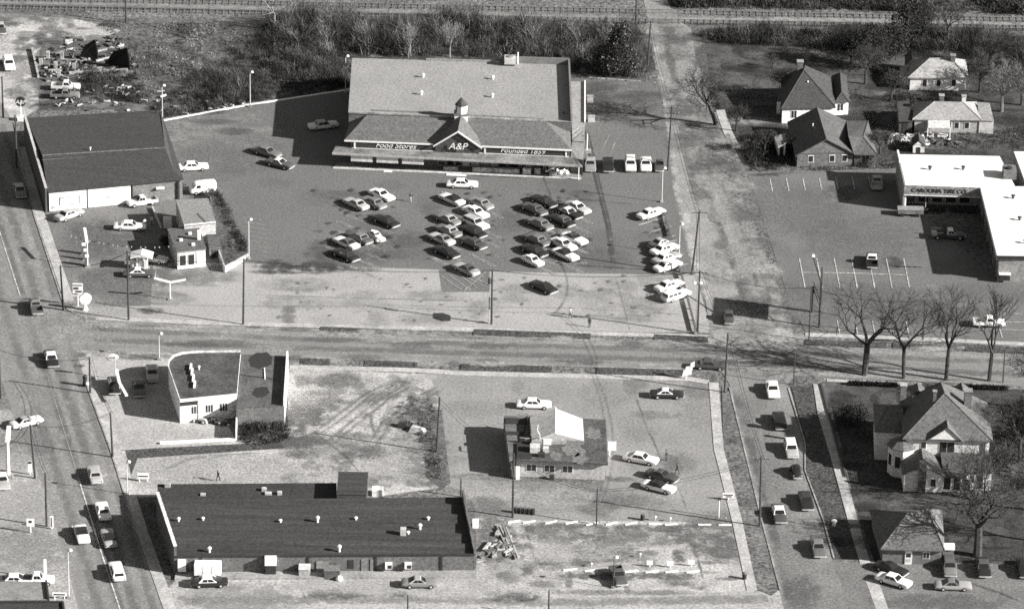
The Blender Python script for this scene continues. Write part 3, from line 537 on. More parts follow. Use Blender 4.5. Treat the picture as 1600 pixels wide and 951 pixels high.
# beetle
b = loft([(-2.0, .30, .34, .50), (-1.85, .46, .28, .78), (-1.4, .60, .25, 1.02), (-.8, .66, .24, 1.10), (.2, .66, .24, 1.05), (.75, .62, .24, .98), (1.3, .52, .26, .88), (1.8, .40, .30, .66), (1.98, .28, .34, .48)], CS)
for x in (-1.25, 1.25):
    for s in (-1, 1): b.lathe((x, s * .58, .30), [(.42, 0), (.41, .14), (.34, .28), (.2, .38), (.05, .41)], 12)
cb = MB(); vs = []
RW = [(-1.35, .52, .95), (-1.05, .50, 1.22), (-.55, .48, 1.42), (-.05, .48, 1.46), (.32, .48, 1.38), (.62, .52, 1.02)]
for x, w, z in RW: vs += [(x, -.64, .98), (x, -w, max(z - .06, 1.0)), (x, -w * .6, z + .03), (x, w * .6, z + .03), (x, w, max(z - .06, 1.0)), (x, .64, .98)]
cb.add(vs, [(k * 6 + i, (k + 1) * 6 + i, (k + 1) * 6 + i + 1, k * 6 + i + 1) for k in range(5) for i in range(5)] + [tuple(range(6)), tuple(range(35, 29, -1)), ])
X = lambda *p: Vector(p)
bp = [('windscreen', pane_on(X(.60, -.46, 1.06), X(.60, .46, 1.06), X(.36, .42, 1.36), X(.36, -.42, 1.36), .04, .96, .04, .96, .03)), ('rear_window', pane_on(X(-1.16, .34, 1.14), X(-1.16, -.34, 1.14), X(-.80, -.32, 1.34), X(-.80, .32, 1.34), .04, .96, .04, .96, .045)),
      ('side_window', pane_on(X(-.95, -.60, 1.08), X(.42, -.60, 1.08), X(.18, -.50, 1.36), X(-.6, -.50, 1.36), .04, .96, .04, .96, .03)), ('side_window', pane_on(X(.42, .60, 1.08), X(-.95, .60, 1.08), X(-.6, .50, 1.36), X(.18, .50, 1.36), .04, .96, .04, .96, .03))]
kind('beetle', b, cb, (-1.25, 1.25, .66, .32), [(2.02, .7, .42, 1), (-2.03, .7, .42, -1)], [(1.62, .56, .62, .09, 1), (-1.72, .56, .55, .06, -1)], bp)
KLOFT = {'body': .08}
NM = {'sedan': 'sedan_car', 'hardtop': 'coupe_car', 'wagon': 'station_wagon', 'compact': 'compact_car', 'pickup': 'pickup_truck', 'flatbed': 'flatbed_truck', 'van': 'panel_van', 'beetle': 'rounded_small_car'}
CT = {'wagon': 'station wagon', 'pickup': 'truck', 'flatbed': 'truck', 'van': 'van'}
for kname, parts in KINDS.items():
    for nm, me, mk, loc, sub in parts:
        if nm in ('body', 'wheel') or kname == 'beetle' and nm == 'roof':
            me.polygons.foreach_set('use_smooth', [len(p.vertices) == 4 for p in me.polygons])
            try: me.set_sharp_from_angle(angle=R(38))
            except Exception: pass
def car(k, px, py, hx, hy, body, roof, label, group=None, scale=1.0, z=0.03, deck=.05):
    """k kind; px,py picture spot of the car's middle on the ground; (hx,hy) picture direction of its nose"""
    p = G(px, py, z); q = G(px + hx, py + hy, z); d = q - p
    t = thing(NM[k], label, CT.get(k, 'car'), p, group, math.atan2(d.y, d.x)); t.scale = (scale,) * 3
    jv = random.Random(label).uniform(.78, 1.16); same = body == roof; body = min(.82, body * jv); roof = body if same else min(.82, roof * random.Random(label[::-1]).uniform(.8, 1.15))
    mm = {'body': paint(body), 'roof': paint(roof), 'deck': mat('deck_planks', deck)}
    for nm, me, mk, loc, sub in KINDS[k]:
        o = bpy.data.objects.new(nm, me); COL.objects.link(o); o.parent = t; o.location = loc
        o.material_slots[0].link = 'OBJECT'; o.material_slots[0].material = mm[mk] if isinstance(mk, str) else mk
        if sub:
            h = bpy.data.objects.new(sub[0], sub[1]); COL.objects.link(h); h.parent = o
            if loc[1] < 0: h.rotation_euler = (0, 0, math.pi)
    return t
WH, LG, MG, DG, BK = .78, .38, .19, .08, .022
AL = (1, .46)      # nose down the stall, away from the store
AU = (-1, -.46)    # nose toward the store
gA, gB, gC, gD, gE = 'cars in the stalls toward the old gas station', 'cars in the middle stalls below the gable sign', 'cars in the stalls toward the side street', 'cars nosed up to the timber rail', 'cars beside the store annex'
CARS = [
 # stalls toward the old gas station
 ('hardtop', 596, 309, *AL, WH, WH, 'white car with white roof, first of the three abreast nearest the store door', gA),
 ('sedan', 583, 321, *AU, MG, MG, 'mid grey sedan parked between a white car and a pale grey car', gA),
 ('hardtop', 556, 323, *AU, LG, LG, 'pale grey coupe at the outer end of the three abreast', gA),
 ('sedan', 603, 350, *AU, BK, BK, 'black sedan alone in the stalls behind the three abreast', gA),
 ('hardtop', 541, 384, *AU, WH, DG, 'white coupe with a dark roof beside a black sedan', gA),
 ('sedan', 561, 376, *AU, DG, MG, 'dark grey car between the dark roofed coupe and the rounded small car', gA),
 ('beetle', 587, 374, 1, .55, WH, WH, 'white rounded small car with sloping back in the stalls', gA),
 ('sedan', 540, 403, *AU, BK, BK, 'black sedan at the pale apron end of the stalls toward the old gas station', gA),
 # middle stalls
 ('sedan', 722, 292, 1, .03, WH, WH, 'white sedan standing crosswise in the aisle in front of the store', None),
 ('hardtop', 706, 316, *AU, WH, BK, 'white coupe with a black roof in the middle stalls near the crosswise sedan', gB),
 ('sedan', 750, 322, *AU, MG, MG, 'grey sedan first beside a bright white car in the middle stalls', gB),
 ('sedan', 743, 336, *AL, WH, WH, 'long bright white sedan in the middle stalls', gB),
 ('wagon', 743, 353, *AL, WH, LG, 'white station wagon with side glass in the middle stalls', gB),
 ('hardtop', 699, 347, *AU, MG, LG, 'grey coupe with a paler roof beside the white station wagon', gB),
 ('sedan', 700, 365, *AU, .15, LG, 'dull grey sedan with a pale roof in the middle stalls', gB),
 ('sedan', 739, 366, *AU, BK, BK, 'black sedan next to the white station wagon', gB),
 ('hardtop', 690, 378, *AU, LG, MG, 'pale grey coupe with a grey roof beside a black coupe in the middle stalls', gB),
 ('sedan', 739, 384, *AU, DG, DG, 'dark grey sedan last of its side of the middle stalls', gB),
 ('hardtop', 697, 398, *AU, BK, BK, 'black coupe at the apron end of the middle stalls', gB),
 ('hardtop', 728, 425, *AU, LG, DG, 'pale grey coupe with dark roof alone on the hatched corner of the lot', None),
 # stalls toward the side street
 ('sedan', 849, 319, *AU, BK, BK, 'black sedan first of the stalls toward the side street', gC),
 ('sedan', 834, 331, *AU, DG, DG, 'dark grey sedan behind the first black one toward the side street', gC),
 ('sedan', 902, 329, *AL, LG, WH, 'pale grey sedan with a white roof toward the side street', gC),
 ('hardtop', 889, 337, *AL, BK, WH, 'black coupe with a white roof toward the side street', gC),
 ('sedan', 843, 354, *AU, MG, MG, 'plain mid grey sedan toward the side street', gC),
 ('sedan', 877, 349, *AU, BK, DG, 'black sedan beside the plain grey one toward the side street', gC),
 ('sedan', 838, 379, *AU, .12, MG, 'dull dark sedan with greyer roof toward the side street', gC),
 ('hardtop', 897, 377, *AL, WH, DG, 'white coupe with a dark roof beside a long white sedan toward the side street', gC),
 ('sedan', 880, 386, *AL, WH, WH, 'long white sedan with a white roof toward the side street', gC),
 ('sedan', 834, 396, *AU, BK, BK, 'black sedan beside the small white one at the apron end', gC),
 ('hardtop', 883, 402, *AL, WH, BK, 'white coupe with a black roof last in the stalls toward the side street', gC),
 ('compact', 832, 412, *AL, WH, WH, 'small white car at the edge of the pale apron', gC),
 ('hardtop', 849, 453, *AU, BK, BK, 'black coupe alone on the pale apron', None),
 # along the timber rail
 ('sedan', 1017, 338, 1, -.33, WH, WH, 'white sedan alone at the upper end of the timber rail', gD),
 ('hardtop', 1034, 384, 1, -.33, DG, LG, 'dark grey coupe with pale roof first in the line at the rail', gD),
 ('sedan', 1038, 394, 1, -.33, WH, WH, 'white sedan second in the line at the rail, beside the dark coupe', gD),
 ('sedan', 1041, 408, 1, -.33, LG, WH, 'pale grey sedan with white roof between two white cars at the rail', gD),
 ('hardtop', 1043, 420, 1, -.33, WH, WH, 'white coupe last in the line of four at the rail', gD),
 ('sedan', 1045, 451, 1, -.33, WH, WH, 'white sedan at the rail on the pale apron, nearer the store', gD),
 ('wagon', 1056, 466, 1, -.33, WH, WH, 'white station wagon at the rail on the pale apron', gD),
 # beside the annex
 ('sedan', 922, 261, .05, 1, MG, LG, 'grey sedan parked nearest the store annex', gE),
 ('sedan', 950, 262, .05, 1, BK, BK, 'black sedan between a grey one and a white pickup', gE),
 ('wagon', 985, 261, .05, 1, WH, WH, 'white station wagon in the row beside the annex', gE),
 ('sedan', 1009, 261, .05, 1, WH, WH, 'white sedan in the row beside the annex, next to a small dark car', gE),
 ('compact', 1030, 263, .05, 1, DG, DG, 'small dark car beside the tall lot lamp', gE),
 # store's other side
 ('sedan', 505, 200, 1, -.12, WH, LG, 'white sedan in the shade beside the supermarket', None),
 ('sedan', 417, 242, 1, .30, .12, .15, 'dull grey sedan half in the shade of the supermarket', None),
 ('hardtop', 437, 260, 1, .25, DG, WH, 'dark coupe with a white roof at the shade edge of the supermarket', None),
 # by the dark roofed shop and old station
 ('sedan', 301, 265, 1, -.05, WH, WH, 'white sedan backed against the end of the dark roofed shop', None),
 ('van', 317, 301, -1, .1, WH, WH, 'white panel van behind the old gas station', None),
 ('pickup', 222, 320, -1, .15, WH, WH, 'white pickup truck by the grey wall of the dark roofed shop', None),
 ('sedan', 108, 340, 1, -.35, LG, LG, 'pale grey sedan in front of the white billboard wall', None),
 ('sedan', 203, 358, 1, .02, WH, WH, 'white sedan with its bonnet side by two standing men', None),
 ('hardtop', 238, 408, 1, .15, WH, WH, 'white coupe tucked behind the pump kiosk', None),
 ('hardtop', 218, 431, 1, .0, DG, WH, 'dark coupe with a bright white roof beside the pump kiosk', None),
 ('sedan', 31, 302, .3, 1, MG, LG, 'grey sedan driving in the shade of the dark roofed shop', None),
 ('wagon', 14, 104, .25, 1, WH, WH, 'white station wagon parked on the dirt clearing', None),
 ('pickup', 103, 140, 1, .02, WH, WH, 'white pickup truck on the weedy ground by the ruins', None),
 ('pickup', 102, 153, 1, .02, MG, MG, 'grey pickup truck on the weedy ground beside the white pickup', None),
 ('sedan', 0, 48, .3, 1, DG, LG, 'dark car at the top of the dirt clearing', None),
 # main street
 ('sedan', 80, 565, .28, 1, BK, WH, 'black sedan with a white roof driving past the service station corner', None),
 ('pickup', 56, 484, -.28, -1, DG, MG, 'dark pickup truck driving at the crossing', None),
 ('sedan', 148, 746, -.3, -1, LG, LG, 'grey sedan driving on the main street behind no other car', None),
 ('sedan', 161, 803, -.3, -1, WH, WH, 'white sedan leading two cars on the main street', None),
 ('hardtop', 128, 839, .3, 1, WH, BK, 'white open car with dark top in the opposite lane of the main street', None),
 ('hardtop', 170, 845, -.3, -1, LG, BK, 'pale grey coupe with a black roof following the white sedan', None),
 ('wagon', 183, 897, -.3, -1, WH, WH, 'white station wagon at the rear of the three cars in line', None),
 ('hardtop', 41, 664, 1, -.25, WH, LG, 'white coupe with grey roof crossing the main street', None),
 ('sedan', 3, 755, .3, 1, LG, WH, 'pale sedan with white roof at the corner lot sign', None),
 ('pickup', 57, 911, 1, .0, WH, WH, 'white pickup truck behind the flat roofed corner shop', None),
 ('sedan', 25, 911, 1, .0, DG, WH, 'dark car with white roof behind the flat roofed corner shop', None),
 # service station
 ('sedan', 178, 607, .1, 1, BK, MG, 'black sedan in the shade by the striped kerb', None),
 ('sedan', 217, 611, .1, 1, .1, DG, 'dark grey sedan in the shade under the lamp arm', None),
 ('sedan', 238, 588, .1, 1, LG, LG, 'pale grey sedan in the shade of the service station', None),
 # drive-in
 ('sedan', 834, 636, 1, .02, WH, WH, 'white sedan standing behind the drive-in with the white gable', None),
 ('hardtop', 1042, 620, 1, .02, BK, WH, 'black coupe with a white roof near the white arrow sign', None),
 ('sedan', 1109, 575, 1, .05, DG, DG, 'dark sedan driving on the cross street', None),
 ('sedan', 1001, 721, 1, .18, WH, WH, 'white sedan beside the drive-in corner post', None),
 ('hardtop', 1034, 748, 1, .28, DG, DG, 'dark grey coupe beside the white coupe with dark roof', None),
 ('hardtop', 1029, 765, 1, .25, WH, BK, 'white coupe with a black roof beside the dark grey coupe', None),
 # lower edge
 ('pickup', 966, 905, .42, 1, DG, DG, 'dark pickup truck with a bright bumper on the gravel lot', None),
 ('sedan', 327, 914, 1, -.03, BK, WH, 'black sedan with a white roof in front of the long brick shop', None),
 ('hardtop', 656, 915, 1, .0, MG, LG, 'grey coupe in front of the long brick shop', None),
 ('sedan', 1396, 911, 1, .30, WH, WH, 'white sedan beside the small brick house', None),
 ('hardtop', 1392, 893, 1, .35, BK, BK, 'black coupe between the white sedan and the small brick house', None),
 ('hardtop', 1489, 919, 1, .02, LG, MG, 'pale grey coupe crosswise on the corner driveway', None),
 ('wagon', 1483, 890, .15, 1, MG, DG, 'grey station wagon nosed out beside the brick house', None),
 ('sedan', 1536, 891, .2, 1, BK, DG, 'black sedan under the big bare tree', None),
 ('sedan', 1600, 892, .2, 1, BK, BK, 'black sedan under the lamp at the driveway end', None),
 # side street
 ('compact', 1138, 500, .15, 1, DG, DG, 'dark compact car in the billboard shadow on the side street', None),
 ('sedan', 1207, 613, .2, 1, WH, WH, 'white sedan turning out of the side street', None),
 ('sedan', 1218, 662, .22, 1, BK, BK, 'black sedan following the white one on the side street', None),
 ('wagon', 1236, 706, .24, 1, LG, WH, 'pale station wagon at the kerb of the side street', None),
 ('beetle', 1244, 741, .24, 1, BK, BK, 'black rounded small car at the kerb of the side street', None),
 ('sedan', 1259, 787, .25, 1, BK, .05, 'plain black sedan at the kerb of the side street', None),
 ('sedan', 1217, 807, .25, 1, DG, WH, 'dark sedan with a white roof beside the crossarm pole', None),
 ('sedan', 1278, 860, .25, 1, .13, .16, 'dull grey sedan last at the kerb of the side street', None),
 # tyre shop
 ('pickup', 1370, 290, .02, -1, LG, LG, 'pale pickup truck in the shade behind the tyre shop', None),
 ('flatbed', 1484, 372, 1, .02, DG, WH, 'dark flatbed truck with white cab in the tyre shop shade', None),
 ('pickup', 1362, 412, -.02, -1, BK, WH, 'black pickup truck with a white cab roof in the painted stalls', None),
 ('pickup', 1545, 509, 1, .02, WH, WH, 'white pickup truck behind the roadside trees', None),
]
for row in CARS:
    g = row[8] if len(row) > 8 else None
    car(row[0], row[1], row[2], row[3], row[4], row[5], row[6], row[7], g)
# ---------------------------------------------------------------- buildings
m_wglass = mat('window_glass', 0.03, grain=0.05, rough=0.15, spec=0.6)
m_trim = mat('white_trim', 0.78, grain=0.05, broad=0.1)
m_shingle = mat('grey_shingles', 0.118, grain=0.22, broad=0.12, bs=0.3, stretch=(.3, 3, 1, 0))
m_groof = mat('gravel_roof', 0.255, grain=0.17, broad=0.12, bs=0.15)
m_brick = mat('red_brick', 0.13, grain=0.2, broad=0.15, bs=0.5)
m_dark = mat('dark_recess', 0.03)
m_tar = mat('tar_roof', 0.043, grain=0.22, broad=0.42, bs=0.30, stretch=(.12, 2.2, 1, 0))
m_metal = mat('galvanised', 0.5, grain=0.08, broad=0.2, rough=0.5)
m_wood = mat('pole_wood', 0.05, grain=0.2)
def walls(t, C, z, m, name='wall', z0=-.05): return MB().prism(C, z0, z).build(name, m, t)
def slab(t, C, z, th, m, name='roof', over=0.0):
    c = sum((Vector((p[0], p[1], 0)) for p in C), Vector()) / len(C); P = []
    zz = z if isinstance(z, (list, tuple)) else [z] * len(C)
    for p, q in zip(C, zz):
        d = Vector((p[0], p[1], 0)) - c; P.append(Vector((p[0], p[1], q)) + (d.normalized() * over))
    return MB().slab(P, th).build(name, m, t)
def edge_wall(t, A, B, z0, z1, th, m, name='parapet', z1b=None):
    A = Vector((A[0], A[1], 0)); B = Vector((B[0], B[1], 0)); d = (B - A).normalized(); n = Vector((-d.y, d.x, 0)) * th / 2
    P = [A - n, B - n, B + n, A + n]; z1b = z1 if z1b is None else z1b
    return MB().prism(P, z0, [z1, z1b, z1b, z1]).build(name, m, t)
def vent(t, p, r=.2, h=.6, m=None, name='roof_vent'):
    MB().lathe(p, [(r * .7, -.1), (r * .7, h * .6), (r * 1.3, h * .62), (r * 1.2, h * .85), (r * .3, h)], 8).build(name, m or m_white, t)
def vecs(pts, z): return [G(x, y, z) for x, y in pts]

# ===== supermarket
ZR = 6.4
base = G(712, 262); t = thing('supermarket', 'long brick supermarket with pale gravel roof, cupola and gabled sign front', 'store', base)
BL, BR, FR, FL = G(551, 91, ZR), G(889, 101, ZR), G(893, 190, ZR), G(545, 176, ZR)
walls(t, [FL, FR, BR, BL], ZR - .1, m_brick, 'main_wall'); slab(t, [FL, FR, BR, BL], ZR, .14, m_groof, 'flat_roof', .12)
edge_wall(t, FR, BR, ZR - .3, ZR + 1.0, .3, mat('parapet_brick', .17), 'parapet'); q = BR.lerp(BL, .32); edge_wall(t, BR, q, ZR - .3, ZR + 1.2, .3, mat('parapet_brick', .17), 'parapet')
edge_wall(t, BL.lerp(BR, .34), BL.lerp(BR, .66), ZR - .3, ZR + .35, .3, m_groof, 'parapet')
edge_wall(t, FL, FL.lerp(FR, .45), ZR - .1, ZR + .16, .25, m_kerb, 'roof_edge'); edge_wall(t, FL.lerp(FR, .53), FL.lerp(FR, .86), ZR - .1, ZR + .16, .25, m_kerb, 'roof_edge')
ZE, ZC = 4.4, 2.95
EL, ER = G(538, 219, ZE), G(893, 234, ZE); RL, RR = G(581, 171, ZR + .1), G(848, 185, ZR + .1)
# body below the front slope, slope with hips, sign band
WL, WR = G(548, 231, ZC), G(890, 245, ZC); WL.z = WR.z = 0
bk = [FR.lerp(FL, .02), FL.lerp(FR, .02)]; walls(t, [WL, WR, bk[0], bk[1]], ZE - .05, m_brick, 'front_wall')
rear_r, rear_l = FR.copy(), FL.copy(); rear_r.z = rear_l.z = ZE
hipL, hipR = Vector((EL.x + .6, FL.y, ZE)), Vector((ER.x - .2, FR.y, ZE))
MB().add([EL, ER, RR, RL, hipR, hipL, EL - Vector((0, 0, .18)), ER - Vector((0, 0, .18)), hipR - Vector((0, 0, .18)), hipL - Vector((0, 0, .18))],
   [(0, 1, 2, 3), (1, 4, 2), (0, 3, 5), (6, 7, 1, 0), (7, 8, 4, 1), (9, 6, 0, 5), (9, 8, 7, 6), (8, 9, 5, 4), (4, 5, 3, 2)]).build('front_roof', m_shingle, t)
edge_wall(t, EL + Vector((0, -.02, 0)), EL.lerp(ER, .392) + Vector((0, -.02, 0)), ZE - .24, ZE + .02, .12, m_trim, 'fascia_board'); edge_wall(t, EL.lerp(ER, .588) + Vector((0, -.02, 0)), ER + Vector((0, -.02, 0)), ZE - .24, ZE + .02, .12, m_trim, 'fascia_board')
FT = [WL + Vector((0, -.04, 0)), WR + Vector((0, -.04, 0))]; LW = (WR - WL).length
m_band = mat('dark_sign_band', .045, grain=.1)
wall_panel(WL, WR, .3, LW - .3, ZC + .12, ZE - .25, .12).build('sign_band', m_band, t)
for u in (.55, LW * .39, LW * .61, LW - .75): wall_panel(WL, WR, u, u + .28, ZC, ZE - .22, .2).build('pilaster', m_trim, t)
wall_panel(WL, WR, .2, LW - .2, ZC + .02, ZC + .12, .16).build('band_trim', m_trim, t)
dirn = (WR - WL).normalized()
place_text(text_mesh('Food Stores', 1.25, .35), WL, WR, LW * .205, ZC + .72, t, m_white, 'lettering', .16, 1.12); place_text(text_mesh('Founded 1859', 1.2, .3), WL, WR, LW * .785, ZC + .72, t, m_white, 'lettering', .16, 1.1)
# central gable
ga, gb, gz = LW * .392, LW * .588, ZE + 2.75; gm = (ga + gb) / 2; n = Vector((dirn.y, -dirn.x, 0))
P = lambda u, d, z: WL + dirn * u + n * d + Vector((0, 0, z))
MB().add([P(ga, .30, ZC), P(gb, .30, ZC), P(gb, .30, ZE - .1), P(gm, .30, gz - .25), P(ga, .30, ZE - .1), P(ga, -.1, ZC), P(gb, -.1, ZC), P(gb, -.1, ZE - .1), P(gm, -.1, gz - .25), P(ga, -.1, ZE - .1)],
   [(0, 1, 2, 3, 4), (9, 8, 7, 6, 5), (0, 5, 6, 1), (1, 6, 7, 2), (4, 9, 5, 0), (2, 7, 8, 3), (3, 8, 9, 4)]).build('gable', mat('gable_brick', .07, grain=.2), t)
back = -8.2
for s, a in ((1, gb + .5), (-1, ga - .5)):
    MB().slab([P(gm, .55, gz), P(a, .55, ZE - .12), P(a - s * 0, -1.2, ZE - .02), P(gm, back * .82, gz)] if True else [], .16).build('gable_roof', m_shingle, t)
    wall = MB(); A0, B0 = P(gm, .6, gz), P(a, .6, ZE - .12)
    wall.add([A0, B0, B0 - Vector((0, 0, .3)), A0 - Vector((0, 0, .3)), A0 + n * .1, B0 + n * .1, B0 + n * .1 - Vector((0, 0, .3)), A0 + n * .1 - Vector((0, 0, .3))], [(0, 1, 2, 3), (7, 6, 5, 4), (0, 4, 5, 1), (3, 2, 6, 7), (0, 3, 7, 4), (1, 5, 6, 2)]).build('rake_board', m_trim, t)
place_text(text_mesh('A&P', 1.75, .25), WL, WR, gm, ZC + 1.3, t, m_white, 'lettering', .62, 1.0)
# canopy and walk
KL, KR = G(519, 239, ZC), G(910, 259, ZC); CLb, CRb = G(525, 227, ZC), G(897, 245, ZC)
slab(t, [KL, KR, CRb, CLb], ZC, .22, mat('dirty_canopy', .17, grain=.2, broad=.6, bs=.22), 'canopy'); edge_wall(t, KL, KR, ZC - .3, ZC + .06, .12, mat('canopy_edge', .38), 'canopy_edge')
k0, k1 = G(520, 263), G(908, 280); MB().prism([k0, k1, WR + dirn * 2, WL - dirn * 2], -.02, .16).build('front_walk', mat('front_walk_concrete', .22, broad=.2), t)
edge_wall(t, k0, k1, 0, .18, .35, mat('painted_kerb', .55, broad=.3, bs=.5), 'walk_kerb')
for i in range(3): wall_panel(KL, KR, 3.2 + i * 4.4, 6.9 + i * 4.4, ZC - 1.45, ZC - .26, -.25, -.33).build('hanging_panel', mat('pale_panel', .62), t)
for u0, u1, hh, v in ((24.0, 32.0, .9, .34), (32.6, 34.0, 1.1, .5), (34.6, 35.6, 1.2, .28), (19.0, 21.5, .8, .2), (37.2, 38.4, .8, .3)):
    q0 = k0 + (k1 - k0).normalized() * u0 + Vector((0, 1.0, 0)); q1 = k0 + (k1 - k0).normalized() * u1 + Vector((0, 1.0, 0)); MB().obox((q0 + q1) / 2, q1 - q0, (q1 - q0).length, .8, .15, .15 + hh).build('goods_display', mat('display_%d' % int(v * 100), v, broad=.6, bs=1.2, grain=.2), t)
for i in range(8): window(WL, WR, 15.0 + i * 1.5, 16.3 + i * 1.5, .4, 2.6, t, m_wglass, m_metal, 0)
for i in range(4): wall_panel(WL, WR, 19.2 + i * 1.6, 20.5 + i * 1.6, .5, 1.5, .12).build('window_poster', mat('poster_paper', .45, broad=.5, bs=1.5), t)
for i in range(5): window(WL, WR, 27.2 + i * 2.1, 29.0 + i * 2.1, .4, 2.5, t, m_wglass, m_metal, 0)
wall_panel(WL, WR, 30.0, 31.2, .4, 1.6, .12).build('window_poster', mat('poster_paper', .45, broad=.5, bs=1.5), t); wall_panel(WL, WR, 34.0, 35.0, .4, 1.6, .12).build('window_poster', mat('poster_paper', .45, broad=.5, bs=1.5), t)
for u in (.985,): p = KL.lerp(KR, u) - n * .5; MB().tube((p.x, p.y, 0.1), (p.x, p.y, ZC - .2), .09, .09, 6).build('canopy_post', m_trim, t)
# cupola
c = P(gm, -7.0, 0); zc = ZR - .2
MB().box(c.x - 1.15, c.x + 1.15, c.y - 1.0, c.y + 1.0, zc - .9, zc + 1.0).build('cupola_base', m_white, t)
MB().box(c.x - 1.25, c.x + 1.25, c.y - 1.1, c.y + 1.1, zc + 1.0, zc + 1.2).build('cupola_ledge', mat('ledge', .12), t)
lv = MB().lathe((c.x, c.y, zc + 1.2), [(1.0, 0), (1.0, 1.45)], 8).build('cupola_lantern', m_white, t)
for i in range(8):
    if i % 2 or i == 0 or i == 6: continue
    a = 2 * math.pi * (i + .5) / 8; d = Vector((math.cos(a), math.sin(a), 0)); q = Vector((c.x, c.y, 0)) + d * .94; MB().obox(q, (-d.y, d.x), .45, .06, zc + 1.45, zc + 2.35).build('louvre', m_dark, lv)
MB().lathe((c.x, c.y, zc + 2.65), [(1.15, 0), (1.1, .1), (.55, .75), (.12, 1.3), (.03, 1.4)], 8).build('cupola_roof', m_tar, t)
MB().tube((c.x, c.y, zc + 4), (c.x, c.y, zc + 6.2), .045, .03, 5).build('weather_vane', m_metal, t)
for px, py in ((661, 121), (658, 148), (770, 124), (769, 152)): vent(t, G(px, py, ZR), .26, .75)
h = G(797, 101, ZR); MB().box(h.x - 1.0, h.x + 1.0, h.y - .9, h.y + .9, ZR + .35, ZR + 1.5).build('rooftop_unit', m_metal, t); hb = MB()
MB().box(h.x - .8, h.x + .8, h.y - .7, h.y + .7, ZR - .05, ZR + .36).build('unit_stand', m_dark, t); MB().lathe((h.x, h.y, ZR + 1.5), [(.6, 0), (.6, .15), (.1, .18)], 10).build('fan_cowl', mat('cowl', .2), t)
v = G(809, 100, ZR); MB().tube((v.x, v.y, ZR - .1), (v.x, v.y, ZR + 2.2), .13, .13, 7).build('flue_pipe', m_white, t)
vent(t, G(881, 178, ZR), .15, .5, m_dark)
# annex on the side-street end
ZA = 4.2; A = vecs([(892, 191), (914, 192), (914, 128), (892, 126)], ZA); A[0] = Vector((FR.x + .16, FR.y + .3, ZA)); A[3] = Vector((BR.x + .16, A[2].y, ZA))
walls(t, A, ZA - .1, m_brick, 'annex_wall'); slab(t, A, ZA, .14, m_groof, 'annex_roof', .1); edge_wall(t, A[1], A[2], ZA - .1, ZA + .3, .22, m_trim, 'annex_edge')
L2 = [Vector((WR.x + .2, WR.y - .2, 0)), G(911, 250, ZC), G(913, 205, ZC), Vector((FR.x + .2, FR.y - .2, 0))]; walls(t, L2, ZC - .12, m_brick, 'side_room_wall'); slab(t, L2, ZC + .05, .16, mat('side_roof', .24, broad=.2), 'side_room_roof', .06)
p0 = G(917, 238); MB().tube(p0, p0 + Vector((0, 0, 3.4)), .12, .12, 6).build('downpipe', m_white, t); MB().box(p0.x - .7, p0.x + .7, p0.y - .5, p0.y + .4, 0, .5).build('splash_block', m_kerb, t)
for px, py, hh, ww in ((922, 160, 1.2, 1.1), (924, 190, 1.0, 1.2)):
    p = G(px, py); u = thing('utility_box', 'grey steel utility box beside the annex wall, %s' % ('nearer the woods' if py < 170 else 'nearer the parked cars'), 'box', p); MB().box(p.x - ww / 2, p.x + ww / 2, p.y - .4, p.y + .4, 0, hh).build('cabinet', m_metal, u); MB().box(p.x - ww / 2 - .05, p.x + ww / 2 + .05, p.y - .45, p.y + .45, hh, hh + .08).build('lid', mat('boxlid', .3), u)
# bagged goods by the door: white sacks
for i, (px, py) in enumerate(((864, 271), (870, 270), (876, 272), (881, 270), (885, 272))):
    p = G(px, py, .16); o = MB().lathe(p, [(.3, 0), (.48, .18), (.42, .45), (.16, .62), (.2, .7)], 9).build('white_sack', m_white, None, smooth=True); tag(o, 'white sack standing on the store walk below the canopy end', 'sack', 'white sacks on the store walk')
for px, py, w_ in ((606, 268, 1.4), (713, 274, 3.4)):
    p = G(px, py); o = MB().obox(p, dirn, w_, .7, 0, .12).build('loading_ramp', m_white, None); tag(o, '%s white painted ramp at the store walk kerb' % ('short' if w_ < 2 else 'long'), 'ramp')

# ===== dark roofed shop with white billboard wall
base = G(170, 310); t = thing('corner_shop', 'wide shop with low dark shingled roof and two bright white wall panels', 'shop', base)
A0, B0, C0, D0 = G(41, 184, 4.3), G(248, 172, 3.9), G(285, 280, 3.6), G(75, 300, 3.6)
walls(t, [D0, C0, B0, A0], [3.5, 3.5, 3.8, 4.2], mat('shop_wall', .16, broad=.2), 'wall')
E, H = G(66, 243, 5.2), G(258, 231, 4.9); bm = mat('shop_shingles', .045, grain=.22, broad=.12, bs=.3, stretch=(.4, 3, 1, 0)); K1, K2, K3 = G(193, 186, 4.3), G(228, 241, 4.8), G(272, 268, 4.0)
ov = Vector((0, -.35, 0))
MB().add([A0, K1, H, E, B0, C0 + ov + Vector((.3, 0, 0)), D0 + ov, K2, K3], [(0, 3, 2, 1), (1, 2, 4), (0, 1, 4)]).build('roof', bm, t)
MB().add([E, D0 + ov, K3, K2, H, C0 + ov + Vector((.3, 0, 0)), B0 + Vector((.3, 0, 0)), ], [(0, 1, 2, 3), (0, 3, 4), (1, 5, 2), (3, 2, 4), (2, 5, 6), (2, 6, 4)]).build('roof', bm, t)
MB().tube(E + Vector((0, 0, .02)), H + Vector((0, 0, .02)), .13, .13, 6).build('ridge_cap', mat('ridge_cap', .10, grain=.3), t); MB().tube(G(66, 250, 5.02), G(240, 238, 4.75), .06, .06, 5).build('roof_seam', mat('ridge_cap', .10, grain=.3), t)
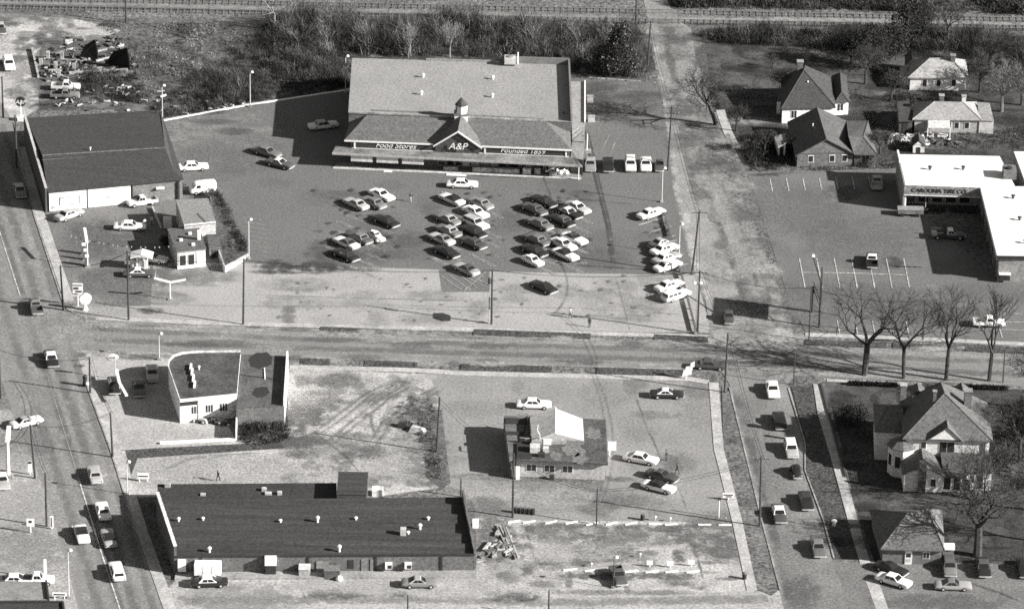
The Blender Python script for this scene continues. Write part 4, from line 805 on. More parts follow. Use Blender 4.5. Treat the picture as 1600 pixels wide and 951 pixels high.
for u in (.12, .34, .57, .79): MB().tube(E.lerp(D0 + ov, .28 + u * .06) + Vector((0, 0, .03)), H.lerp(C0 + ov, .28 + u * .06).lerp(E, .55) + Vector((0, 0, .03)), .035, .035, 4).build('roof_seam', m_dark, t); break
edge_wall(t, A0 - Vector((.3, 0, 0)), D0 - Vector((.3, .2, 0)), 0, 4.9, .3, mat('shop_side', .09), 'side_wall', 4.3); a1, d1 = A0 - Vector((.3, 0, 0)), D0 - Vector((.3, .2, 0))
cp = MB(); 
for i in range(6):
    a, b = a1.lerp(d1, i / 6), a1.lerp(d1, (i + 1) / 6); zt = 4.9 - .1 * i; cp.obox((a + b) / 2, b - a, (b - a).length, .42, zt, zt + .16)
    MB().obox((a + b) / 2, b - a, (b - a).length + .01, .42, zt - .02, zt + .14).build('coping', mat('pale_coping', .42), t)
LW = (C0 - D0).length; u1 = 130 / 212 * LW
wall_panel(D0, C0, .15, u1 * .46, .12, 3.3, .16).build('billboard_panel', m_white, t); wall_panel(D0, C0, u1 * .48, u1, .12, 3.3, .16).build('billboard_panel', m_white, t)
fp = wall_panel(D0, C0, u1 * .13, u1 * .38, 1.0, 2.5, .20).build('poster_frame', mat('poster_frame', .1), t); wall_panel(D0, C0, u1 * .14, u1 * .37, 1.08, 2.42, .22).build('poster', mat('poster', .6, broad=.6, bs=.7), fp)
wall_panel(D0, C0, u1 * .69, u1 * .77, 1.7, 2.3, .19).build('small_notice', mat('notice', .45, broad=.5, bs=2), t); wall_panel(D0, C0, u1 * .03, u1 * .1, .5, 1.1, .19).build('small_notice', mat('notice', .45, broad=.5, bs=2), t); wall_panel(D0, C0, u1 * .68, u1 * .82, 1.5, 1.58, .19).build('painted_rule', m_dark, t)
wall_panel(D0, C0, LW * .96, LW * .975, 0, 3.3, .3).build('corner_post', m_dark, t); wall_panel(D0, C0, u1 + .15, u1 + .3, 0, 3.6, .3).build('downpipe', m_dark, t)
wall_panel(D0, C0, LW * .80, LW * .86, 2.4, 2.6, .6).build('lamp_arm', m_white, t)
vent(t, G(141, 234, 5.1), .14, .5); vent(t, G(245, 176, 4.1), .15, .5, m_dark)

# ===== old gas station
base = G(296, 405); t = thing('old_gas_station', 'small gas station with a pale garage roof and a dark office roof', 'station', base)
Z1, Z2 = 4.0, 3.3
Cg = vecs([(288, 352), (337, 347), (325, 310), (275, 312)], Z1); walls(t, Cg, Z1 - .12, mat('station_wall', .36, broad=.2), 'garage_wall'); slab(t, Cg, Z1, .18, mat('station_gravel', .21, grain=.22), 'garage_roof', .12); edge_wall(t, Cg[0], Cg[1], Z1 - .15, Z1 + .1, .2, m_white, 'roof_edge')
Co = vecs([(277, 392), (321, 387), (309, 352), (263, 356)], Z2); Co[2].y = min(Co[2].y, Cg[1].y - .05); Co[3].y = min(Co[3].y, Cg[0].y - .05); walls(t, Co, Z2 - .12, mat('station_wall', .36, broad=.2), 'office_wall'); slab(t, Co, Z2, .18, mat('office_tar', .10, grain=.2), 'office_roof', .25)
LW = (Co[1] - Co[0]).length; 
for i, (a, b) in enumerate(((.06, .32), (.36, .62))): window(Co[0], Co[1], LW * a, LW * b, .5, 2.5, t, m_wglass, m_trim, 0)
wall_panel(Co[0], Co[1], LW * .68, LW * .98, 0, 2.7, .1).build('door', m_white, t); wall_panel(Co[0], Co[1], 0, LW * .66, .02, .5, .1).build('white_plinth', m_white, t)
for px, py, hh in ((311, 374, 1.6), (297, 366, .3), (283, 376, .3), (302, 383, .3)):
    p = G(px, py, Z2); MB().box(p.x - .25, p.x + .25, p.y - .3, p.y + .3, Z2 - .05, Z2 + hh).build('roof_box', m_white, t)
p = G(331, 345, Z1); MB().tube(G(309, 333, Z1 + .1), G(322, 347, Z1 + .1), .05, .05, 5).build('roof_conduit', m_dark, t)
MB().box(*(lambda p: (p.x - .7, p.x + .7, p.y - .5, p.y + .5))(G(262, 355)), 0, 1.8).build('white_cooler', m_white, t)
p0, p1 = G(238, 326), G(252, 358); MB().prism([p0 - Vector((.12, 0, 0)), p1 - Vector((.12, 0, 0)), p1 + Vector((.12, 0, 0)), p0 + Vector((.12, 0, 0))], 0, .5).build('kerb_wall', mat('kerb_wall', .45), t)
kerb('station_kerb', [(278, 410), (322, 405)], .2, .25, m_kerb)
bank = [(333, 378), (351, 426), (388, 403), (374, 366), (343, 314), (327, 306)]; o = MB().prism(GS(bank), -.02, [1.5, 1.1, .8, .9, .8, 1.3]).build('earth_bank', mat('bank_soil', .075, grain=.35, broad=.5, bs=.3), None, 'structure')
for a, b, z_ in (((333, 378), (351, 426), 1.35), ((351, 426), (388, 403), 1.0)): q = edge_wall(o, G(*a), G(*b), 0, z_ + .15, .22, mat('yard_wall', .4, broad=.3), 'retaining_wall', z_ - .15)
t2 = thing('lean_to_shed', 'low dark lean-to shed between the garage and the earth bank', 'shed', G(340, 385)); P = [G(327, 388, 1.9), G(346, 384, 1.9), G(338, 356, 1.9), G(322, 358, 1.9)]; walls(t2, P, 1.75, mat('leanto_board', .10)); slab(t2, P, [1.7, 1.5, 1.9, 2.1], .12, mat('leanto_tar', .07, broad=.4, bs=.6), 'roof', .15); wall_panel(P[0], P[1], .4, 1.2, 0, 1.5, .05).build('door', m_dark, t2)
# pump kiosk
p = G(222, 420); t = thing('pump_kiosk', 'small white gabled canopy over the gas pumps', 'kiosk', p)
for dx in (-.75, .75):
    for dy in (-.5, .5): MB().box(p.x + dx - .16, p.x + dx + .16, p.y + dy - .12, p.y + dy + .12, 0, 2.6).build('post', m_white, t)
for s in (-1, 1): MB().slab([p + Vector((0, -1.3, 3.05)), p + Vector((0, 1.3, 3.05)), p + Vector((s * 1.8, 1.3, 2.5)), p + Vector((s * 1.8, -1.3, 2.5))], .16).build('roof', m_white, t)
MB().box(p.x - .45, p.x + .45, p.y - .3, p.y + .3, .1, 1.6).build('pump', m_trim, t); MB().box(p.x - 1.2, p.x + 1.2, p.y - .8, p.y + .8, 0, .14).build('island', m_kerb, t)
p = G(208, 418); t = thing('oil_rack', 'white rounded oil cabinet beside the pump kiosk', 'cabinet', p); MB().lathe(p, [(.4, 0), (.5, .2), (.5, .9), (.35, 1.3), (.1, 1.4)], 10).build('cabinet', m_white, t, smooth=True); MB().lathe(p, [(.6, 0), (.6, .06)], 10).build('base', m_kerb, t)
for i, (px, py) in enumerate(((131, 397), (134, 406), (136, 415))):
    p = G(px, py); t = thing('gas_pump', 'slim dark gas pump on the kerbside island under the long lamp', 'gas pump', p, 'gas pumps on the kerbside island'); MB().box(p.x - .35, p.x + .35, p.y - .25, p.y + .25, .1, 1.55).build('cabinet', mat('pump_body', .12), t); MB().box(p.x - .3, p.x + .3, p.y - .2, p.y + .2, 1.55, 1.95).build('dial_head', m_white, t); MB().box(p.x - .5, p.x + .5, p.y - .5, p.y + .5, 0, .12).build('plinth', m_kerb, t)

# ===== service station with curved parapet
base = G(310, 655); t = thing('service_station', 'flat roofed white service station with curved parapet corner', 'station', base); ZS = 4.0
arc = [(281, 624), (370, 615), (376, 548), (310, 549)]; cv = [(300, 549.5), (285, 551), (272, 555), (264, 563), (263, 572)]
C = vecs(arc + cv, ZS); m_sw = mat('stucco', .82, broad=.1)
walls(t, C, ZS - .25, m_sw); slab(t, C, ZS - .2, .12, mat('station_tar', .07, grain=.25, broad=.5, bs=.25), 'roof')
for a, b in zip(C[2:], C[3:] + C[:1]): edge_wall(t, a, b, ZS - .4, ZS + .12, .13, mat('worn_coping', .6, broad=.4, bs=.6), 'coping')
edge_wall(t, C[0], C[1], ZS - .4, ZS + .02, .22, m_white, 'coping'); LW = (C[1] - C[0]).length; A, B = C[0], C[1]
wall_panel(A, B, 0, LW * .30, 2.9, 3.7, .08).build('sign_band', m_dark, t); wall_panel(A, B, LW * .31, LW * .335, .1, 3.8, .12).build('pilaster', mat('pilaster', .4), t)
for u in (.19, .44, .69): window(A, B, LW * u, LW * u + 1.3, 1.3, 2.7, t, m_wglass, m_trim, 2)
for px, py, nm in ((298, 575, 0), (300, 582, 0), (302, 592, 0), (304, 602, 0)):
    p = G(px, py, ZS - .2); MB().box(p.x - .14, p.x + .14, p.y - 1.0, p.y + 1.0, ZS - .22, ZS + .2).build('roof_duct', m_white, t)
vent(t, G(311, 577, ZS - .2), .15, .7)
Z2 = 3.2; C2 = vecs([(371, 637), (444, 634), (449, 556), (377, 553)], Z2); C2[0] = Vector((C[1].x + .15, C2[0].y, Z2)); C2[3] = Vector((C[2].x + .15, C2[3].y, Z2))
walls(t, C2, Z2 - .1, m_brick, 'bay_wall'); slab(t, C2, Z2, .12, mat('bay_roof', .095, grain=.25, broad=.4, bs=.3), 'bay_roof'); edge_wall(t, C2[1], C2[2], 0, Z2 + .9, .25, m_white, 'end_wall')
for px, py, r_ in ((407, 562, 1.9), (408, 612, 1.3)):
    p = G(px, py, Z2 + .004); MB().add([p + Vector((math.cos(a) * r_ * random.uniform(.8, 1.15), math.sin(a) * r_ * 1.6 * random.uniform(.8, 1.15), 0)) for a in [k * math.pi / 8 for k in range(16)]], [tuple(range(16))]).build('tar_patch', m_dark, t)
MB().tube(G(413, 575, Z2 + .05), G(414, 592, Z2 + .05), .1, .1, 5).build('roof_pipe', m_trim, t); MB().tube(G(375, 585, Z2 + .06), G(430, 592, Z2 + .06), .07, .07, 5).build('roof_pipe', m_dark, t)
p0, p1 = G(210, 583), G(250, 697); kerb('white_kerb', [(250, 693), (368, 687)], .3, .45, m_white)
o = edge_wall(None, G(370, 660), G(369, 688), -.02, 1.6, .2, m_trim, 'screen_wall'); tag(o, 'low white screen wall behind the service station', 'wall')

# ===== long brick shop
base = G(500, 903); t = thing('long_shop', 'long low brick shop with ribbed dark roof and many vents', 'shop', base)
F0, F1, B1, B0 = G(274, 869, 2.8), G(742, 866, 2.8), G(723, 776, 3.8), G(246, 781, 3.8); m_long = mat('long_brick', .12, grain=.2, broad=.12)
walls(t, [F0, F1, B1, B0], [2.7, 2.7, 3.7, 3.7], m_long); slab(t, [F0, F1, B1, B0], [2.8, 2.8, 3.8, 3.8], .12, m_tar)
edge_wall(t, B0, F0, 0, 5.1, .35, mat('end_brick', .10), 'end_wall', 4.5)
n = 7
for i in range(n):
    a, b = B0.lerp(F0, i / n), B0.lerp(F0, (i + 1) / n); zt = 5.1 - .6 * i / n; MB().obox((a + b) / 2, b - a, (b - a).length + .01, .5, zt - .1, zt + .08).build('coping', mat('long_coping', .62, broad=.3, bs=.5), t)
st = [1.2, .9, .6, .9, .6, .5]
for i in range(6):
    a, b = B1.lerp(F1, i / 6), B1.lerp(F1, (i + 1) / 6); zr = 3.8 - 1.0 * i / 6; MB().obox((a + b) / 2, b - a, (b - a).length + .01, .3, 0, zr + st[i]).build('parapet', m_long, t)
edge_wall(t, F0, F1, 2.66, 2.95, .2, m_dark, 'gutter')
LW = (F1 - F0).length
for u in (.082, .44, .665, .885): wall_panel(F0, F1, LW * u, LW * u + .3, 0, 2.6, .12).build('downpipe', m_dark, t)
window(F0, F1, LW * .575, LW * .595, .7, 2.1, t, m_wglass, m_dark, 0); wall_panel(F0, F1, LW * .62, LW * .64, .1, 2.2, .08).build('door', mat('shop_door', .17), t); wall_panel(F0, F1, LW * .65, LW * .66, .1, 2.2, .08).build('door', mat('shop_door', .17), t)
for u in (.70, .765):
    o = wall_panel(F0, F1, LW * u, LW * u + 1.0, .9, 1.7, .7).build('air_conditioner', m_trim, t); wall_panel(F0, F1, LW * u + .35, LW * u + .95, 1.0, 1.55, .73).build('grille', m_dark, o)
wall_panel(F0, F1, LW * .47, LW * .51, .2, 1.9, .12).build('meter_panel', mat('meter', .22), t); wall_panel(F0, F1, LW * .008, LW * .035, .6, 2.4, .5).build('white_cabinet', m_trim, t)
wall_panel(F0, F1, LW * .30, LW * .335, 0, 2.7, .9).build('door_canopy', m_dark, t); wall_panel(F0, F1, LW * .298, LW * .337, 1.8, 2.95, 1.1).build('canopy_front', m_white, t)
ww = MB().prism([F0 + Vector((0, -2.0, 0)), F1 + Vector((.3, -2.0, 0)), F1 + Vector((.3, 0, 0)), F0], -.02, .3).build('loading_walk', mat('loading_concrete', .27, broad=.3), t)
for px, py, k in ((317, 812, .5), (327, 862, .9), (438, 815, .45), (496, 815, 1.0), (556, 811, .45), (669, 811, .45), (656, 826, .9), (530, 861, 1.1), (279, 814, .7)):
    zr = 2.8 + 1.0 * (868 - py) / 90; vent(t, G(px, py, zr), .22 if k < .8 else .26, k)
p = G(630, 834, 3.2); MB().box(p.x - .4, p.x + .4, p.y - .4, p.y + .4, 3.1, 4.2).build('roof_box', m_metal, t); vent(t, G(638, 833, 3.2), .2, .4)
for k in range(1, 9): MB().tube(B0.lerp(F0, k / 9) + Vector((.6, 0, .02)), B1.lerp(F1, k / 9) + Vector((-.6, 0, .02)), .035, .035, 4).build('roof_seam', mat('seam_tar', .045), t)
# lower rear wing with its stair block
W0, W1, W2, W3 = B0 + Vector((.3, .1, 0)), G(526, 778, 2.8), G(526, 754, 2.8), G(246, 756, 2.8); W1.y = B1.lerp(B0, .4).y + .2
walls(t, [W0, W1, W2, W3], 2.7, m_long, 'rear_wall'); slab(t, [W0, W1, W2, W3], 2.82, .12, mat('rear_tar', .038, grain=.3, broad=.3), 'rear_roof')
S = [Vector((W1.x + .1, W1.y, 0)), Vector((W1.x + 4.4, W1.y, 0)), Vector((W1.x + 4.4, W2.y + .4, 0)), Vector((W1.x + .1, W2.y + .4, 0))]; walls(t, S, 4.3, mat('stair_block', .06), 'stair_block'); slab(t, S, 4.45, .15, m_tar, 'stair_roof', .1)
for px, py in ((262, 760), (317, 773), (412, 766), (420, 772), (436, 772)): p = G(px, py, 2.82); MB().box(p.x - random.uniform(.2, .7), p.x + .4, p.y - .3, p.y + .4, 2.8, 2.8 + random.uniform(.15, .6)).build('roof_debris', mat('pale_debris', .4, broad=.4, bs=1), t)
p = G(590, 772); o = MB().box(p.x - .8, p.x + .8, p.y - .8, p.y + .6, 0, 1.1).build('white_crate', m_white); tag(o, 'white crate behind the long brick shop', 'crate')

# ===== drive-in
base = G(875, 740); t = thing('drive_in_diner', 'flat roofed drive-in with a white painted gable roof', 'diner', base); ZD = 3.1
C = [G(808, 718, ZD), G(950, 724, ZD), G(946, 655, ZD), G(826, 650, ZD)]; m_dd = mat('diner_tar', .075, grain=.25, broad=.45, bs=.3); m_dw = mat('diner_wall', .42, broad=.2)
ins = Vector((0, .6, 0)); walls(t, [C[0] + ins, C[1] + ins - Vector((.4, 0, 0)), C[2] - Vector((.4, .3, 0)), C[3] - Vector((0, .3, 0))], ZD - .15, m_dw); slab(t, C, ZD, .3, m_dd, 'flat_roof')
Cl = [G(796, 719, ZD - .3), G(807, 718, ZD - .3), G(825, 650, ZD - .3), G(787, 650, ZD - .3)]; walls(t, Cl, ZD - .5, m_brick, 'side_wall'); slab(t, Cl, ZD - .25, .2, mat('diner_side_roof', .12, broad=.4, bs=.4), 'side_roof')
for px, py, sy in ((806, 658, .9), (806, 677, .5)):
    p = G(px, py, ZD - .24); MB().box(p.x - 1.6, p.x + 1.6, p.y - sy, p.y + sy, ZD - .3, ZD - .1).build('roof_patch', mat('wet_tar', .03), t)
r0, r1 = G(868, 638, ZD + 2.6), G(868, 676, ZD + 2.6); e0, e1 = G(910, 654, ZD + .9), G(912, 687, ZD + .9); l0, l1 = G(828, 655, ZD + .25), G(834, 690, ZD + .25)
r0, r1 = G(868, 638, ZD + 1.7), G(868, 676, ZD + 1.7); e0, e1 = G(910, 654, ZD + .6), G(912, 687, ZD + .6); l0, l1 = G(828, 651, ZD + .75), G(831, 688, ZD + .75)
MB().slab([r0, r1, e1, e0], .16).build('white_slope', mat('white_canopy_felt', .8, grain=.05, broad=.12, bs=.5), t); MB().slab([r0, l0, l1, r1], .16).build('grey_slope', mat('grey_slope', .40, broad=.3, bs=.4), t)
Dn = Vector((0, 0, .12))
MB().add([r1 - Dn, e1 - Dn, Vector((e1.x, e1.y, ZD)), Vector((l1.x, l1.y, ZD)), l1 - Dn], [(0, 4, 3, 2, 1)]).build('gable_end', mat('gable_end', .25), t); MB().add([r0 - Dn, e0 - Dn, Vector((e0.x, e0.y, ZD)), Vector((l0.x, l0.y, ZD)), l0 - Dn], [(0, 1, 2, 3, 4)]).build('gable_end', mat('gable_end', .25), t); edge_wall(t, l0, l1, ZD - .05, ZD + .62, .15, mat('gable_end', .25), 'side_upstand'); edge_wall(t, e0, e1, ZD - .05, ZD + .46, .15, mat('gable_end', .25), 'side_upstand')
for u in (.25, .5, .75): MB().tube(r0.lerp(r1, u) + Vector((0, 0, .01)), e0.lerp(e1, u) + Vector((0, 0, .01)), .03, .03, 4).build('felt_seam', mat('felt_seam', .45), t)

edge_wall(t, G(812, 689, ZD), G(912, 694, ZD), ZD, ZD + .6, .3, mat('roof_beam', .25), 'roof_beam'); q = r0; MB().tube((q.x, q.y, ZD), (q.x, q.y, ZD + 1.9), .12, .12, 6).build('vent_pipe', m_white, t)
p = G(819, 703, ZD); MB().box(p.x - 1.1, p.x + 1.1, p.y - 3.0, p.y + 2.6, ZD - .02, ZD + .03).build('dark_well_sheet', m_dark, t)  # flat dark sheet lying where the roof has its sunken equipment well
for px, py, sx, hh, m_ in ((836, 704, .75, .9, mat('unit_pale', .5)), (853, 705, .45, .7, mat('unit_pale', .5)), (845, 690, .5, .8, m_dark), (855, 692, .6, .9, m_white), (846, 712, .5, .5, m_dark), (834, 684, .5, .7, m_metal)):
    p = G(px, py, ZD); MB().box(p.x - sx, p.x + sx, p.y - sx, p.y + sx, ZD - .02, ZD + hh).build('rooftop_unit', m_, t)
q = G(843, 694, ZD); MB().path([q, q + Vector((0, 0, 1.6)), q + Vector((-.4, 0, 2.4)), q + Vector((-.3, 1.6, 2.5))], .09).build('flue_pipe', m_metal, t)
for px, py, r_ in ((928, 678, 1.4), (896, 702, 1.8), (905, 716, 1.2), (868, 712, 1.0)):
    p = G(px, py, ZD + .006); MB().add([p + Vector((math.cos(a) * r_ * random.uniform(.6, 1.3), math.sin(a) * r_ * 1.4 * random.uniform(.6, 1.3), 0)) for a in [k * math.pi / 9 for k in range(18)]], [tuple(range(18))]).build('gravel_patch', mat('roof_gravel_patch', .15, grain=.3), t)
for px in (941, 809): p = G(px, 743); MB().box(p.x - .22, p.x + .22, p.y - .2, p.y + .2, 0, ZD - .2).build('porch_post', m_white, t)
p = G(953, 712); MB().box(p.x - .3, p.x + .9, p.y - .1, p.y + .1, 1.0, 2.4).build('menu_board', m_white, t); MB().box(p.x - .1, p.x + .05, p.y - .08, p.y + .08, 0, 1.1).build('board_post', m_white, t)
p0 = G(905, 741); p1 = G(938, 741); MB().add([p0 + Vector((0, .3, 0)), p1 + Vector((0, .3, 0)), p1 + Vector((0, .3, 1.6)), p0 + Vector((0, -.3, 0)), p1 + Vector((0, -.3, 0)), p1 + Vector((0, -.3, 1.6))], [(0, 1, 2), (5, 4, 3), (0, 3, 4, 1), (1, 4, 5, 2), (0, 2, 5, 3)]).build('ramp_wall', m_trim, t)
MB().box(*(lambda p: (p.x - .3, p.x + .3, p.y - .3, p.y + .3))(G(809, 748)), 0, 2.0).build('ice_box', m_trim, t)
fr = [C[0] + ins, C[1] + ins]; LW = (fr[1] - fr[0]).length
for u in (.1, .3, .5): window(fr[0], fr[1], LW * u, LW * u + 1.6, 1.0, 2.2, t, m_wglass, m_trim, 1)
p = G(862, 749); o = MB().box(p.x - .35, p.x + .35, p.y - .25, p.y + .25, 0, .8).build('trash_bin', m_dark); tag(o, 'dark trash bin in front of the drive-in wall', 'bin')

# ===== tyre shop
base = G(1500, 330); t = thing('tyre_shop', 'L shaped shop with blazing white flat roof and tyre company lettering', 'shop', base); ZT = 4.8; m_rw = mat('white_roof', .74, grain=.04, broad=.12, bs=.3)
C = [G(1413, 289, ZT), G(1532, 293, ZT), G(1558, 399, ZT), G(1680, 401, ZT), G(1660, 292, ZT), G(1586, 291, ZT), G(1562, 244, ZT), G(1402, 241, ZT)]; m_ts = mat('tyre_shop_brick', .26, broad=.15)
rec = [C[0] + Vector((0, 3.2, 0)), Vector((C[1].x + .2, C[1].y + 3.2, 0))]; walls(t, [rec[0], rec[1], C[1] + Vector((.4, -.4, 0)), C[2] + Vector((.4, .4, 0)), C[3], C[4], C[5], C[6] - Vector((.3, .2, 0)), C[7] + Vector((.3, -.2, 0))], ZT - .2, m_ts); slab(t, C, ZT, .25, m_rw, 'roof')
m_fas = mat('fascia_tile', .27, grain=.25, broad=.1); A, B = C[0], C[1]; LW = (B - A).length; wall_panel(A, B, 0, LW, ZT - 1.75, ZT - .02, .05, -.25).build('fascia', m_fas, t); wall_panel(A, B, 0, LW, ZT - 1.85, ZT - 1.72, .12).build('fascia_trim', m_trim, t)
tm = text_mesh('CAROLINA TIRE CO', 1.0); place_text(tm, A, B, LW * .46, ZT - .88, t, m_dark, 'lettering', .09, 1.02)
p = A + Vector((.3, .3, 0)); MB().tube((p.x, p.y, 0), (p.x, p.y, ZT - 1.7), .15, .15, 7).build('canopy_post', m_trim, t); MB().tube((p.x + 3.5, p.y + .3, 0), (p.x + 3.5, p.y + .3, ZT - 1.7), .06, .06, 6).build('canopy_post', m_metal, t)
edge_wall(t, C[7] + Vector((.05, 0, 0)), C[0] + Vector((.05, 0, 0)), 0, ZT + .28, .28, m_ts, 'side_wall'); edge_wall(t, C[7] + Vector((.05, 0, 0)), C[7].lerp(C[0], .32) + Vector((.05, 0, 0)), ZT + .28, ZT + .8, .3, m_trim, 'coping')
wl = (rec[1] - rec[0]).length
for u, w_, lab in ((.22, 1.3, 0), (.38, 1.9, 1)): wall_panel(rec[0], rec[1], wl * u, wl * u + w_, 1.3, 2.7, .1).build('window_poster', mat('poster_paper', .45, broad=.5, bs=1.5), t)
for i in range(5): window(rec[0], rec[1], .4 + i * 2.3, 2.3 + i * 2.3, .4, 2.9, t, m_wglass, m_metal, 0)
SA, SB = C[1] + Vector((.4, -.4, 0)), C[2] + Vector((.4, .4, 0)); sl = (SB - SA).length
for i in range(5): wall_panel(SA, SB, sl * (.1 + .175 * i), sl * (.1 + .175 * i) + 3.0, .05, 3.4, .06).build('bay_door', mat('bay_door', .06), t); wall_panel(SA, SB, sl * (.1 + .175 * i) + 3.3, sl * (.1 + .175 * i) + 3.6, 0, 4.4, .2).build('pilaster', m_fas, t)
edge_wall(t, C[1] + Vector((-.02, 0, 0)), C[2] + Vector((-.02, 0, 0)), ZT - .7, ZT - .03, .2, m_fas, 'side_fascia'); edge_wall(t, C[2], C[3], ZT - .5, ZT - .03, .15, m_dark, 'front_fascia')
FA, FB = C[2] + Vector((.4, .4, 0)), C[3].copy(); dn = (FB - FA).normalized()
for i in range(5):
    c = FA + dn * (1.0 + i * .95) + Vector((0, -.03, ZT - 1.25)); rm = MB(); vs = []
    for k in range(14):
        a = 2 * math.pi * k / 14
        for rr, dy in ((.36, 0), (.36, -.08), (.22, -.08), (.22, 0)): vs.append(c + Vector((math.cos(a) * rr, dy, math.sin(a) * rr)))
    rm.add(vs, [(k * 4 + j, k * 4 + (j + 1) % 4, ((k + 1) % 14) * 4 + (j + 1) % 4, ((k + 1) % 14) * 4 + j) for k in range(14) for j in range(4)]).build('ring_emblem', m_trim, t)
wall_panel(FA, FB, .2, 1.9, .5, 1.5, .8).build('wall_cooler', m_dark, t); wall_panel(FA, FB, .1, 2.0, 1.5, 1.62, .85).build('cooler_lid', m_trim, t)
for px, py in ((1453, 265), (1505, 265), (1583, 310), (1593, 344), (1602, 380)): vent(t, G(px, py, ZT), .3, .75, mat('dark_vent', .06))
p = G(1576, 276, ZT); o = MB().box(p.x - 1.0, p.x + 1.2, p.y - 1.2, p.y + 1.6, ZT - .05, ZT + 1.5).build('rooftop_unit', mat('unit_grey', .15), t); MB().lathe((p.x, p.y, ZT + 1.5), [(.6, 0), (.55, .25), (.1, .3)], 10).build('fan_cowl', m_dark, o)
# tyres set out under the canopy
def tyre(p, tilt, lab, grp):
    mb = MB(); n, k = 12, 6; vs = [((.30 + .12 * math.cos(b)) * math.cos(a), .12 * math.sin(b), (.30 + .12 * math.cos(b)) * math.sin(a)) for a in [2 * math.pi * i / n for i in range(n)] for b in [2 * math.pi * j / k for j in range(k)]]
    mb.add(vs, [(i * k + j, i * k + (j + 1) % k, ((i + 1) % n) * k + (j + 1) % k, ((i + 1) % n) * k + j) for i in range(n) for j in range(k)])
    o = mb.build('tyre', m_tyre, None, smooth=True); o.location = p; o.rotation_euler = (0, 0, tilt); tag(o, lab, 'tyre', grp); return o
for i in range(7): tyre(G(1491 + i * 5.0, 332 + i * .3) + Vector((0, 0, .42)), .25, 'black tyre standing in the row under the shop canopy', 'tyres in a row under the canopy')
for i in range(7): tyre(G(1443 + i * 5.2, 330 + (i % 2) * 3) + Vector((0, 0, .42)), random.uniform(0, 3), 'black tyre among the loose ones by the shop window', 'loose tyres by the shop window')
p = G(1420, 336); t = thing('display_trailer', 'low white display trailer at the tyre shop corner', 'trailer', p); MB().box(p.x - 1.9, p.x + 2.4, p.y - .8, p.y + .8, .5, 1.2).build('bed', mat('trailer_pale', .16, broad=.4, bs=1), t); MB().box(p.x - 1.95, p.x + 2.45, p.y - .85, p.y + .85, 1.2, 1.32).build('rim', mat('trailer_rim', .22), t)
for dx in (-1.2, 1.4):
    for s in (-1, 1): MB().tube((p.x + dx, p.y + s * .75, .33), (p.x + dx, p.y + s * .95, .33), .33, .33, 10).build('wheel', m_tyre, t)
# neighbour's white roof
base = G(1620, 330); t = thing('white_roofed_shed', 'flat white roofed building just behind the tyre shop', 'building', base); C = [G(1604, 288, 5.2), G(1700, 288, 5.2), G(1690, 238, 5.2), G(1585, 237, 5.2)]; walls(t, C, 5.0, m_ts); slab(t, C, 5.2, .25, m_rw, 'roof', .1); wall_panel(C[0], C[1], 1, 2.2, 0, 2.2, .08).build('door', m_dark, t)
# ---------------------------------------------------------------- houses
m_clap = mat('white_clapboard', .62, grain=.1, broad=.25, bs=.6, stretch=(.6, .6, 4, 0))
m_roofd = mat('dark_house_roof', .050, grain=.22, broad=.15, bs=.4); m_rooflt = mat('pale_house_roof', .27, grain=.22, broad=.22, bs=.5); m_roofm = mat('mid_house_roof', .085, grain=.22, broad=.16, bs=.4)
def roof4(t, FL, FR, BR, BL, R0, R1, m, along='x', th=.16, name='roof', over=.35):
    """hip or gable roof: eave corners and the two ridge ends; along y: R0 is the front end"""
    c = (FL + FR + BR + BL) / 4
    def o(p): d = p - c; d.z = 0; return p + d.normalized() * over
    FL, FR, BR, BL = o(FL), o(FR), o(BR), o(BL)
    V = [FL, FR, BR, BL, R0, R1]; D = Vector((0, 0, th)); V += [p - D for p in V]
    F = [(0, 1, 5, 4), (1, 2, 5), (2, 3, 4, 5), (3, 0, 4)] if along == 'x' else [(0, 1, 4), (1, 2, 5, 4), (2, 3, 5), (3, 0, 4, 5)]
    F = F + [(0, 6, 7, 1), (1, 7, 8, 2), (2, 8, 9, 3), (3, 9, 6, 0), (9, 8, 7, 6)]
    ob = MB().add(V, F).build(name, m, t)
    prs = [(0, 4), (3, 4), (1, 5), (2, 5), (4, 5)] if along == 'x' else [(0, 4), (1, 4), (2, 5), (3, 5), (4, 5)]
    for a, b in prs: MB().tube(V[a] + Vector((0, 0, .0)), V[b] + Vector((0, 0, .0)), .09, .09, 5).build('ridge_cap', m, ob)
    return ob
def gable_roof(t, FL, FR, BR, BL, R0, R1, m, wm, over=.4, th=.16):
    """ridge runs front to back; gable walls at both ends"""
    ob = None
    for E0, E1 in ((FL, BL), (FR, BR)):
        out = (E0 - R0); out.z = 0; out.normalize(); f = (R0 - R1); f.z = 0; f.normalize(); sl = (E0 - R0) / (Vector((E0.x - R0.x, E0.y - R0.y, 0)).length)
        a, b, c2, d = R0 + f * over, E0 + f * over + sl * over, E1 - f * over + sl * over, R1 - f * over
        ob = MB().slab([a, b, c2, d], th).build('roof', m, t)
    for A, B, T in ((FL, FR, R0), (BL, BR, R1)):
        z = A.z; f = (R0 - R1); f.z = 0; f.normalize(); f *= .1
        MB().add([A - f, B - f, T - f - Vector((0, 0, th)), A + f, B + f, T + f - Vector((0, 0, th))], [(0, 1, 2), (5, 4, 3), (0, 3, 4, 1), (1, 4, 5, 2), (2, 5, 3, 0)]).build('gable_wall', wm, t)
    return ob
def chimney(t, p, z0, z1, s=.5, m=None):
    o = MB().box(p.x - s, p.x + s, p.y - s, p.y + s, z0, z1).build('chimney', m or m_brick, t); MB().box(p.x - s - .1, p.x + s + .1, p.y - s - .1, p.y + s + .1, z1, z1 + .14).build('chimney_cap', m_kerb, o)
def hz(px, py, z): return G(px, py, z)
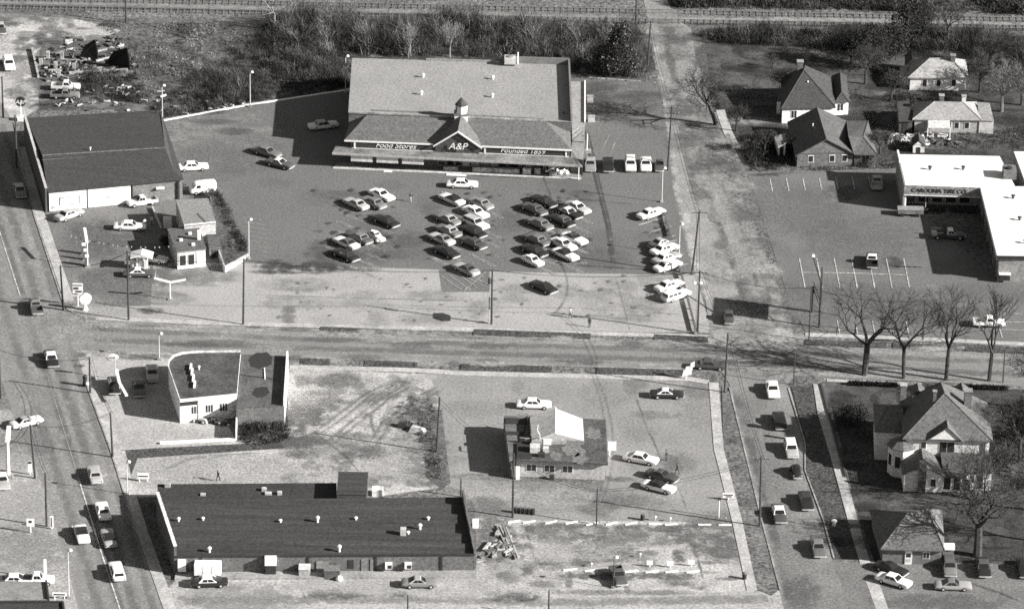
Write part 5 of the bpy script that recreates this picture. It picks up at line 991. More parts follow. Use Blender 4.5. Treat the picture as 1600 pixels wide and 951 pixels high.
def inset(P, k=.1):
    c = sum(P, Vector()) / len(P); return [p + (c - p).normalized() * k for p in P]
# --- white house with steep dark hip roof
t = thing('hip_roof_house', 'white house with a steep dark hip roof and brick chimney', 'house', G(1262, 192)); z = 3.0
FL, FR, BR, BL = hz(1222, 169, z), hz(1304, 167, z), hz(1298, 122, z), hz(1222, 124, z); Cw = inset([FL, FR, BR, BL]); walls(t, Cw, z, mat('bright_clapboard', .78)); roof4(t, FL, FR, BR, BL, hz(1256, 110, 6.4), hz(1258, 103, 6.4), m_roofd, 'y')
A, B = Cw[0], Cw[1]; L_ = (B - A).length
for u in (.17, .62): window(A, B, L_ * u, L_ * u + 1.1, 1.0, 2.5, t, m_wglass, m_trim, 1)
chimney(t, hz(1250, 106, 6.2), 3.5, 7.4); vent(t, hz(1262, 132, 4.9), .12, .7)
W = [hz(1306, 160, 2.6), hz(1326, 158, 2.6), hz(1322, 118, 2.6), hz(1300, 120, 2.6)]; W[0] = Vector((FR.x + .2, W[0].y, 2.6)); W[3] = Vector((BR.x + .4, W[3].y, 2.6)); walls(t, inset(W), 2.6, mat('bright_clapboard', .78), 'porch_wall'); roof4(t, *W, W[0].lerp(W[1], .5) + Vector((0, 1.5, 1.2)), W[3].lerp(W[2], .5) + Vector((0, -1.5, 1.2)), m_roofd, 'y', name='porch_roof')
A, B = inset(W)[0], inset(W)[1]; window(A, B, .4, 1.7, .8, 2.2, t, m_wglass, m_trim, 1)
W = [hz(1214, 158, 2.5), hz(1221, 158, 2.5), hz(1221, 136, 2.5), hz(1218, 136, 2.5)]; W[1].x = Cw[0].x - .05; W[2].x = W[1].x; walls(t, W, 2.4, mat('bright_clapboard', .78), 'side_room'); slab(t, W, [2.5, 3.0, 3.0, 2.5], .14, m_roofd, 'side_roof', .2)
# --- brick house with front gable
t = thing('brick_gable_house', 'dark brick house with front gable and white framed windows', 'house', G(1300, 258)); z = 2.6
FL, FR, BR, BL = hz(1246, 240, z), hz(1334, 238, z), hz(1323, 190, z), hz(1234, 190, z); walls(t, [FL, FR, BR, BL], z, m_brick); gable_roof(t, FL, FR, BR, BL, hz(1291, 216, 5.3), hz(1277, 169, 5.3), m_roofm, m_brick)
L_ = (FR - FL).length
for u in (.19, .57, .79): window(FL, FR, L_ * u, L_ * u + 1.0, .9, 2.2, t, m_wglass, m_trim, 0)
W = [hz(1334, 240, 2.5), hz(1370, 241, 2.5), hz(1356, 190, 2.5), hz(1324, 190, 2.5)]; W[0].x = FR.x + .1; walls(t, inset(W, .2), 2.45, m_brick, 'wing_wall'); roof4(t, *W, hz(1326, 213, 4.6), hz(1349, 214, 4.3), m_roofm, 'x', name='wing_roof')
A, B = inset(W, .2)[:2]; L_ = (B - A).length; window(A, B, L_ * .3, L_ * .3 + 1.5, 1.0, 2.2, t, m_wglass, m_trim, 1); vent(t, hz(1270, 197, 4.6), .1, .5)
t2 = thing('garden_shed', 'small pale roofed shed beside the brick house', 'shed', G(1215, 225)); P = [hz(1216, 228, 2), hz(1228, 226, 2), hz(1226, 210, 2), hz(1210, 213, 2)]; walls(t2, inset(P), 1.9, m_clap); slab(t2, P, [1.9, 2.2, 2.2, 1.9], .12, m_rooflt, 'roof', .15); wall_panel(inset(P)[0], inset(P)[1], .3, 1.0, 0, 1.7, .06).build('door', m_dark, t2)
t2 = thing('carport', 'low mid grey carport roof on posts against the brick house', 'carport', G(1240, 225)); P = [hz(1226, 224, 2.3), hz(1244, 222, 2.3), hz(1246, 207, 2.3), hz(1228, 207, 2.3)]; slab(t2, P, 2.3, .14, m_roofm, 'roof')
for p in P: MB().box(p.x - .08, p.x + .08, p.y - .08, p.y + .08, 0, 2.2).build('post', m_trim, t2)
# --- two pale roofed bungalows
t = thing('upper_bungalow', 'white bungalow with pale hip roof backed by dark trees', 'house', G(1466, 140)); z = 2.6
FL, FR, BR, BL = hz(1421, 121, z), hz(1511, 121, z), hz(1507, 95, z), hz(1424, 95, z); Cw = inset([FL, FR, BR, BL], .2); walls(t, Cw, z, m_clap); roof4(t, FL, FR, BR, BL, hz(1453, 91, 4.9), hz(1486, 91, 4.9), m_rooflt, 'x'); A, B = Cw[:2]; L_ = (B - A).length
for u in (.22, .47, .74): window(A, B, L_ * u, L_ * u + .9, .8, 2.2, t, m_wglass, m_trim, 0)
chimney(t, hz(1489, 93, 4.8), 3, 5.6, .4); W = [hz(1406, 118, 2.2), hz(1421, 118, 2.2), hz(1421, 105, 2.2), hz(1406, 105, 2.2)]; W[1].x = W[2].x = Cw[0].x - .05; walls(t, inset(W), 2.1, m_clap, 'porch_wall'); slab(t, W, 2.2, .12, m_rooflt, 'porch_roof')
W = [hz(1414, 102, 2.5), hz(1424, 102, 2.5), hz(1426, 86, 2.5), hz(1414, 86, 2.5)]; W[1].x = W[2].x = Cw[3].x - .05; walls(t, inset(W), 2.4, m_clap, 'rear_room'); slab(t, W, [2.5, 3.6, 3.6, 2.5], .14, m_roofm, 'rear_roof')
t = thing('lower_bungalow', 'pale roofed bungalow with a lean-to porch above the rubbish heap', 'house', G(1480, 207)); z = 2.6
FL, FR, BR, BL = hz(1428, 186, z), hz(1531, 187, z), hz(1524, 160, z), hz(1432, 160, z); Cw = inset([FL, FR, BR, BL], .2); walls(t, Cw, z, mat('drab_clapboard', .34)); roof4(t, FL, FR, BR, BL, hz(1460, 159, 4.5), hz(1505, 160, 4.5), mat('tin_roof', .27, broad=.15), 'x'); A, B = Cw[:2]; L_ = (B - A).length
for u in (.38, .5, .62, .78): window(A, B, L_ * u, L_ * u + .9, .8, 2.1, t, m_wglass, m_trim, 0)
chimney(t, hz(1471, 158, 4.4), 3, 5.5, .4); chimney(t, hz(1506, 155, 4.4), 3, 5.0, .35, m_clap); W = [hz(1532, 189, 2.4), hz(1553, 190, 2.4), hz(1546, 168, 2.4), hz(1527, 166, 2.4)]; W[0].x = Cw[1].x + .05; walls(t, inset(W), 2.3, m_clap, 'wing_wall'); slab(t, W, [2.5, 2.5, 3.2, 3.2], .14, m_rooflt, 'wing_roof'); P = [hz(1450, 199, 2.1), hz(1485, 199, 2.1), hz(1484, 188, 2.5), hz(1450, 187, 2.5)]; slab(t, P, [2.0, 2.0, 2.5, 2.5], .1, mat('porch_tin', .48), 'porch_roof')
for p in P[:2]: MB().box(p.x - .08, p.x + .08, p.y - .02, p.y + .14, 0, 1.95).build('porch_post', m_trim, t)
t = thing('back_shed', 'dark weathered shed between the two bungalows', 'shed', G(1415, 200)); P = [hz(1405, 188, 2.4), hz(1426, 188, 2.4), hz(1420, 162, 2.4), hz(1402, 163, 2.4)]; walls(t, inset(P), 2.3, mat('weathered_board', .07)); slab(t, P, [2.3, 2.3, 2.9, 2.9], .14, m_roofd, 'roof', .2); wall_panel(inset(P)[0], inset(P)[1], .6, 1.5, 0, 1.9, .06).build('door', m_dark, t)
t = thing('dog_house', 'tiny gabled hut beside the rubbish heap', 'hut', G(1435, 232)); P = [hz(1427, 226, 1.6), hz(1445, 226, 1.6), hz(1443, 215, 1.6), hz(1426, 215, 1.6)]; walls(t, P, 1.6, m_clap); gable_roof(t, P[0], P[1], P[2], P[3], P[0].lerp(P[1], .5) + Vector((0, 0, .9)), P[3].lerp(P[2], .5) + Vector((0, 0, .9)), m_roofd, m_clap, .2, .1); wall_panel(P[0], P[1], .6, 1.3, 0, 1.1, .05).build('opening', m_dark, t)
# --- large white house
t = thing('large_white_house', 'two storey white house with steep grey roof, dormer and bay', 'house', G(1480, 750)); z = 6.2
FL, FR, BR, BL = hz(1413, 684, z), hz(1549, 688, z), hz(1540, 630, z), hz(1410, 628, z); Cw = inset([FL, FR, BR, BL], .35); walls(t, Cw, z, m_clap); m_vr = mat('slate_roof', .105, grain=.22, broad=.12, bs=.4); roof4(t, FL, FR, BR, BL, hz(1476, 614, 11.0), hz(1470, 597, 11.0), m_vr, 'y', name='main_roof'); A, B = Cw[:2]; L_ = (B - A).length
window(A, B, L_ * .18, L_ * .18 + .9, 4.4, 5.6, t, m_wglass, m_trim, 0); window(A, B, L_ * .40, L_ * .40 + 2.4, 3.7, 5.7, t, m_wglass, m_trim, 1)
wall_panel(A, B, L_ * .955, L_ * .985, 0, 6.4, .25).build('corner_board', m_trim, t); wall_panel(A, B, L_ * .36, L_ * .60, 3.0, 3.6, .1).build('window_apron', mat('window_apron', .4), t)
d0, d1, dt = hz(1450, 685, z + .1), hz(1503, 687, z + .1), hz(1481, 666, z + 2.1); bk = Vector((0, 4.2, 0)); gable_roof(t, d0, d1, d1 + bk * .2, d0 + bk * .2, dt, dt + bk, m_vr, m_clap, .3, .14)
for px, py, z1, s in ((1412, 601, 10.6, .45), (1461, 611, 11.6, .25), (1513, 610, 11.0, .55)): p = hz(px, py, z1); chimney(t, Vector((p.x, p.y + (.0), 0)), 5, z1, s)
for px, py in ((1434, 612), (1503, 612)):
    p = hz(px, py, 8.0); e = MB().box(p.x - .9, p.x + .9, p.y - 1.2, p.y + 1.4, 6.0, 8.0).build('dormer', m_clap, t); MB().slab([p + Vector((-1.1, -1.3, .1)), p + Vector((0, -1.3, .9)), p + Vector((0, 1.5, .9)), p + Vector((-1.1, 1.5, .1))], .12).build('dormer_roof', m_vr, e); MB().slab([p + Vector((0, -1.3, .9)), p + Vector((1.1, -1.3, .1)), p + Vector((1.1, 1.5, .1)), p + Vector((0, 1.5, .9))], .12).build('dormer_roof', m_vr, e)
W = [hz(1368, 672, 5.0), hz(1411, 674, 5.0), hz(1410, 634, 5.0), hz(1366, 632, 5.0)]; W[1].x = W[2].x = Cw[0].x - .06; walls(t, inset(W, .2), 5.0, m_clap, 'wing_wall'); roof4(t, *W, W[0].lerp(W[3], .5) + Vector((1.6, 0, 1.8)), W[1].lerp(W[2], .5) + Vector((0, 0, 2.4)), m_vr, 'x', name='wing_roof')
c = hz(1402, 694, 4.6); c.x = Cw[0].x - .4; MB().lathe((c.x, c.y, -.05), [(2.1, 0), (2.1, 4.6)], 8).build('bay', m_clap, t); MB().lathe((c.x, c.y, 4.55), [(2.4, 0), (2.35, .12), (.1, 1.6)], 8).build('bay_roof', m_vr, t)
for a in (-112.5, -157.5): d = Vector((math.cos(R(a)), math.sin(R(a)), 0)); q = Vector((c.x, c.y, 0)) + d * 1.95; MB().obox(q, (-d.y, d.x), .8, .1, 1.6, 3.4).build('window', m_wglass, t)
p = [hz(1369, 690, 2.7), hz(1384, 690, 2.7), hz(1384, 672, 2.7), hz(1369, 672, 2.7)]; slab(t, p, 2.7, .14, m_vr, 'side_porch_roof')
for q in p[:2]: MB().box(q.x - .1, q.x + .1, q.y - .1, q.y + .1, 0, 2.6).build('porch_post', m_trim, t)
z = 3.0; E = [hz(1413, 739, z), hz(1473, 741, z), None, None]; E[3] = Vector((E[0].x, Cw[0].y - .05, z)); E[2] = Vector((E[1].x, Cw[0].y - .05, z)); walls(t, E, z, m_clap, 'kitchen_wall'); ap = E[0].lerp(E[1], .5) + Vector((0, 0, 1.5)); gable_roof(t, E[0], E[1], E[2], E[3], ap, Vector((ap.x, E[3].y - .3, ap.z)), m_vr, m_clap, .3)
window(E[0], E[1], 3.9, 4.8, .9, 2.3, t, m_wglass, m_trim, 0); q = E[0].lerp(E[1], .47); MB().box(q.x - .55, q.x + .55, q.y - .5, q.y + .1, 0, 5.2).build('chimney', mat('soot_brick', .07), t)
Pz = [Vector((E[1].x + .05, E[1].y + .2, 0)), hz(1509, 746, 2.7), Vector((0, 0, 0)), Vector((E[1].x + .05, E[2].y, 0))]; Pz[2] = Vector((Pz[1].x, E[2].y, 0)); walls(t, [p + Vector((0, .3, 0)) if i < 2 else p for i, p in enumerate(Pz)], 2.6, m_clap, 'sunroom_wall'); slab(t, [Pz[0] + Vector((0, -.3, 0)), Pz[1] + Vector((.1, -.3, 0)), Pz[2] + Vector((.1, 0, 0)), Pz[3]], [2.75, 2.75, 4.0, 4.0], .15, mat('porch_shingle', .08), 'sunroom_roof'); wl = (Pz[1] - Pz[0]).length
for i in range(3): window(Pz[0] + Vector((0, .3, 0)), Pz[1] + Vector((0, .3, 0)), .15 + i * wl / 3, (i + 1) * wl / 3 - .1, .3, 2.4, t, m_wglass, m_trim, 0)
Q = [Vector((Pz[1].x + .1, Pz[1].y + 1.2, 0)), hz(1550, 741, 3.0), None, None]; Q[1].y = Q[0].y; Q[1].z = 0; Q[2] = Vector((Q[1].x, E[2].y, 0)); Q[3] = Vector((Q[0].x, E[2].y, 0)); walls(t, Q, 3.0, m_clap, 'back_room_wall'); slab(t, [Q[0] - Vector((0, .3, 0)), Q[1] + Vector((.2, -.3, 0)), Q[2] + Vector((.2, 0, 0)), Q[3]], [3.1, 3.1, 3.9, 3.9], .15, mat('porch_shingle', .08), 'back_room_roof')
window(Q[0], Q[1], .5, 1.4, 1.2, 2.6, t, m_wglass, m_trim, 0); wall_panel(Q[0], Q[1], 1.7, 2.6, .3, 2.5, .08).build('door', m_dark, t); MB().box(Q[0].x + 1.4, Q[0].x + 3, Q[0].y - 1.4, Q[0].y, 0, .35).build('steps', m_kerb, t)
# --- small brick house on the corner driveway
t = thing('small_brick_house', 'small brick house with hip roof, white ladder-like door and bare tree shadow', 'house', G(1425, 880)); z = 2.6
FL, FR, BR, BL = hz(1378, 856, z), hz(1474, 859, z), hz(1470, 798, z), hz(1361, 797, z); Cw = inset([FL, FR, BR, BL], .3); walls(t, Cw, z, mat('house_brick', .16, broad=.2)); roof4(t, FL, FR, BR, BL, hz(1418, 801, 5.3), hz(1450, 795, 5.3), mat('corner_shingle', .115, grain=.25, broad=.15), 'x'); A, B = Cw[:2]; L_ = (B - A).length
dr = wall_panel(A, B, L_ * .38, L_ * .50, .05, 2.3, .1).build('door', m_trim, t); wall_panel(A, B, L_ * .40, L_ * .48, 1.2, 1.8, .12).build('door_pane', m_wglass, dr); wall_panel(A, B, L_ * .40, L_ * .48, .4, .9, .12).build('door_panel', mat('door_panel', .5), dr); window(A, B, L_ * .68, L_ * .80, 1.0, 2.1, t, m_wglass, m_trim, 1)
p = hz(1482, 852, 2.6); MB().box(p.x - .9, p.x + .9, p.y - .6, p.y + .6, 2.2, 2.75).build('awning', m_white, t); MB().box(p.x - .8, p.x + .8, p.y - .3, p.y + 1.2, 0, 2.2).build('side_entry', mat('house_brick', .16), t)
# --- flat roofed corner shop at the lower corner
t = thing('flat_corner_shop', 'flat pale roofed shop with a dark tar front roof at the corner lot', 'shop', G(30, 990)); P = [hz(-80, 938, 3.2), hz(76, 936, 3.2), hz(72, 908, 3.2), hz(-80, 908, 3.2)]; walls(t, P, 3.1, m_brick); slab(t, P, 3.2, .15, mat('pale_tar', .21, broad=.25, bs=.4), 'rear_roof'); edge_wall(t, P[1], P[2], 3.0, 3.5, .25, m_dark, 'parapet')
P2 = [hz(-80, 1000, 3.6), hz(108, 1000, 3.6), hz(98, 941, 3.6), hz(-80, 941, 3.6)]; walls(t, P2, 3.5, m_brick, 'front_wall'); slab(t, P2, 3.6, .2, m_tar, 'front_roof'); edge_wall(t, P2[3], P2[2], 3.4, 3.85, .3, mat('tar_edge', .03), 'parapet'); edge_wall(t, P2[2], P2[1], 3.4, 3.85, .3, mat('tar_edge', .03), 'parapet')
# ---------------------------------------------------------------- ruins and rubble at the clearing
t = thing('ruined_foundation', 'low broken foundation walls with piers among rubble', 'ruin', G(130, 95)); m_old = mat('old_block', .30, grain=.25, broad=.4, bs=.6)
for a, b, h in (((60, 122), (50, 78), .5), ((75, 94), (125, 97), .4), ((108, 117), (200, 112), .6), ((152, 82), (192, 74), .4), ((150, 97), (172, 92), .4)): edge_wall(t, G(*a), G(*b), 0, h, .35, m_old, 'broken_wall')
for px, py in ((75, 92), (97, 92), (116, 91), (92, 120), (116, 108), (64, 100), (87, 108)): p = G(px, py); MB().box(p.x - .3, p.x + .3, p.y - .3, p.y + .3, 0, random.uniform(.9, 1.5)).build('pier', m_old, t)
P = GS([(140, 128), (205, 118), (208, 112), (152, 118)]); MB().prism(P, 0, .25).build('floor_slab', mat('old_floor', .15, grain=.3), t)
for i, pts in enumerate((((122, 93, 0), (153, 96, 0), (149, 82, 0), (146, 62, 1)), ((163, 101, 0), (203, 110, 0), (197, 94, 0), (193, 75, 1)))):
    A, B = G(pts[0][0], pts[0][1]), G(pts[1][0], pts[1][1]); T = G(pts[1][0], pts[1][1]); hh = HT(B, pts[3][1]); o = thing('burnt_roof_section', 'charred black gable section standing in the ruin, %s' % ('beside the white rubble' if i == 0 else 'at the end of the floor slab'), 'ruin', A)
    n = Vector((.1, -.25, 0)); V = [A, B, B + Vector((0, 0, hh * .55)), B + Vector((-.5, 0, hh)), A + (B - A) * .35 + Vector((0, 0, hh * .65))]; V += [p + Vector((.05, .3, 0)) for p in V]
    MB().add(V, [(0, 1, 2, 3, 4), (9, 8, 7, 6, 5)] + [(i_, 5 + i_, 5 + (i_ + 1) % 5, (i_ + 1) % 5) for i_ in range(5)]).build('charred_panel', mat('charred', .012, grain=.2), o); MB().tube(A + Vector((-.2, -.2, 0)), B + Vector((0, -.2, hh)), .1, .1, 5).build('rafter', mat('charred', .012), o)
def rubble(name, pts, n, s, vals, label, cat, seed=1):
    r = random.Random(seed); mb = MB(); cs = []
    for i in range(n):
        a, b = r.choice(pts), r.choice(pts); k = r.random(); p = G(a[0] + (b[0] - a[0]) * k + r.uniform(-4, 4), a[1] + (b[1] - a[1]) * k + r.uniform(-2, 2)); an = r.uniform(0, 6.3); L_, w_ = s * r.uniform(.3, 1.6), s * r.uniform(.12, .4); z0 = r.uniform(0, .3); k0 = len(mb.v)
        mb.obox(p, (math.cos(an), math.sin(an)), L_, w_, z0 - .05, z0 + r.uniform(.08, .3)); v = r.choice(vals); cs += [(v, 1, 1, 1)] * (len(mb.v) - k0)
    o = mb.build(name, mat('rubble', .3, grain=.25, attr=True)); mb.attr(o, cs); o['kind'] = 'stuff'; tag(o, label, cat); return o
rubble('rubble', [(150, 70), (185, 62), (170, 72), (190, 72), (55, 95), (65, 118), (85, 112), (120, 105), (170, 108), (90, 80), (110, 62), (75, 128), (200, 95), (215, 105)], 260, 1.2, (.36, .2, .12, .06, .42, .03, .1, .05), 'scattered pale boards and rubble around the ruin', 'rubble', 3)
rubble('roadside_debris', [(90, 165), (170, 160), (165, 135), (190, 138), (260, 180), (330, 172), (380, 162)], 90, .9, (.5, .3, .15, .7), 'loose debris along the clearing edge and lot kerb', 'debris', 5)
rubble('scrap_heap', [(1445, 225), (1500, 225), (1470, 215), (1440, 208), (1390, 222), (1400, 215)], 110, 1.2, (.5, .3, .1, .06, .65), 'heap of scrap boards behind the tyre shop', 'scrap', 6)
rubble('junk_pile', [(350, 415), (378, 405), (385, 402), (360, 412)], 60, .9, (.6, .4, .08, .05), 'pile of junk at the point of the old station yard', 'junk', 8)
rubble('scrap_pile', [(308, 657), (350, 662), (325, 655), (340, 660)], 150, 1.0, (.6, .04, .03, .1, .3, .05), 'heap of dark scrap parts against the service station wall', 'scrap', 9)
rubble('lumber_pile', [(780, 835), (800, 868), (795, 845), (770, 860), (750, 868)], 50, 1.6, (.4, .3, .15, .1), 'scattered lumber beside the long brick shop', 'lumber', 10)
for i, (a, b) in enumerate((((780, 822), (803, 870)), ((786, 824), (806, 876)), ((791, 826), (810, 874)), ((777, 826), (796, 868)))):
    A, B = G(*a), G(*b); o = MB().obox((A + B) / 2, B - A, (B - A).length, .22, .25, .42).build('timber_beam', mat('timber_%d' % (i % 2), (.36, .22)[i % 2], broad=.3)); tag(o, 'long pale timber beam in the lumber beside the long shop', 'beam', 'beams in the lumber pile')
# ---------------------------------------------------------------- poles, wires, lamps, signs
m_wire = mat('cable', .02, grain=0)
TOPS = {}
def pole(key, bx, by, ty, label, r=.15, arms=0, tx=None, trans=False, adir=(1, 0), grp='utility poles along the streets'):
    b = G(bx, by); h = HT(b, ty); t = thing('utility_pole', label, 'utility pole', b, grp); lean = Vector((((tx - bx) * .10) if tx is not None else 0, 0, 0))
    top = b + Vector((0, 0, h)) + lean; MB().tube(b - Vector((0, 0, .1)), top, r * 1.2, r * .85, 7).build('shaft', m_wood, t); a = Vector((adir[0], adir[1], 0)).normalized()
    for k in range(arms):
        c = top - Vector((0, 0, .35 + .95 * k)); MB().tube(c - a * 1.35, c + a * 1.35, .075, .075, 4).build('crossarm', m_wood, t)
        for u in (-1.2, -.6, .6, 1.2): q = c + a * u; MB().lathe(q, [(.05, 0), (.07, .12), (.03, .22)], 6).build('insulator', mat('insulator', .3), t)
    if trans: c = top - Vector((0, 0, 2.0)); MB().lathe(c + Vector((-.42, 0, -.5)), [(.24, 0), (.27, .1), (.27, .85), (.15, 1.0)], 9).build('transformer', mat('transformer', .06), t)
    TOPS[key] = top; return t
pole('a', 99, 484, 414, 'leaning utility pole beside the kerb sign cluster at the crossing', tx=96)
pole('b', 201, 500, 392, 'tall utility pole in front of the double lamp arms')
pole('c', 380, 507, 404, 'utility pole at the tip of the pale apron near the old station yard', tx=382)
pole('d', 768, 506, 421, 'utility pole beside the lozenge sign at the apron', trans=True)
pole('e', 1090, 521, 423, 'utility pole with crossarm at the side street corner', arms=1)
pole('f', 1081, 428, 329, 'utility pole with crossarm halfway up the rail', arms=1, tx=1090)
pole('g', 1043, 266, 166, 'utility pole with two crossarms beside the small dark car', arms=2, tx=1047)
pole('h', 1011, 113, 33, 'utility pole by the woods edge on the side street', tx=1015)
pole('i', 993, 47, -6, 'utility pole beside the railway crossing')
pole('j', 197, 36, -8, 'utility pole in the field behind the ruin')
pole('k', 1264, 532, 448, 'thin utility pole beside the billboard posts', r=.1)
pole('l', 1240, 601, 553, 'short pole at the corner of the side street lawn', r=.09)
pole('m', 1442, 531, 468, 'thin pole between two roadside trees', r=.1)
pole('n', 1567, 598, 546, 'thin pole beyond the last roadside tree', r=.1)
pole('o', 1187, 822, 713, 'tall utility pole with crossarm on the grass verge of the side street', arms=1, tx=1185)
pole('p', 801, 808, 708, 'tall utility pole behind the row of drums', trans=True)
pole('q', 932, 819, 763, 'short pole at the wheel stop row below the drive-in', r=.11)
pole('r', 682, 706, 620, 'utility pole on the weedy strip beside the drive-in lot', tx=686)
pole('s', 141, 614, 558, 'utility pole at the service station corner')
pole('t', 176, 714, 644, 'utility pole on the main street sidewalk by the white kerb', tx=174)
pole('u', 55, 747, 663, 'utility pole beside the tall white lamp at the corner lot', tx=50)
pole('v', 73, 822, 738, 'utility pole beside the small white kerb sign')
pole('w', 1, 622, 545, 'utility pole on the far kerb of the main street')
pole('x', 1132, 613, 520, 'utility pole at the end of the drive-in sidewalk', tx=1134)
pole('y', 5, 184, 120, 'utility pole at the edge of the dirt clearing'); pole('z', 26, 262, 180, 'utility pole in the shade of the dark roofed shop')
pole('aa', 637, 965, 929, 'pole at the alley opposite the long shop', r=.12); pole('ab', 857, 965, 921, 'pole with a step bracket at the alley below the gravel lot', r=.12)
pole('ac', 720, 776, 748, 'stub pole behind the end of the long shop', r=.12); pole('ad', 115, 150, 132, 'short post beside the white pickup at the ruin', r=.07)
def wire(a, b, sag=.9, dz=0.0, off=0.0, n=10):
    A, B = (TOPS[a] if isinstance(a, str) else a) - Vector((0, 0, dz)), (TOPS[b] if isinstance(b, str) else b) - Vector((0, 0, dz)); d = (B - A); s = Vector((-d.y, d.x, 0)).normalized() * off
    pts = [A.lerp(B, k / n) + s - Vector((0, 0, sag * 4 * (k / n) * (1 - k / n))) for k in range(n + 1)]
    return MB().path(pts, .028, 4)
m_out = G(1700, 540) + Vector((0, 0, 9)); m_far = G(-80, 600) + Vector((0, 0, 9)); dn = G(1205, 980) + Vector((0, 0, 10))
runs = [('a', 'b', 'strung from the leaning pole to the pole by the double lamp'), ('b', 'c', 'strung across the forecourt edge to the apron pole'), ('c', 'd', 'strung over the pale apron'), ('d', 'e', 'strung over the apron to the side street corner'), ('e', 'x', 'crossing the cross street by the drive-in'), ('e', 'f', 'along the timber rail'), ('f', 'g', 'from the rail up to the double crossarm pole'), ('g', 'h', 'beside the side street by the woods'), ('h', 'i', 'running to the railway crossing'), ('x', 'o', 'over the side street verge'), ('o', 'q', 'over the drive-in lot to the short pole'), ('q', 'p', 'above the wheel stop row'), ('s', 't', 'above the main street sidewalk'), ('w', 's', 'crossing the main street at the service station'), ('u', 't', 'crossing the main street below the white kerb'), ('e', 'k', 'over the side street mouth'), ('k', 'm', 'above the roadside verge to the tree pole'), ('u', 'v', 'along the corner lot kerb'), ('p', 'r', 'over the drive-in lot corner')]
for a, b, lb in runs:
    t = thing('overhead_wire', 'thin dark overhead wire ' + lb, 'wire', (TOPS[a].x, TOPS[a].y, TOPS[a].z)); wire(a, b, .9, .25).build('strand', m_wire, t); wire(a, b, 1.1, .3, .45).build('strand', m_wire, t)
# lamps
m_lampw = mat('lamp_white', .8, grain=.03)
def lamp(bx, by, ty, label, dark=False, arm=None, n=1, r=.09):
    b = G(bx, by); h = HT(b, ty); t = thing('lot_lamp', label, 'lamp post', b, 'lamp posts around the lots'); MB().tube(b, b + Vector((0, 0, h)), r, r * .7, 7).build('post', mat('lamp_dark', .04) if dark else mat('lamp_post_pale', .5, grain=.05), t); MB().box(b.x - .25, b.x + .25, b.y - .25, b.y + .25, 0, .35).build('footing', m_kerb, t)
    for k in range(n):
        d = Vector((.35 if n == 1 else (-1) ** k * .5, -.1, 0)); c = b + Vector((0, 0, h)); MB().tube(c - Vector((0, 0, .1)), c + d, .05, .05, 5).build('arm', mat('lamp_post_pale', .5), t); MB().lathe(c + d + Vector((0, 0, -.18)), [(.12, 0), (.3, .06), (.24, .26), (.1, .36)], 9).build('lamp_head', m_lampw, t)
for a in ((391, 167, 112, 'pale lamp post on the white kerb near the woods'), (254, 189, 133, 'pale lamp post at the white kerb end behind the dark roofed shop'), (389, 406, 342, 'pale lamp post at the tip of the old station yard'), (1034, 316, 262, 'pale lamp post beside the lone white sedan'), (1061, 398, 349, 'pale lamp post beside the line of white cars'), (540, 146, 87, 'pale lamp post behind the shaded side of the supermarket'), (108, 934, 858, 'tall pale lamp post at the corner lot kerb'), (199, 772, 720, 'pale lamp post beside the low white street sign'), (249, 562, 520, 'pale lamp post behind the service station')): lamp(*a)
lamp(1087, 521, 441, 'pale twin headed lamp post at the end of the rail', n=2); lamp(958, 918, 869, 'dark post with a white lamp beside the dark pickup', True, r=.07); lamp(1597, 886, 836, 'dark post with white globe lamp at the driveway end', True)
def tube_lamp(bx, by, ty, dirs, label, L_=2.6):
    b = G(bx, by); h = HT(b, ty); t = thing('tube_lamp', label, 'lamp post', b); MB().tube(b, b + Vector((0, 0, h)), .1, .08, 7).build('post', m_lampw, t); MB().box(b.x - .4, b.x + .4, b.y - .4, b.y + .4, 0, .2).build('footing', m_kerb, t); c = b + Vector((0, 0, h))
    for dx, dy, dz in dirs: d = Vector((dx, dy, dz)).normalized(); s = d.cross(Vector((0, 0, 1))).normalized() * .22; e = c + d * L_; u = Vector((0, 0, .1)); MB().add([c - s - u, c + s - u, c + s + u, c - s + u, e - s - u, e + s - u, e + s + u, e - s + u], [(3, 2, 1, 0), (4, 5, 6, 7), (0, 1, 5, 4), (1, 2, 6, 5), (2, 3, 7, 6), (3, 0, 4, 7)]).build('tube_arm', m_lampw, t)
tube_lamp(266, 468, 441, ((-1, .1, .22), (1, .1, .18)), 'white post with two bright spread lamp arms on the forecourt'); tube_lamp(137, 417, 379, ((-.4, 2.2, .4),), 'white post with one long bright lamp arm over the kerbside pumps', 4.2); tube_lamp(187, 614, 598, ((.2, -.6, 0), (-.6, 3.2, .1)), 'white post with slanted bright arm in front of the service station', 4.6); 
b = G(13, 745); t = thing('lamp_sign', 'tall white lamp standard with bulky head at the corner lot', 'lamp post', b); h = HT(b, 672); MB().tube(b, b + Vector((0, 0, h)), .3, .22, 8).build('post', m_lampw, t); c = b + Vector((0, 0, h)); MB().add([c + Vector(p) for p in ((-.3, -.4, -1.8), (.4, -.4, -1.8), (.6, -.3, .6), (0, -.3, .6), (-.3, .4, -1.8), (.4, .4, -1.8), (.6, .4, .6), (0, .4, .6))], [(0, 1, 2, 3), (7, 6, 5, 4), (0, 4, 5, 1), (1, 5, 6, 2), (2, 6, 7, 3), (3, 7, 4, 0)]).build('head', m_lampw, t); MB().box(b.x - .7, b.x + .7, b.y - .6, b.y + .6, 0, .5).build('footing', m_kerb, t)
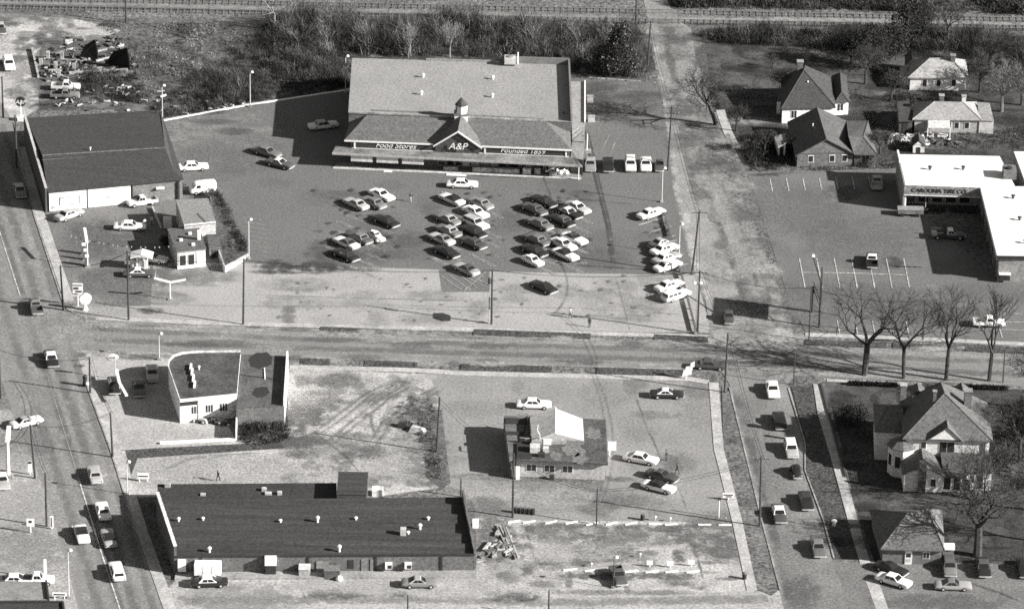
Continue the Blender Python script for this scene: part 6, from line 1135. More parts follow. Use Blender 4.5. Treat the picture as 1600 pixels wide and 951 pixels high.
# billboard seen edge-on at the tyre shop lot
A, B = G(1269, 488), G(1280, 511); hA, hB = HT(A, 452), HT(B, 442); t = thing('billboard', 'tall two-post billboard seen edge-on beside the painted stalls', 'billboard', B)
for p, h_ in ((A, 4.6), (B, 8.0)): MB().tube(p, p + Vector((0, 0, h_)), .2, .2, 6).build('post', m_wood, t)
d = B - CAM; d.z = 0; d.normalize(); d = -d; nn = Vector((d.y, -d.x, 0)); C2 = B + d * .3; C1 = B - d * 5.6; P = [C1 - nn * .16, C2 - nn * .16, C2 + nn * .16, C1 + nn * .16]; MB().prism(P, 4.0, 8.0).build('sign_panel', mat('billboard_back', .05), t); e = C1 + Vector((-1.5, .6, 9.6)); MB().tube(C2 + Vector((0, 0, 7.9)), e, .12, .1, 5).build('lamp_arm', m_wood, t); MB().lathe(e, [(.2, -.15), (.35, 0), (.2, .3), (.05, .35)], 9).build('lamp_head', m_lampw, t); MB().tube(C1, C1 + Vector((0, 0, 4.2)), .18, .18, 6).build('post', m_wood, t)
for k in range(2): MB().tube(A + Vector((0, 0, 4.4 + k)), B + Vector((0, 0, 3.4 + k)), .06, .06, 4).build('brace', m_wood, t)
# lozenge sign at the apron, edge-on
b = G(764, 506); t = thing('lozenge_sign', 'dark lozenge sign on a thin post beside the apron pole', 'sign', b); MB().tube(b, b + Vector((0, 0, 2.9)), .08, .08, 6).build('post', m_metal, t); V = [(0, -1.6, 3.6), (0, -1.0, 3.0), (0, 1.0, 3.0), (0, 1.6, 3.6), (0, 1.0, 4.3), (0, -1.0, 4.3)]; V = [b + Vector(p) + Vector((s * .08, 0, 0)) for s in (-1, 1) for p in V]; MB().add(V, [(0, 1, 2, 3, 4, 5), (11, 10, 9, 8, 7, 6)] + [(i, 6 + i, 6 + (i + 1) % 6, (i + 1) % 6) for i in range(6)]).build('sign_panel', m_dark, t)
# round supermarket sign on its mast, behind the dark roofed shop
b = G(33, 188); h = HT(b, 159); t = thing('round_sign', 'round black sign with white letters on a white mast', 'sign', b); MB().tube(b, b + Vector((0, 0, h)), .14, .14, 7).build('mast', m_lampw, t); c = b + Vector((0, 0, h)); MB().tube(c + Vector((0, .12, 0)), c + Vector((0, -.12, 0)), .92, .92, 20).build('disc', m_dark, t); place_text(text_mesh('A&P', 1.05, .2), (c.x - 2, c.y - .13), (c.x + 2, c.y - .13), 2, c.z - .05, t, m_white, 'lettering', .03, .95); MB().box(b.x - .6, b.x + .6, b.y - .6, b.y + .6, 0, .8).build('footing', m_trim, t)
# kerb sign cluster at the crossing
def panel_sign(name, label, bx, by, w, z0, z1, bars=(), m=None, posts=1, th=.14, grp=None, tilt=0.0):
    b = G(bx, by); t = thing(name, label, 'sign', b, grp); ax = Vector((math.cos(tilt), math.sin(tilt), 0))
    for k in range(posts):
        p = b + ax * ((k - (posts - 1) / 2) * w * .7); MB().tube(p, p + Vector((0, 0, z0 + .2)), .08, .08, 6).build('post', m_lampw, t)
    MB().obox(b, ax, w, th, z0, z1).build('sign_panel', m or m_white, t); nn = Vector((ax.y, -ax.x, 0))
    for u0, u1, v0, v1 in bars: MB().obox(b + ax * w * ((u0 + u1) / 2 - .5) + nn * th * .55, ax, w * (u1 - u0), .05, z0 + (z1 - z0) * v0, z0 + (z1 - z0) * v1).build('sign_band', m_dark, t)
    return t
panel_sign('price_sign', 'tall narrow sign of dark and white bands by the leaning pole', 122, 478, 1.6, 1.8, 4.0, ((.05, .95, .82, .9), (.1, .6, .55, .7), (.3, .9, .3, .42), (.1, .5, .12, .2)))
b = G(133, 484); t = thing('oval_sign', 'bulky white rounded sign on a flared post at the crossing kerb', 'sign', b); MB().lathe(b, [(.55, 0), (.35, .3), (.25, 1.0), (.3, 1.4)], 9).build('post', m_white, t); MB().tube(b + Vector((.1, .25, 1.95)), b + Vector((.1, -.25, 1.95)), .95, .95, 14).build('sign_panel', m_white, t)
b = G(180, 592); t = thing('hanging_oval_sign', 'white oval sign with dark rim on a thin mast at the service station', 'sign', b); h = HT(b, 558); MB().tube(b, b + Vector((0, 0, h)), .07, .07, 6).build('mast', m_metal, t); mo = MB(); n = 20
for rr, y, nm, mm in ((1.0, -.05, 'sign_panel', m_white), (.84, -.09, 'rim', mat('rim_grey', .25)), (.74, -.12, 'sign_face', m_white)): MB().add([b + Vector((rr * math.cos(2 * math.pi * i / n) - .4, y + s, h + rr * .58 * math.sin(2 * math.pi * i / n))) for s in (0, .1) for i in range(n)], [tuple(range(n)), tuple(range(2 * n - 1, n - 1, -1))] + [(i, n + i, n + (i + 1) % n, (i + 1) % n) for i in range(n)]).build(nm, mm, t)
MB().obox((b.x - .4, b.y - .14), (1, 0), 1.0, .04, h - .16, h + .14).build('sign_band', mat('rim_grey', .25), t)
panel_sign('street_sign', 'low white board sign on the main street sidewalk', 224, 752, 1.7, .5, 1.4, ((.08, .92, .4, .6),), posts=2); panel_sign('kerb_sign', 'small white sign with a figure beside the kerb utility pole', 48, 832, 1.1, 1.1, 2.3, ((.3, .7, .5, .8),)); panel_sign('post_sign', 'slim white upright board at the main street kerb', 81, 826, .5, .2, 2.1, ((.4, .6, .1, .9),)); panel_sign('low_board', 'low white board at the flat corner shop', 93, 935, 2.0, .5, 1.0, ((.1, .9, .3, .7),), posts=2)
panel_sign('small_sign', 'small two-line white sign at the edge of the drive-in sidewalk', 1138, 781, 1.7, .4, 1.2, ((.1, .9, .55, .75), (.3, .8, .2, .4))); panel_sign('meter_sign', 'white upright sign with dark top near the corner lot pole', 47, 741, .6, .4, 2.2, ((0, 1, .82, 1),)); panel_sign('small_notice_post', 'thin post with a small dark notice beside the drive-in sidewalk', 1123, 808, .4, 2.8, 3.3, (), m_dark); panel_sign('entry_sign', 'white pole sign at the left kerb of the corner lot', 71, 905, .4, .2, 3.3)
# white arrow sign
b = G(1073, 592); t = thing('arrow_sign', 'tall crooked white arrow sign at the drive-in entrance', 'sign', b); MB().tube(b + Vector((-.2, 0, 0)), b + Vector((.1, 0, 1.6)), .12, .12, 6).build('post', m_lampw, t)
for k, (dx, z0, w_, hh) in enumerate(((0, .7, 1.5, 1.3), (.25, 1.6, 1.2, .8), (.8, 2.1, .7, 1.1))): V = [b + Vector((dx - w_ / 2, -.12 + s, z0)) for s in (0, .24)] ; MB().add([b + Vector((dx - w_ / 2, s, z0 - .3)), b + Vector((dx + w_ / 2, s, z0 + .15)), b + Vector((dx + w_ / 2, s, z0 + hh)), b + Vector((dx - w_ / 2 + .2, s, z0 + hh - .35))] if False else [b + Vector((dx + q[0] * w_, s, z0 + q[1] * hh)) for s in (-.12 - k * .02, .12 + k * .02) for q in ((-.5, -.2), (.5, .15), (.5, 1), (-.35, .7))], [(0, 1, 2, 3), (7, 6, 5, 4), (0, 4, 5, 1), (1, 5, 6, 2), (2, 6, 7, 3), (3, 7, 4, 0)]).build('arrow_panel', m_white, t)
# pennant string over the old station forecourt
A, B = G(105, 392) + Vector((0, 0, 3)), Vector((Co[0].x, Co[0].y + 2, 3.4)); t = thing('pennant_string', 'string of small pale pennants across the forecourt', 'pennants', (A.x, A.y, A.z)); n = 24; pts = [A.lerp(B, k / n) - Vector((0, 0, 1.0 * 4 * (k / n) * (1 - k / n))) for k in range(n + 1)]; MB().path(pts, .015, 3).build('cord', m_wire, t)
for k in range(1, n, 1): p = pts[k]; MB().add([p + Vector((-.12, 0, 0)), p + Vector((.12, 0, 0)), p + Vector((0, 0, -.34)), p + Vector((-.12, .03, 0)), p + Vector((.12, .03, 0)), p + Vector((0, .03, -.34))], [(0, 2, 1), (3, 4, 5), (0, 1, 4, 3), (1, 2, 5, 4), (2, 0, 3, 5)]).build('pennant', m_white if k % 3 else m_dark, t)
# wheel stops
def stop(px, py, ang, wd, label, grp):
    p = G(px, py); d = G(px + 10, py + ang) - p; o = MB().obox(p, d, wd, .22, 0, .17).build('wheel_stop', m_white); tag(o, label, 'wheel stop', grp)
for px, py, a in ((803, 815, -2), (827, 815.5, -2), (861, 816, -2.3), (893, 816.5, -2), (925, 818.5, -2.2), (956, 818, -2.2), (986, 818, -2.2)): stop(px, py, a, 1.9, 'slanted white wheel stop in the row below the drive-in lot', 'slanted wheel stops below the drive-in')
for px, py, a in ((1024, 818.5, 0), (1049, 819.5, -.7), (1101, 820, 0), (1133, 820.5, 0)): stop(px, py, a, 1.9, 'straight white wheel stop at the sidewalk end of the row below the drive-in', 'straight wheel stops below the drive-in')
for px, py, a in ((891, 890, -1), (924, 891, -1.6), (987, 892.5, -1.4), (1019, 893, -1.6), (1050, 893, -1.4), (1083, 893, -1.4)): stop(px, py, a, 2.0, 'white wheel stop in the row beside the dark pickup on gravel', 'wheel stops beside the dark pickup')
for i, (px, py) in enumerate(((1015, 885), (1047, 886), (1080, 884))): panel_sign('stall_sign', 'small white blank sign board standing behind a wheel stop on the gravel lot', px, py, .9, .35, 1.0, (), grp='sign boards behind the gravel lot wheel stops')
for i, (px, py) in enumerate(((1024, 813), (1047, 815), (1134, 814), (924, 886), (1000, 871))): b = G(px, py); t = thing('stall_marker', 'tiny white topped marker post at a wheel stop', 'marker', b, 'white marker posts at the wheel stops'); MB().tube(b, b + Vector((0, 0, .5)), .05, .05, 5).build('post', m_metal, t); MB().lathe(b + Vector((0, 0, .45)), [(.05, 0), (.2, .12), (.2, .25), (.05, .36)], 8).build('cap', m_white, t)
for i in range(5):
    b = G(806 + i * 6.6, 801 + i * .6); t = thing('oil_drum', 'dark oil drum in the row of five beside the tall pole', 'drum', b, 'row of five oil drums'); MB().lathe(b, [(.3, 0), (.3, .3), (.33, .32), (.3, .36), (.3, .65), (.33, .68), (.3, .71), (.3, .95)], 12).build('barrel', m_dark, t); MB().lathe(b + Vector((0, 0, .95)), [(.27, 0), (.27, .03)], 12).build('lid', mat('drum_lid', .12), t)
b = G(1004, 812); t = thing('litter_barrel', 'single dark barrel standing above the wheel stop row', 'drum', b); MB().lathe(b, [(.3, 0), (.32, .1), (.32, .8), (.3, .95)], 12).build('barrel', m_dark, t); MB().lathe(b + Vector((0, 0, .95)), [(.27, 0), (.27, .03)], 12).build('lid', mat('drum_lid', .12), t)
# box trailer and crates on the loading walk of the long shop
b = G(325, 901); t = thing('box_trailer', 'white box trailer parked against the long brick shop', 'trailer', b); MB().box(b.x - 1.9, b.x + 1.9, b.y - .9, b.y + .9, .7, 2.3).build('box', m_white, t); MB().box(b.x - 1.85, b.x + 1.85, b.y - .85, b.y + .85, .5, .7).build('chassis', m_dark, t)
for dx in (-.65, .65): MB().box(b.x + dx - .02, b.x + dx + .02, b.y - .92, b.y - .89, .75, 2.25).build('panel_seam', mat('seam', .4), t)
for dx in (-1.3, 1.3):
    for s in (-1, 1): MB().tube((b.x + dx, b.y + s * .72, .4), (b.x + dx, b.y + s * .92, .4), .38, .38, 10).build('wheel', m_tyre, t)
for i, (px, py, sx, hh, v, lb) in enumerate(((476, 899, .8, 1.3, .3, 'tall grey steel bin on the loading walk beside the canopy door'), (519, 902, 1.1, 1.4, .09, 'large dark dumpster in front of the long shop door'))):
    b = G(px, py); t = thing('waste_bin', lb, 'bin', b); MB().prism([(b.x - sx, b.y - .6), (b.x + sx, b.y - .6), (b.x + sx, b.y + .6), (b.x - sx, b.y + .6)], 0, [hh, hh, hh + .3, hh + .3]).build('body', mat('bin_%d' % i, v, broad=.4, bs=1), t); MB().slab([(b.x - sx - .05, b.y - .65, hh + .06), (b.x + sx + .05, b.y - .65, hh + .06), (b.x + sx + .05, b.y + .65, hh + .36), (b.x - sx - .05, b.y + .65, hh + .36)], .08).build('lid', mat('binlid_%d' % i, v * 1.6), t)
b = G(530, 906); o = MB().lathe(b, [(.4, 0), (.55, .25), (.4, .6), (.1, .75)], 9).build('white_sack', m_white, None, smooth=True); tag(o, 'white rubbish sack beside the large dark dumpster', 'sack')
b = G(743, 822); o = MB().box(b.x - .45, b.x + .45, b.y - .6, b.y + .6, 0, 1.0).build('white_crate', m_white); tag(o, 'white crate at the end wall of the long shop', 'crate')
b = G(1163, 904); t = thing('trash_can', 'dark trash can on the sidewalk by the gravel lot', 'bin', b); MB().lathe(b, [(.3, 0), (.36, .9), (.38, .95)], 10).build('can', m_dark, t); MB().lathe(b + Vector((0, 0, .95)), [(.38, 0), (.1, .15)], 10).build('lid', mat('drum_lid', .12), t)
b = G(1303, 821); t = thing('lawn_urn', 'pale garden urn on the side street verge', 'urn', b); MB().lathe(b, [(.25, 0), (.2, .3), (.4, .7), (.42, .9)], 10).build('urn', m_trim, t); MB().lathe(b, [(.4, 0), (.4, .12)], 10).build('plinth', m_kerb, t)
b = G(133, 603); t = thing('phone_booth', 'dark kerbside air stand with a white globe at the service station corner', 'stand', b); MB().lathe(b, [(.45, 0), (.4, .4), (.3, 1.2), (.4, 1.6), (.2, 1.9)], 9).build('stand', m_dark, t); MB().lathe(b + Vector((.35, -.3, .3)), [(.1, 0), (.3, .2), (.3, .4), (.1, .55)], 9).build('globe', m_white, t)
# half-buried boat-like wreck on the vacant lot
b = G(652, 672); t = thing('junked_car_shell', 'crumpled pale car shell on the weedy mound of the vacant lot', 'wreck', b); MB().add([b + Vector(p) for p in ((-1.4, -.8, 0), (1.2, -1.4, 0), (1.6, -.3, 0), (-.8, .9, 0), (-1.0, -.5, .7), (.6, -.9, .9), (1.1, -.3, .6), (-.6, .5, .8))], [(0, 1, 5, 4), (1, 2, 6, 5), (2, 3, 7, 6), (3, 0, 4, 7), (4, 5, 6, 7), (3, 2, 1, 0)]).build('shell', mat('rusty_pale', .4, broad=.6, bs=1.2), t); MB().add([b + Vector(p) for p in ((-3.2, .6, 0), (-1.6, .2, 0), (-1.6, 1.6, 0), (-3.0, 2.0, 0), (-2.9, .9, .8), (-1.8, .7, .8), (-1.9, 1.4, .7), (-2.8, 1.7, .7))], [(0, 1, 5, 4), (1, 2, 6, 5), (2, 3, 7, 6), (3, 0, 4, 7), (4, 5, 6, 7), (3, 2, 1, 0)]).build('dark_panel', m_dark, t)
# ---------------------------------------------------------------- railway
m_rail = mat('rail_steel', .16, rough=.6)
def track(pts, name, label):
    P = GS(pts); t = thing(name, label, 'railway', P[0]); ties = MB(); r0 = []; r1 = []
    for a, b in zip(P[:-1], P[1:]):
        d = (b - a).normalized(); n = Vector((-d.y, d.x, 0)); k = int((b - a).length / 1.2)
        for i in range(k): c = a.lerp(b, i / k); ties.obox(c, n, 2.5, .24, .0, .1)
        r0 += [a + n * .72, b + n * .72]; r1 += [a - n * .72, b - n * .72]
    o = ties.build('sleepers', mat('sleeper', .125), t); o['kind'] = 'stuff'
    for r_ in (r0, r1): MB().path([p + Vector((0, 0, .18)) for p in r_], .06, 4).build('rail', m_rail, t)
track([(-60, 10), (400, 20), (1000, 33), (1640, 44)], 'railway_track', 'railway track crossing behind the woods'); track([(-60, -3), (400, 5), (1000, 18), (1640, 32)], 'siding_track', 'second railway track beyond the pale path')
# ---------------------------------------------------------------- people
def person_mesh(step, name):
    me = bpy.data.meshes.new(name); V = [(0, 0, .95), (0, 0, 1.15), (0, 0, 1.42), (0, 0, 1.52), (0, 0, 1.66), (0, 0, 1.74), (.09, 0, .90), (.10 , step, .48), (.10, step * 1.6 - .04, .08), (.10, step * 1.6 - .2, .04), (-.09, 0, .90), (-.10, -step, .48), (-.10, -step * 1.6 + .04, .08), (-.10, -step * 1.6 - .12, .04), (.2, 0, 1.40), (.25, -step * .7, 1.12), (.25, -step * 1.2 - .05, .86), (.25, -step * 1.3 - .08, .78), (-.2, 0, 1.40), (-.25, step * .7, 1.12), (-.25, step * 1.2 - .05, .86), (-.25, step * 1.3 - .08, .78)]
    E = [(0, 1), (1, 2), (2, 3), (3, 4), (4, 5), (0, 6), (6, 7), (7, 8), (8, 9), (0, 10), (10, 11), (11, 12), (12, 13), (2, 14), (14, 15), (15, 16), (16, 17), (2, 18), (18, 19), (19, 20), (20, 21)]
    Rr = [.15, .15, .17, .06, .105, .07, .10, .075, .055, .05, .10, .075, .055, .05, .08, .055, .042, .04, .08, .055, .042, .04]
    me.from_pydata(V, E, []); o = bpy.data.objects.new(name, me); COL.objects.link(o); md = o.modifiers.new('s', 'SKIN'); sk = me.skin_vertices[0].data
    for i, r_ in enumerate(Rr): sk[i].radius = (r_, r_ * (.8 if i < 3 else 1))
    for i in range(len(V)): sk[i].use_root = (i == 0)
    o.modifiers.new('u', 'SUBSURF').levels = 1; dg = bpy.context.evaluated_depsgraph_get(); dg.update(); m2 = bpy.data.meshes.new_from_object(o.evaluated_get(dg)); bpy.data.objects.remove(o); m2.polygons.foreach_set('use_smooth', [True] * len(m2.polygons))
    for i in range(3): m2.materials.append(None)
    for p in m2.polygons: z = p.center.z; p.material_index = 2 if z > 1.5 or (abs(p.center.x) > .2 and z < .84) else (1 if z > .93 else 0)
    return m2
PM = [person_mesh(.02, 'person_standing'), person_mesh(.2, 'person_walking')]
hair = MB().lathe((0, .02, 1.66), [(.10, 0), (.125, .06), (.10, .13), (.03, .16)], 9).mesh('hair')
hair.materials.append(mat('hair', .02)); m_skin = mat('skin', .28)
for px, py, w_, top, leg, rz, lb in ((642, 315, 1, .05, .35, .5, 'person in dark top and pale trousers walking near the lone black sedan'), (891, 496, 1, .3, .06, 1.2, 'person in pale shirt and dark trousers walking across the pale apron'), (921, 511, 0, .04, .04, 0, 'person in dark clothes standing at the apron kerb'), (1041, 719, 0, .04, .05, 1, 'person in dark clothes standing beside the white sedan at the drive-in'), (1058, 740, 1, .05, .05, 2, 'person in dark clothes walking by the dark grey coupe at the drive-in'), (341, 751, 1, .03, .03, 2.4, 'person in dark clothes walking behind the long brick shop'), (226, 356, 0, .6, .1, .4, 'man in white shirt beside the white sedan on the forecourt'), (237, 352, 0, .45, .15, 2.8, 'man in pale shirt standing in the station shade')):
    t = thing('person', lb, 'person', G(px, py, .04), 'people on foot', rz); o = bpy.data.objects.new('figure', PM[w_]); COL.objects.link(o); o.parent = t
    for i, m_ in enumerate((mat('trousers_%d' % int(leg * 100), leg), mat('shirt_%d' % int(top * 100), top), m_skin)): o.material_slots[i].link = 'OBJECT'; o.material_slots[i].material = m_
    h = bpy.data.objects.new('hair', hair); COL.objects.link(h); h.parent = t
# ---------------------------------------------------------------- vegetation
m_bark = mat('dark_bark', .045, grain=.25); m_barkp = mat('pale_bark', .24, grain=.2); m_barkg = mat('grey_bark', .14, grain=.2)
m_veg = mat('vegetation', .1, grain=.15, broad=.1, attr=True, rough=.95)
def grow(tr, cr, r, p, d, L_, rad, lvl, maxl, spread, up, kids):
    mb = tr if lvl < 2 else cr; n = 3 if lvl < 2 else 2; q = p
    for i in range(n):
        d = (d + Vector((r.uniform(-1, 1), r.uniform(-1, 1), r.uniform(-.5, .6))) * (.16 if lvl else .05) + Vector((0, 0, up * .12))).normalized(); e = q + d * L_ / n; ra, rb = rad * (1 - .38 * i / n), rad * (1 - .38 * (i + 1) / n)
        mb.tube(q, e, ra, rb, 7 if lvl == 0 else 5 if lvl == 1 else 3, cap=False); q = e
        if lvl >= 1 and lvl < maxl and i < n - 1 and r.random() < .75: child(tr, cr, r, q, d, L_, rb, lvl, maxl, spread, up, kids)
    if lvl < maxl:
        k = kids if lvl else kids + 1
        for j in range(k): child(tr, cr, r, q, d, L_, rad * .62, lvl, maxl, spread, up, kids, j / k)
def child(tr, cr, r, q, d, L_, rad, lvl, maxl, spread, up, kids, ph=None):
    a = (ph if ph is not None else r.random()) * 6.283 + r.uniform(-.5, .5); u = d.cross(Vector((.3, .2, 1))).normalized(); w_ = d.cross(u); th = spread * r.uniform(.6, 1.3); nd = (d * math.cos(th) + (u * math.cos(a) + w_ * math.sin(a)) * math.sin(th)).normalized()
    grow(tr, cr, r, q, nd, L_ * r.uniform(.58, .8), max(rad * r.uniform(.55, .8), 0.02), lvl + 1, maxl, spread, up, kids)
def bare_tree(bx, by, ty, label, seed, m=None, r0=.3, spread=.55, up=.5, kids=3, maxl=5, trunk=.30, lean=(0, 0), grp='bare winter trees', name='bare_tree', h=None, wide=1.25):
    b = G(bx, by); H = h or HT(b, ty); r = random.Random(seed); t = thing(name, label, 'tree', b, grp); tr, cr = MB(), MB()
    grow(tr, cr, r, b - Vector((0, 0, .15)), Vector((lean[0], lean[1], 1)).normalized(), H * trunk, r0, 0, maxl, spread, up, kids)
    zs = max(v[2] for v in cr.v); k = H / zs
    for mb in (tr, cr): mb.v = [(b.x + (x - b.x) * (k * .5 + .5) * (1 + (wide - 1) * min(1, z * k / H * 2.5)), b.y + (y - b.y) * (k * .5 + .5) * (1 + (wide - 1) * min(1, z * k / H * 2.5)), z * k) for x, y, z in mb.v]
    tr.build('trunk', m or m_bark, t); cr.build('crown', m or m_bark, t); return t
for i, (bx, by, ty) in enumerate(((1350, 586, 458), (1412, 591, 460), (1478, 593, 448), (1545, 595, 455))):
    bare_tree(bx, by, ty, 'bare roadside tree ' + ('at the lawn corner end of the row', 'in front of the big house chimney, second from the lawn corner', 'in front of the big house ridge, third from the lawn corner', 'at the thin pole end of the row')[i], 40 + i, r0=(.27, .24, .24, .2)[i], spread=(.72, .55, .6, .45)[i], up=(.35, .6, .8, .9)[i], kids=(3, 3, 3, 2)[i], trunk=(.16, .24, .2, .15)[i], lean=((.08, 0), (-.05, .05), (.02, 0), (.1, 0))[i], maxl=(4, 4, 4, 5)[i], wide=(1.75, 1.6, 1.5, 1.45)[i], grp='bare trees along the cross street')
bare_tree(1527, 868, 742, 'big spreading bare tree behind the corner driveway', 11, r0=.5, spread=.75, up=.35, trunk=.22)
bare_tree(1120, 196, 104, 'leaning bare tree at the side street sidewalk with long shadow', 12, r0=.42, spread=.72, up=.3, trunk=.28, lean=(-.35, .1))
bare_tree(641, 88, 34, 'pale barked bare tree behind the supermarket roof near its middle', 13, m_barkp, .17, .42, .9, maxl=4, trunk=.34, wide=1.0); bare_tree(703, 90, 36, 'pale barked bare tree behind the supermarket roof vents', 14, m_barkp, .16, .4, .9, maxl=4, trunk=.34, wide=1.0); bare_tree(428, 48, -10, 'dead white tree with crooked limbs in the thicket', 15, m_barkp, .26, .9, .1, maxl=3, kids=2, trunk=.45)
bare_tree(1565, 175, 95, 'grey bare tree beside the lower bungalow', 16, m_barkg, .3, .65, .4); bare_tree(1352, 132, 60, 'tall bare tree between hip roof house and upper bungalow', 17, m_bark, .3, .7, .4); bare_tree(1208, 108, 84, 'small bare tree on the upper lawn', 18, m_bark, .12, .6, .5, maxl=4); bare_tree(1590, 120, 55, 'dark bare tree behind the bungalows at the scrub edge', 19, m_bark, .3, .7, .4); bare_tree(1545, 105, 50, 'dark bare tree beside the upper bungalow gable', 20, m_bark, .28, .65, .4)
bare_tree(1538, 782, 690, 'slender bare tree in front of the large white house', 21, m_bark, .16, .45, .5, trunk=.35); bare_tree(1500, 775, 705, 'thin bare sapling against the sunroom of the large house', 22, m_barkg, .1, .4, .6, maxl=4); bare_tree(1592, 720, 610, 'bare tree beside the large white house', 23, m_bark, .28, .6, .4); bare_tree(1300, 232, 200, 'low bare bush tree beside the brick gable house', 24, m_bark, .12, .8, .3, maxl=4) if False else None
bare_tree(1318, 165, 140, 'pale shrubby tree beside the porch of the hip roof house', 25, m_barkg, .1, .8, .3, maxl=4); bare_tree(1255, 80, 55, 'bare scrub tree near the railway', 27, m_bark, .15, .7, .4, maxl=4)
for i, (bx, by, H, lb) in enumerate(((1440, 72, 8, 'dark bare tree right behind the upper bungalow ridge'), (1480, 66, 9, 'dark bare tree among the hedgerow behind the bungalow chimney'), (1530, 145, 7, 'bare tree between the two bungalows'), (1596, 165, 9, 'bare tree at the yard edge past the lower bungalow'), (1392, 158, 6, 'bare tree beside the dark back shed'), (1330, 98, 8, 'bare tree behind the hip roof house'), (1375, 240, 5, 'small bare tree at the tyre shop side wall'), (1610, 640, 11, 'bare tree at the far side of the large house lawn'), (1622, 800, 12, 'bare tree past the corner driveway lawn'), (1650, 850, 12, 'outer bare tree past the driveway lamp'), (1640, 720, 12, 'outer bare tree past the large house shrubs'), (1150, 205, 5, 'small bare tree beside the side street sidewalk'), (1195, 240, 5, 'small bare tree in the dark shrubs'), (1225, 150, 6, 'bare tree against the hip roof house side room'))):
    bare_tree(bx, by, 0, lb, 60 + i, m_bark, .1 + H * .014, .7, .4, h=H, trunk=.24)
rw = random.Random(77)
for i in range(22): bare_tree(rw.uniform(450, 985), rw.uniform(40, 84), 0, 'thin grey bare tree in the woods behind the supermarket', 100 + i, (m_barkg, m_barkp, m_bark)[i % 3] if i % 3 != 1 else m_barkg, rw.uniform(.07, .13), .5, .8, maxl=4, trunk=.38, h=rw.uniform(4, 7), grp='thin trees in the woods behind the store', kids=2)
def inpoly(x, y, poly):
    c = np.zeros(len(x), bool); n = len(poly)
    for i in range(n):
        (x0, y0), (x1, y1) = poly[i], poly[(i + 1) % n]
        k = ((y0 > y) != (y1 > y)) & (x < (x1 - x0) * (y - y0) / ((y1 - y0) or 1e-9) + x0); c ^= k
    return c
def blades(pos, hgt, wid, splay, per, vals, name, label=None, cat=None, parent=None, kind='stuff', z0=0.0, vj=.28):
    """many thin upright blades in clumps round the given points: one mesh"""
    N = len(pos); M = N * per; cx = np.repeat(pos[:, 0], per); cy = np.repeat(pos[:, 1], per); HH = np.repeat(hgt, per); V = np.repeat(vals, per) * rng.uniform(1 - vj, 1 + vj, M)
    a = rng.uniform(0, 6.283, M); u = rng.uniform(0, 1, M) ** .7; rad = np.sqrt(rng.uniform(0, 1, M)) * np.sqrt(np.maximum(.05, 1 - u * u)) * HH * (.35 + .4 * splay); bx, by, bz = cx + rad * np.cos(a), cy + rad * np.sin(a), u * HH * .62 + z0
    a2 = a + rng.normal(0, .9, M); el = rng.uniform(.1, 1.35, M); LL = HH * rng.uniform(.22, .6, M); tx, ty, tz = bx + LL * np.cos(a2) * np.cos(el), by + LL * np.sin(a2) * np.cos(el), bz + LL * np.sin(el)
    low = rng.random(M) < .3; bz = np.where(low, z0, bz); wv = wid * rng.uniform(.5, 1.5, M); b = rng.uniform(0, 6.283, M); dx, dy = np.cos(b) * wv, np.sin(b) * wv
    P = np.stack([np.stack([bx - dx, by - dy, bz], 1), np.stack([bx + dx, by + dy, bz], 1), np.stack([tx, ty, tz], 1)], 1).reshape(-1, 3)
    n = N * per; me = bpy.data.meshes.new(name); me.vertices.add(3 * n); me.vertices.foreach_set('co', P.astype(np.float32).ravel()); me.loops.add(3 * n); me.loops.foreach_set('vertex_index', np.arange(3 * n, dtype=np.int32)); me.polygons.add(n); me.polygons.foreach_set('loop_start', np.arange(0, 3 * n, 3, dtype=np.int32)); me.update(); me.validate()
    at = me.color_attributes.new('dec', 'FLOAT_COLOR', 'POINT'); col = np.ones((3 * n, 4), np.float32); col[:, 0] = np.repeat(V, 3); at.data.foreach_set('color', col.ravel()); me.materials.append(m_veg)
    o = bpy.data.objects.new(name, me); COL.objects.link(o)
    if parent is not None: o.parent = parent; o.location = -ORG[parent]
    if kind: o['kind'] = kind
    if label: tag(o, label, cat)
    return o
def sample(poly, n):
    xs = [p[0] for p in poly]; ys = [p[1] for p in poly]; x = rng.uniform(min(xs), max(xs), n * 4); y = rng.uniform(min(ys), max(ys), n * 4); k = inpoly(x, y, poly); x, y = x[k][:n], y[k][:n]
    return np.array([list(G(a, b))[:2] for a, b in zip(x, y)])
def patch(name, poly, n, h, wid, splay, per, v, label, cat, z0=0.0):
    p = sample(poly, int(n * 1.5)); x, y = p[:, 0], p[:, 1]; f = .5 + .25 * np.sin(x * .31 + 2 * np.sin(y * .13)) + .25 * np.cos(y * .27 + 1.7 * np.sin(x * .21)); q = .5 + .5 * np.sin(x * .83 + y * .37 + 3 * np.sin(y * .19))
    k = rng.random(len(p)) < .2 + .9 * f; p, f, q = p[k], f[k], q[k]; hg = (h[0] + (h[1] - h[0]) * rng.random(len(p)) ** 1.6) * (.55 + .7 * f); va = (v[0] + (v[1] - v[0]) * rng.random(len(p)) ** 1.5) * (.45 + .9 * q)
    return blades(p, hg, wid, splay, per, va * .74, name, label, cat, z0=z0)
patch('thicket', [(390, 60), (470, 40), (548, 55), (550, 136), (470, 150), (395, 160), (300, 178), (250, 186), (238, 165), (290, 140), (340, 110)], 1900, (.6, 2.6), .034, .55, 40, (.035, .17), 'dark bramble thicket along the white kerb', 'thicket')
patch('woods_brush', [(430, 28), (700, 32), (1000, 48), (1004, 60), (1000, 122), (905, 116), (892, 92), (550, 86), (470, 80), (420, 50)], 2000, (1.0, 4.6), .032, .45, 46, (.04, .27), 'grey winter brush of the woods behind the supermarket', 'woods')
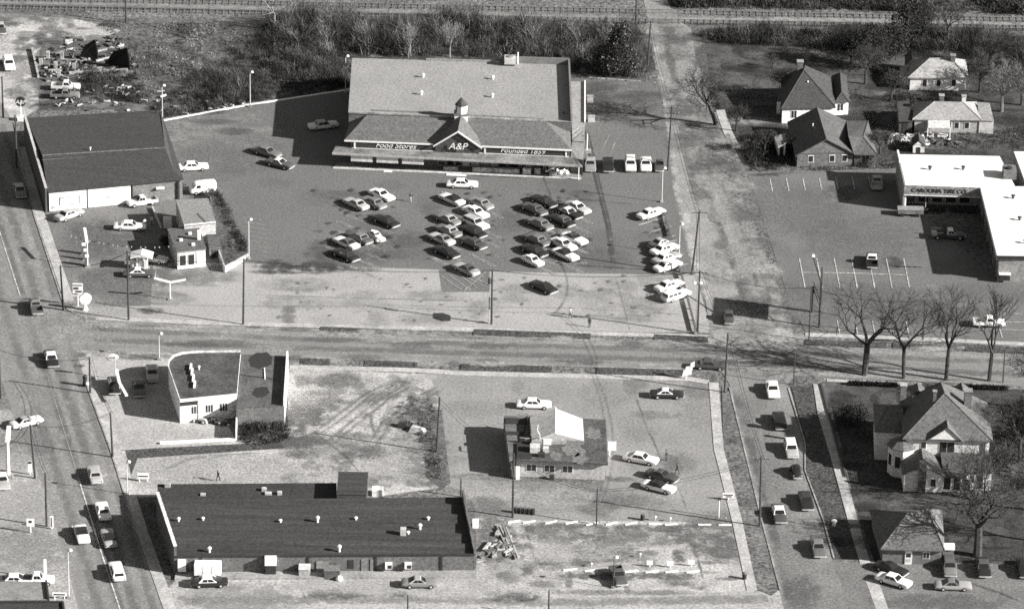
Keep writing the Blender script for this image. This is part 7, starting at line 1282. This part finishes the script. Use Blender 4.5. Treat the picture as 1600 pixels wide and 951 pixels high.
patch('field_grass', [(150, 38), (420, 34), (400, 70), (300, 120), (235, 150), (210, 120), (200, 70)], 2200, (.25, .7), .06, .8, 12, (.12, .34), 'dry tufted grass on the open field', 'grass')
patch('scrub', [(120, 110), (215, 115), (240, 165), (190, 160), (90, 168), (60, 165), (110, 158), (125, 140)], 700, (.3, 1.4), .05, .6, 18, (.03, .12), 'weedy scrub around the pickup trucks', 'scrub')
patch('railway_scrub', [(1045, -6), (1640, -10), (1640, 24), (1300, 16), (1050, 12)], 1500, (.6, 3.0), .06, .55, 22, (.025, .16), 'dark scrub beyond the railway', 'scrub')
patch('hedgerow', [(1090, 48), (1340, 52), (1640, 60), (1640, 120), (1520, 92), (1500, 80), (1400, 82), (1300, 78), (1100, 66)], 1900, (.6, 3.4), .036, .55, 38, (.03, .15), 'dark overgrown hedgerow behind the bungalows', 'hedgerow')
patch('yard_weeds', [(1380, 140), (1400, 120), (1420, 140), (1560, 205), (1640, 195), (1640, 235), (1540, 232), (1400, 234), (1375, 215), (1400, 205), (1428, 210), (1425, 195), (1385, 160)], 900, (.2, .9), .05, .7, 14, (.05, .18), 'rough weeds in the bungalow yards', 'weeds')
patch('station_hedge', [(330, 304), (338, 306), (362, 345), (386, 396), (380, 402), (352, 355)], 200, (.5, 1.5), .05, .5, 24, (.02, .07), 'straggling dark hedge along the old station yard', 'hedge', .7)
patch('station_yard_weeds', [(332, 312), (342, 316), (372, 368), (384, 400), (352, 418), (336, 378)], 300, (.15, .5), .05, .7, 14, (.05, .14), 'dry weeds on the earth bank of the old station', 'weeds', 1.0)
patch('rear_lot_weeds', [(372, 644), (446, 640), (450, 685), (420, 697), (372, 692)], 520, (.4, 1.5), .05, .6, 20, (.03, .12), 'tangled weeds behind the service station', 'weeds')
patch('mound_weeds', [(615, 640), (660, 600), (680, 640), (684, 690), (690, 750), (668, 745), (655, 680), (625, 660)], 330, (.2, .8), .05, .7, 16, (.05, .16), 'weeds on the mound in the vacant lot', 'weeds')
patch('side_yard_shrubs', [(1552, 640), (1640, 620), (1640, 760), (1556, 770)], 800, (.3, 1.6), .05, .6, 18, (.03, .14), 'overgrown shrubs beside the large white house', 'shrubs')
patch('street_weeds', [(1095, 120), (1112, 118), (1126, 172), (1116, 176)], 120, (.3, .9), .05, .7, 16, (.03, .10), 'weeds at the side street edge', 'weeds')
patch('yard_weeds', [(1160, 215), (1215, 212), (1222, 262), (1175, 262)], 330, (.3, 1.5), .05, .6, 20, (.02, .08), 'dark shrubs in front of the brick gable house', 'shrubs')
patch('lot_edge_weeds', [(1172, 256), (1395, 252), (1398, 264), (1172, 270)], 420, (.2, .9), .05, .7, 14, (.05, .18), 'weeds along the top of the tyre shop lot', 'weeds')
patch('driveway_weeds', [(1500, 872), (1640, 876), (1640, 890), (1500, 884)], 120, (.1, .4), .05, .7, 12, (.06, .15), 'weeds along the driveway edge', 'weeds')
def shrub(px, py, r, h, v, label, name='round_shrub', n=420, grp=None, spec=None, cone=False, trunk=0.3, seed=0):
    """evergreen: stem and a crown of many small leaf clumps spread through its volume"""
    b = G(px, py); t = thing(name, label, 'tree' if h > 4 else 'shrub', b, grp); MB().tube(b - Vector((0, 0, .1)), b + Vector((0, 0, h * .7)), max(.05, h * .03), .04, 6).build('trunk', m_bark, t); rr = np.random.default_rng(seed + int(px)); mbv = []; cs = []
    nc = max(8, n // 24); cc = []
    for i in range(nc):
        u = rr.random(); z = trunk * h * .6 + (h - trunk * h * .6) * u; k = (1 - u) ** .8 * 1.05 + .08 if cone else math.sqrt(max(.06, 1 - (2 * u - 1) ** 2)); a = rr.uniform(0, 6.283); q = math.sqrt(rr.uniform(.15, 1)) * r * k; cc.append((q * math.cos(a), q * math.sin(a), z))
    for i in range(n):
        c = cc[rr.integers(nc)]; s = r * .32; p = np.array(c) + rr.normal(0, s * .55, 3); d1 = rr.normal(0, 1, 3); d2 = rr.normal(0, 1, 3); L_ = .16 + .05 * r; d1 *= L_ / np.linalg.norm(d1); d2 *= L_ / np.linalg.norm(d2); val = v * rr.uniform(.5, 1.6)
        if spec and rr.random() < .10: val = spec
        p[2] = max(.05, p[2]); mbv += [tuple(p - d1 * .5), tuple(p + d1 * .5), tuple(p + d2)]; cs += [(val, 1, 1, 1)] * 3
    mb = MB(); mb.v = [(b.x + x, b.y + y, z) for x, y, z in mbv]; mb.f = [(3 * i, 3 * i + 1, 3 * i + 2) for i in range(n)]; o = mb.build('crown', m_veg, t); 
    if len(o.data.vertices) == len(cs): mb.attr(o, cs)
    return t
shrub(968, 118, 3.2, 9.5, .035, 'tall dark vine-hung evergreen at the woods end', 'evergreen_tree', 5200, spec=.22, cone=True); shrub(1360, 108, 3.2, 8, .03, 'dark dense evergreen beside the upper bungalow', 'evergreen_tree', 3600); shrub(1395, 92, 3, 6.5, .03, 'dark evergreen behind the upper bungalow', 'evergreen_tree', 3000); shrub(1596, 700, 2.6, 8, .03, 'dark evergreen at the side of the large white house', 'evergreen_tree', 3200, cone=True)
shrub(1425, 60, 4, 6, .035, 'broad dark evergreen against the railway scrub', 'evergreen_tree', 3200); shrub(1330, 660, 2.6, 2.6, .03, 'dark rounded shrub added for the shadow on the large house lawn', 'shadow_shrub', 1500); shrub(940, 112, 2.4, 5, .045, 'squat vine covered evergreen beside the tall one', 'evergreen_tree', 2200, spec=.2); shrub(1312, 176, 1.4, 2.6, .10, 'pale leafy shrub at the porch of the hip roof house', 'porch_shrub', 700); shrub(275, 303, 1.5, 2.2, .03, 'dark shrub at the corner of the old gas station', 'corner_shrub', 800); shrub(258, 385, 1.0, 1.8, .025, 'dark shrub beside the old station office', 'office_shrub', 600); shrub(1560, 720, 2.0, 3.0, .05, 'leafy shrub at the back corner of the large house', 'corner_shrub', 1200); shrub(1236, 238, 1.3, 2.8, .04, 'dark shrub between carport and brick house', 'corner_shrub', 800); shrub(1355, 258, 1.6, 1.8, .04, 'dark hedge shrub below the brick house wing', 'hedge_shrub', 900)  # the rounded lawn shrub is added, a dark shape for the cast house shadow
shrub(310, 176, .9, 1.2, .06, 'small dark bush against the white kerb', 'kerb_bush', 350)
# clipped hedges bounding the big house lawn
for i, (a, b, lb) in enumerate((((1392 - 65, 601), (1400, 604), 'low dark clipped hedge along the lawn behind the roadside trees'), ((1500, 606), (1572, 609), 'low dark clipped hedge at the far end of the lawn'))):
    A, B = G(*a), G(*b); n = 160; pos = np.array([list(A.lerp(B, k / n))[:2] for k in range(n)]); t = thing('clipped_hedge', lb, 'hedge', A); o = blades(pos, np.full(n, .9), .07, .25, 22, np.full(n, .03), 'foliage', None, None, t, None)
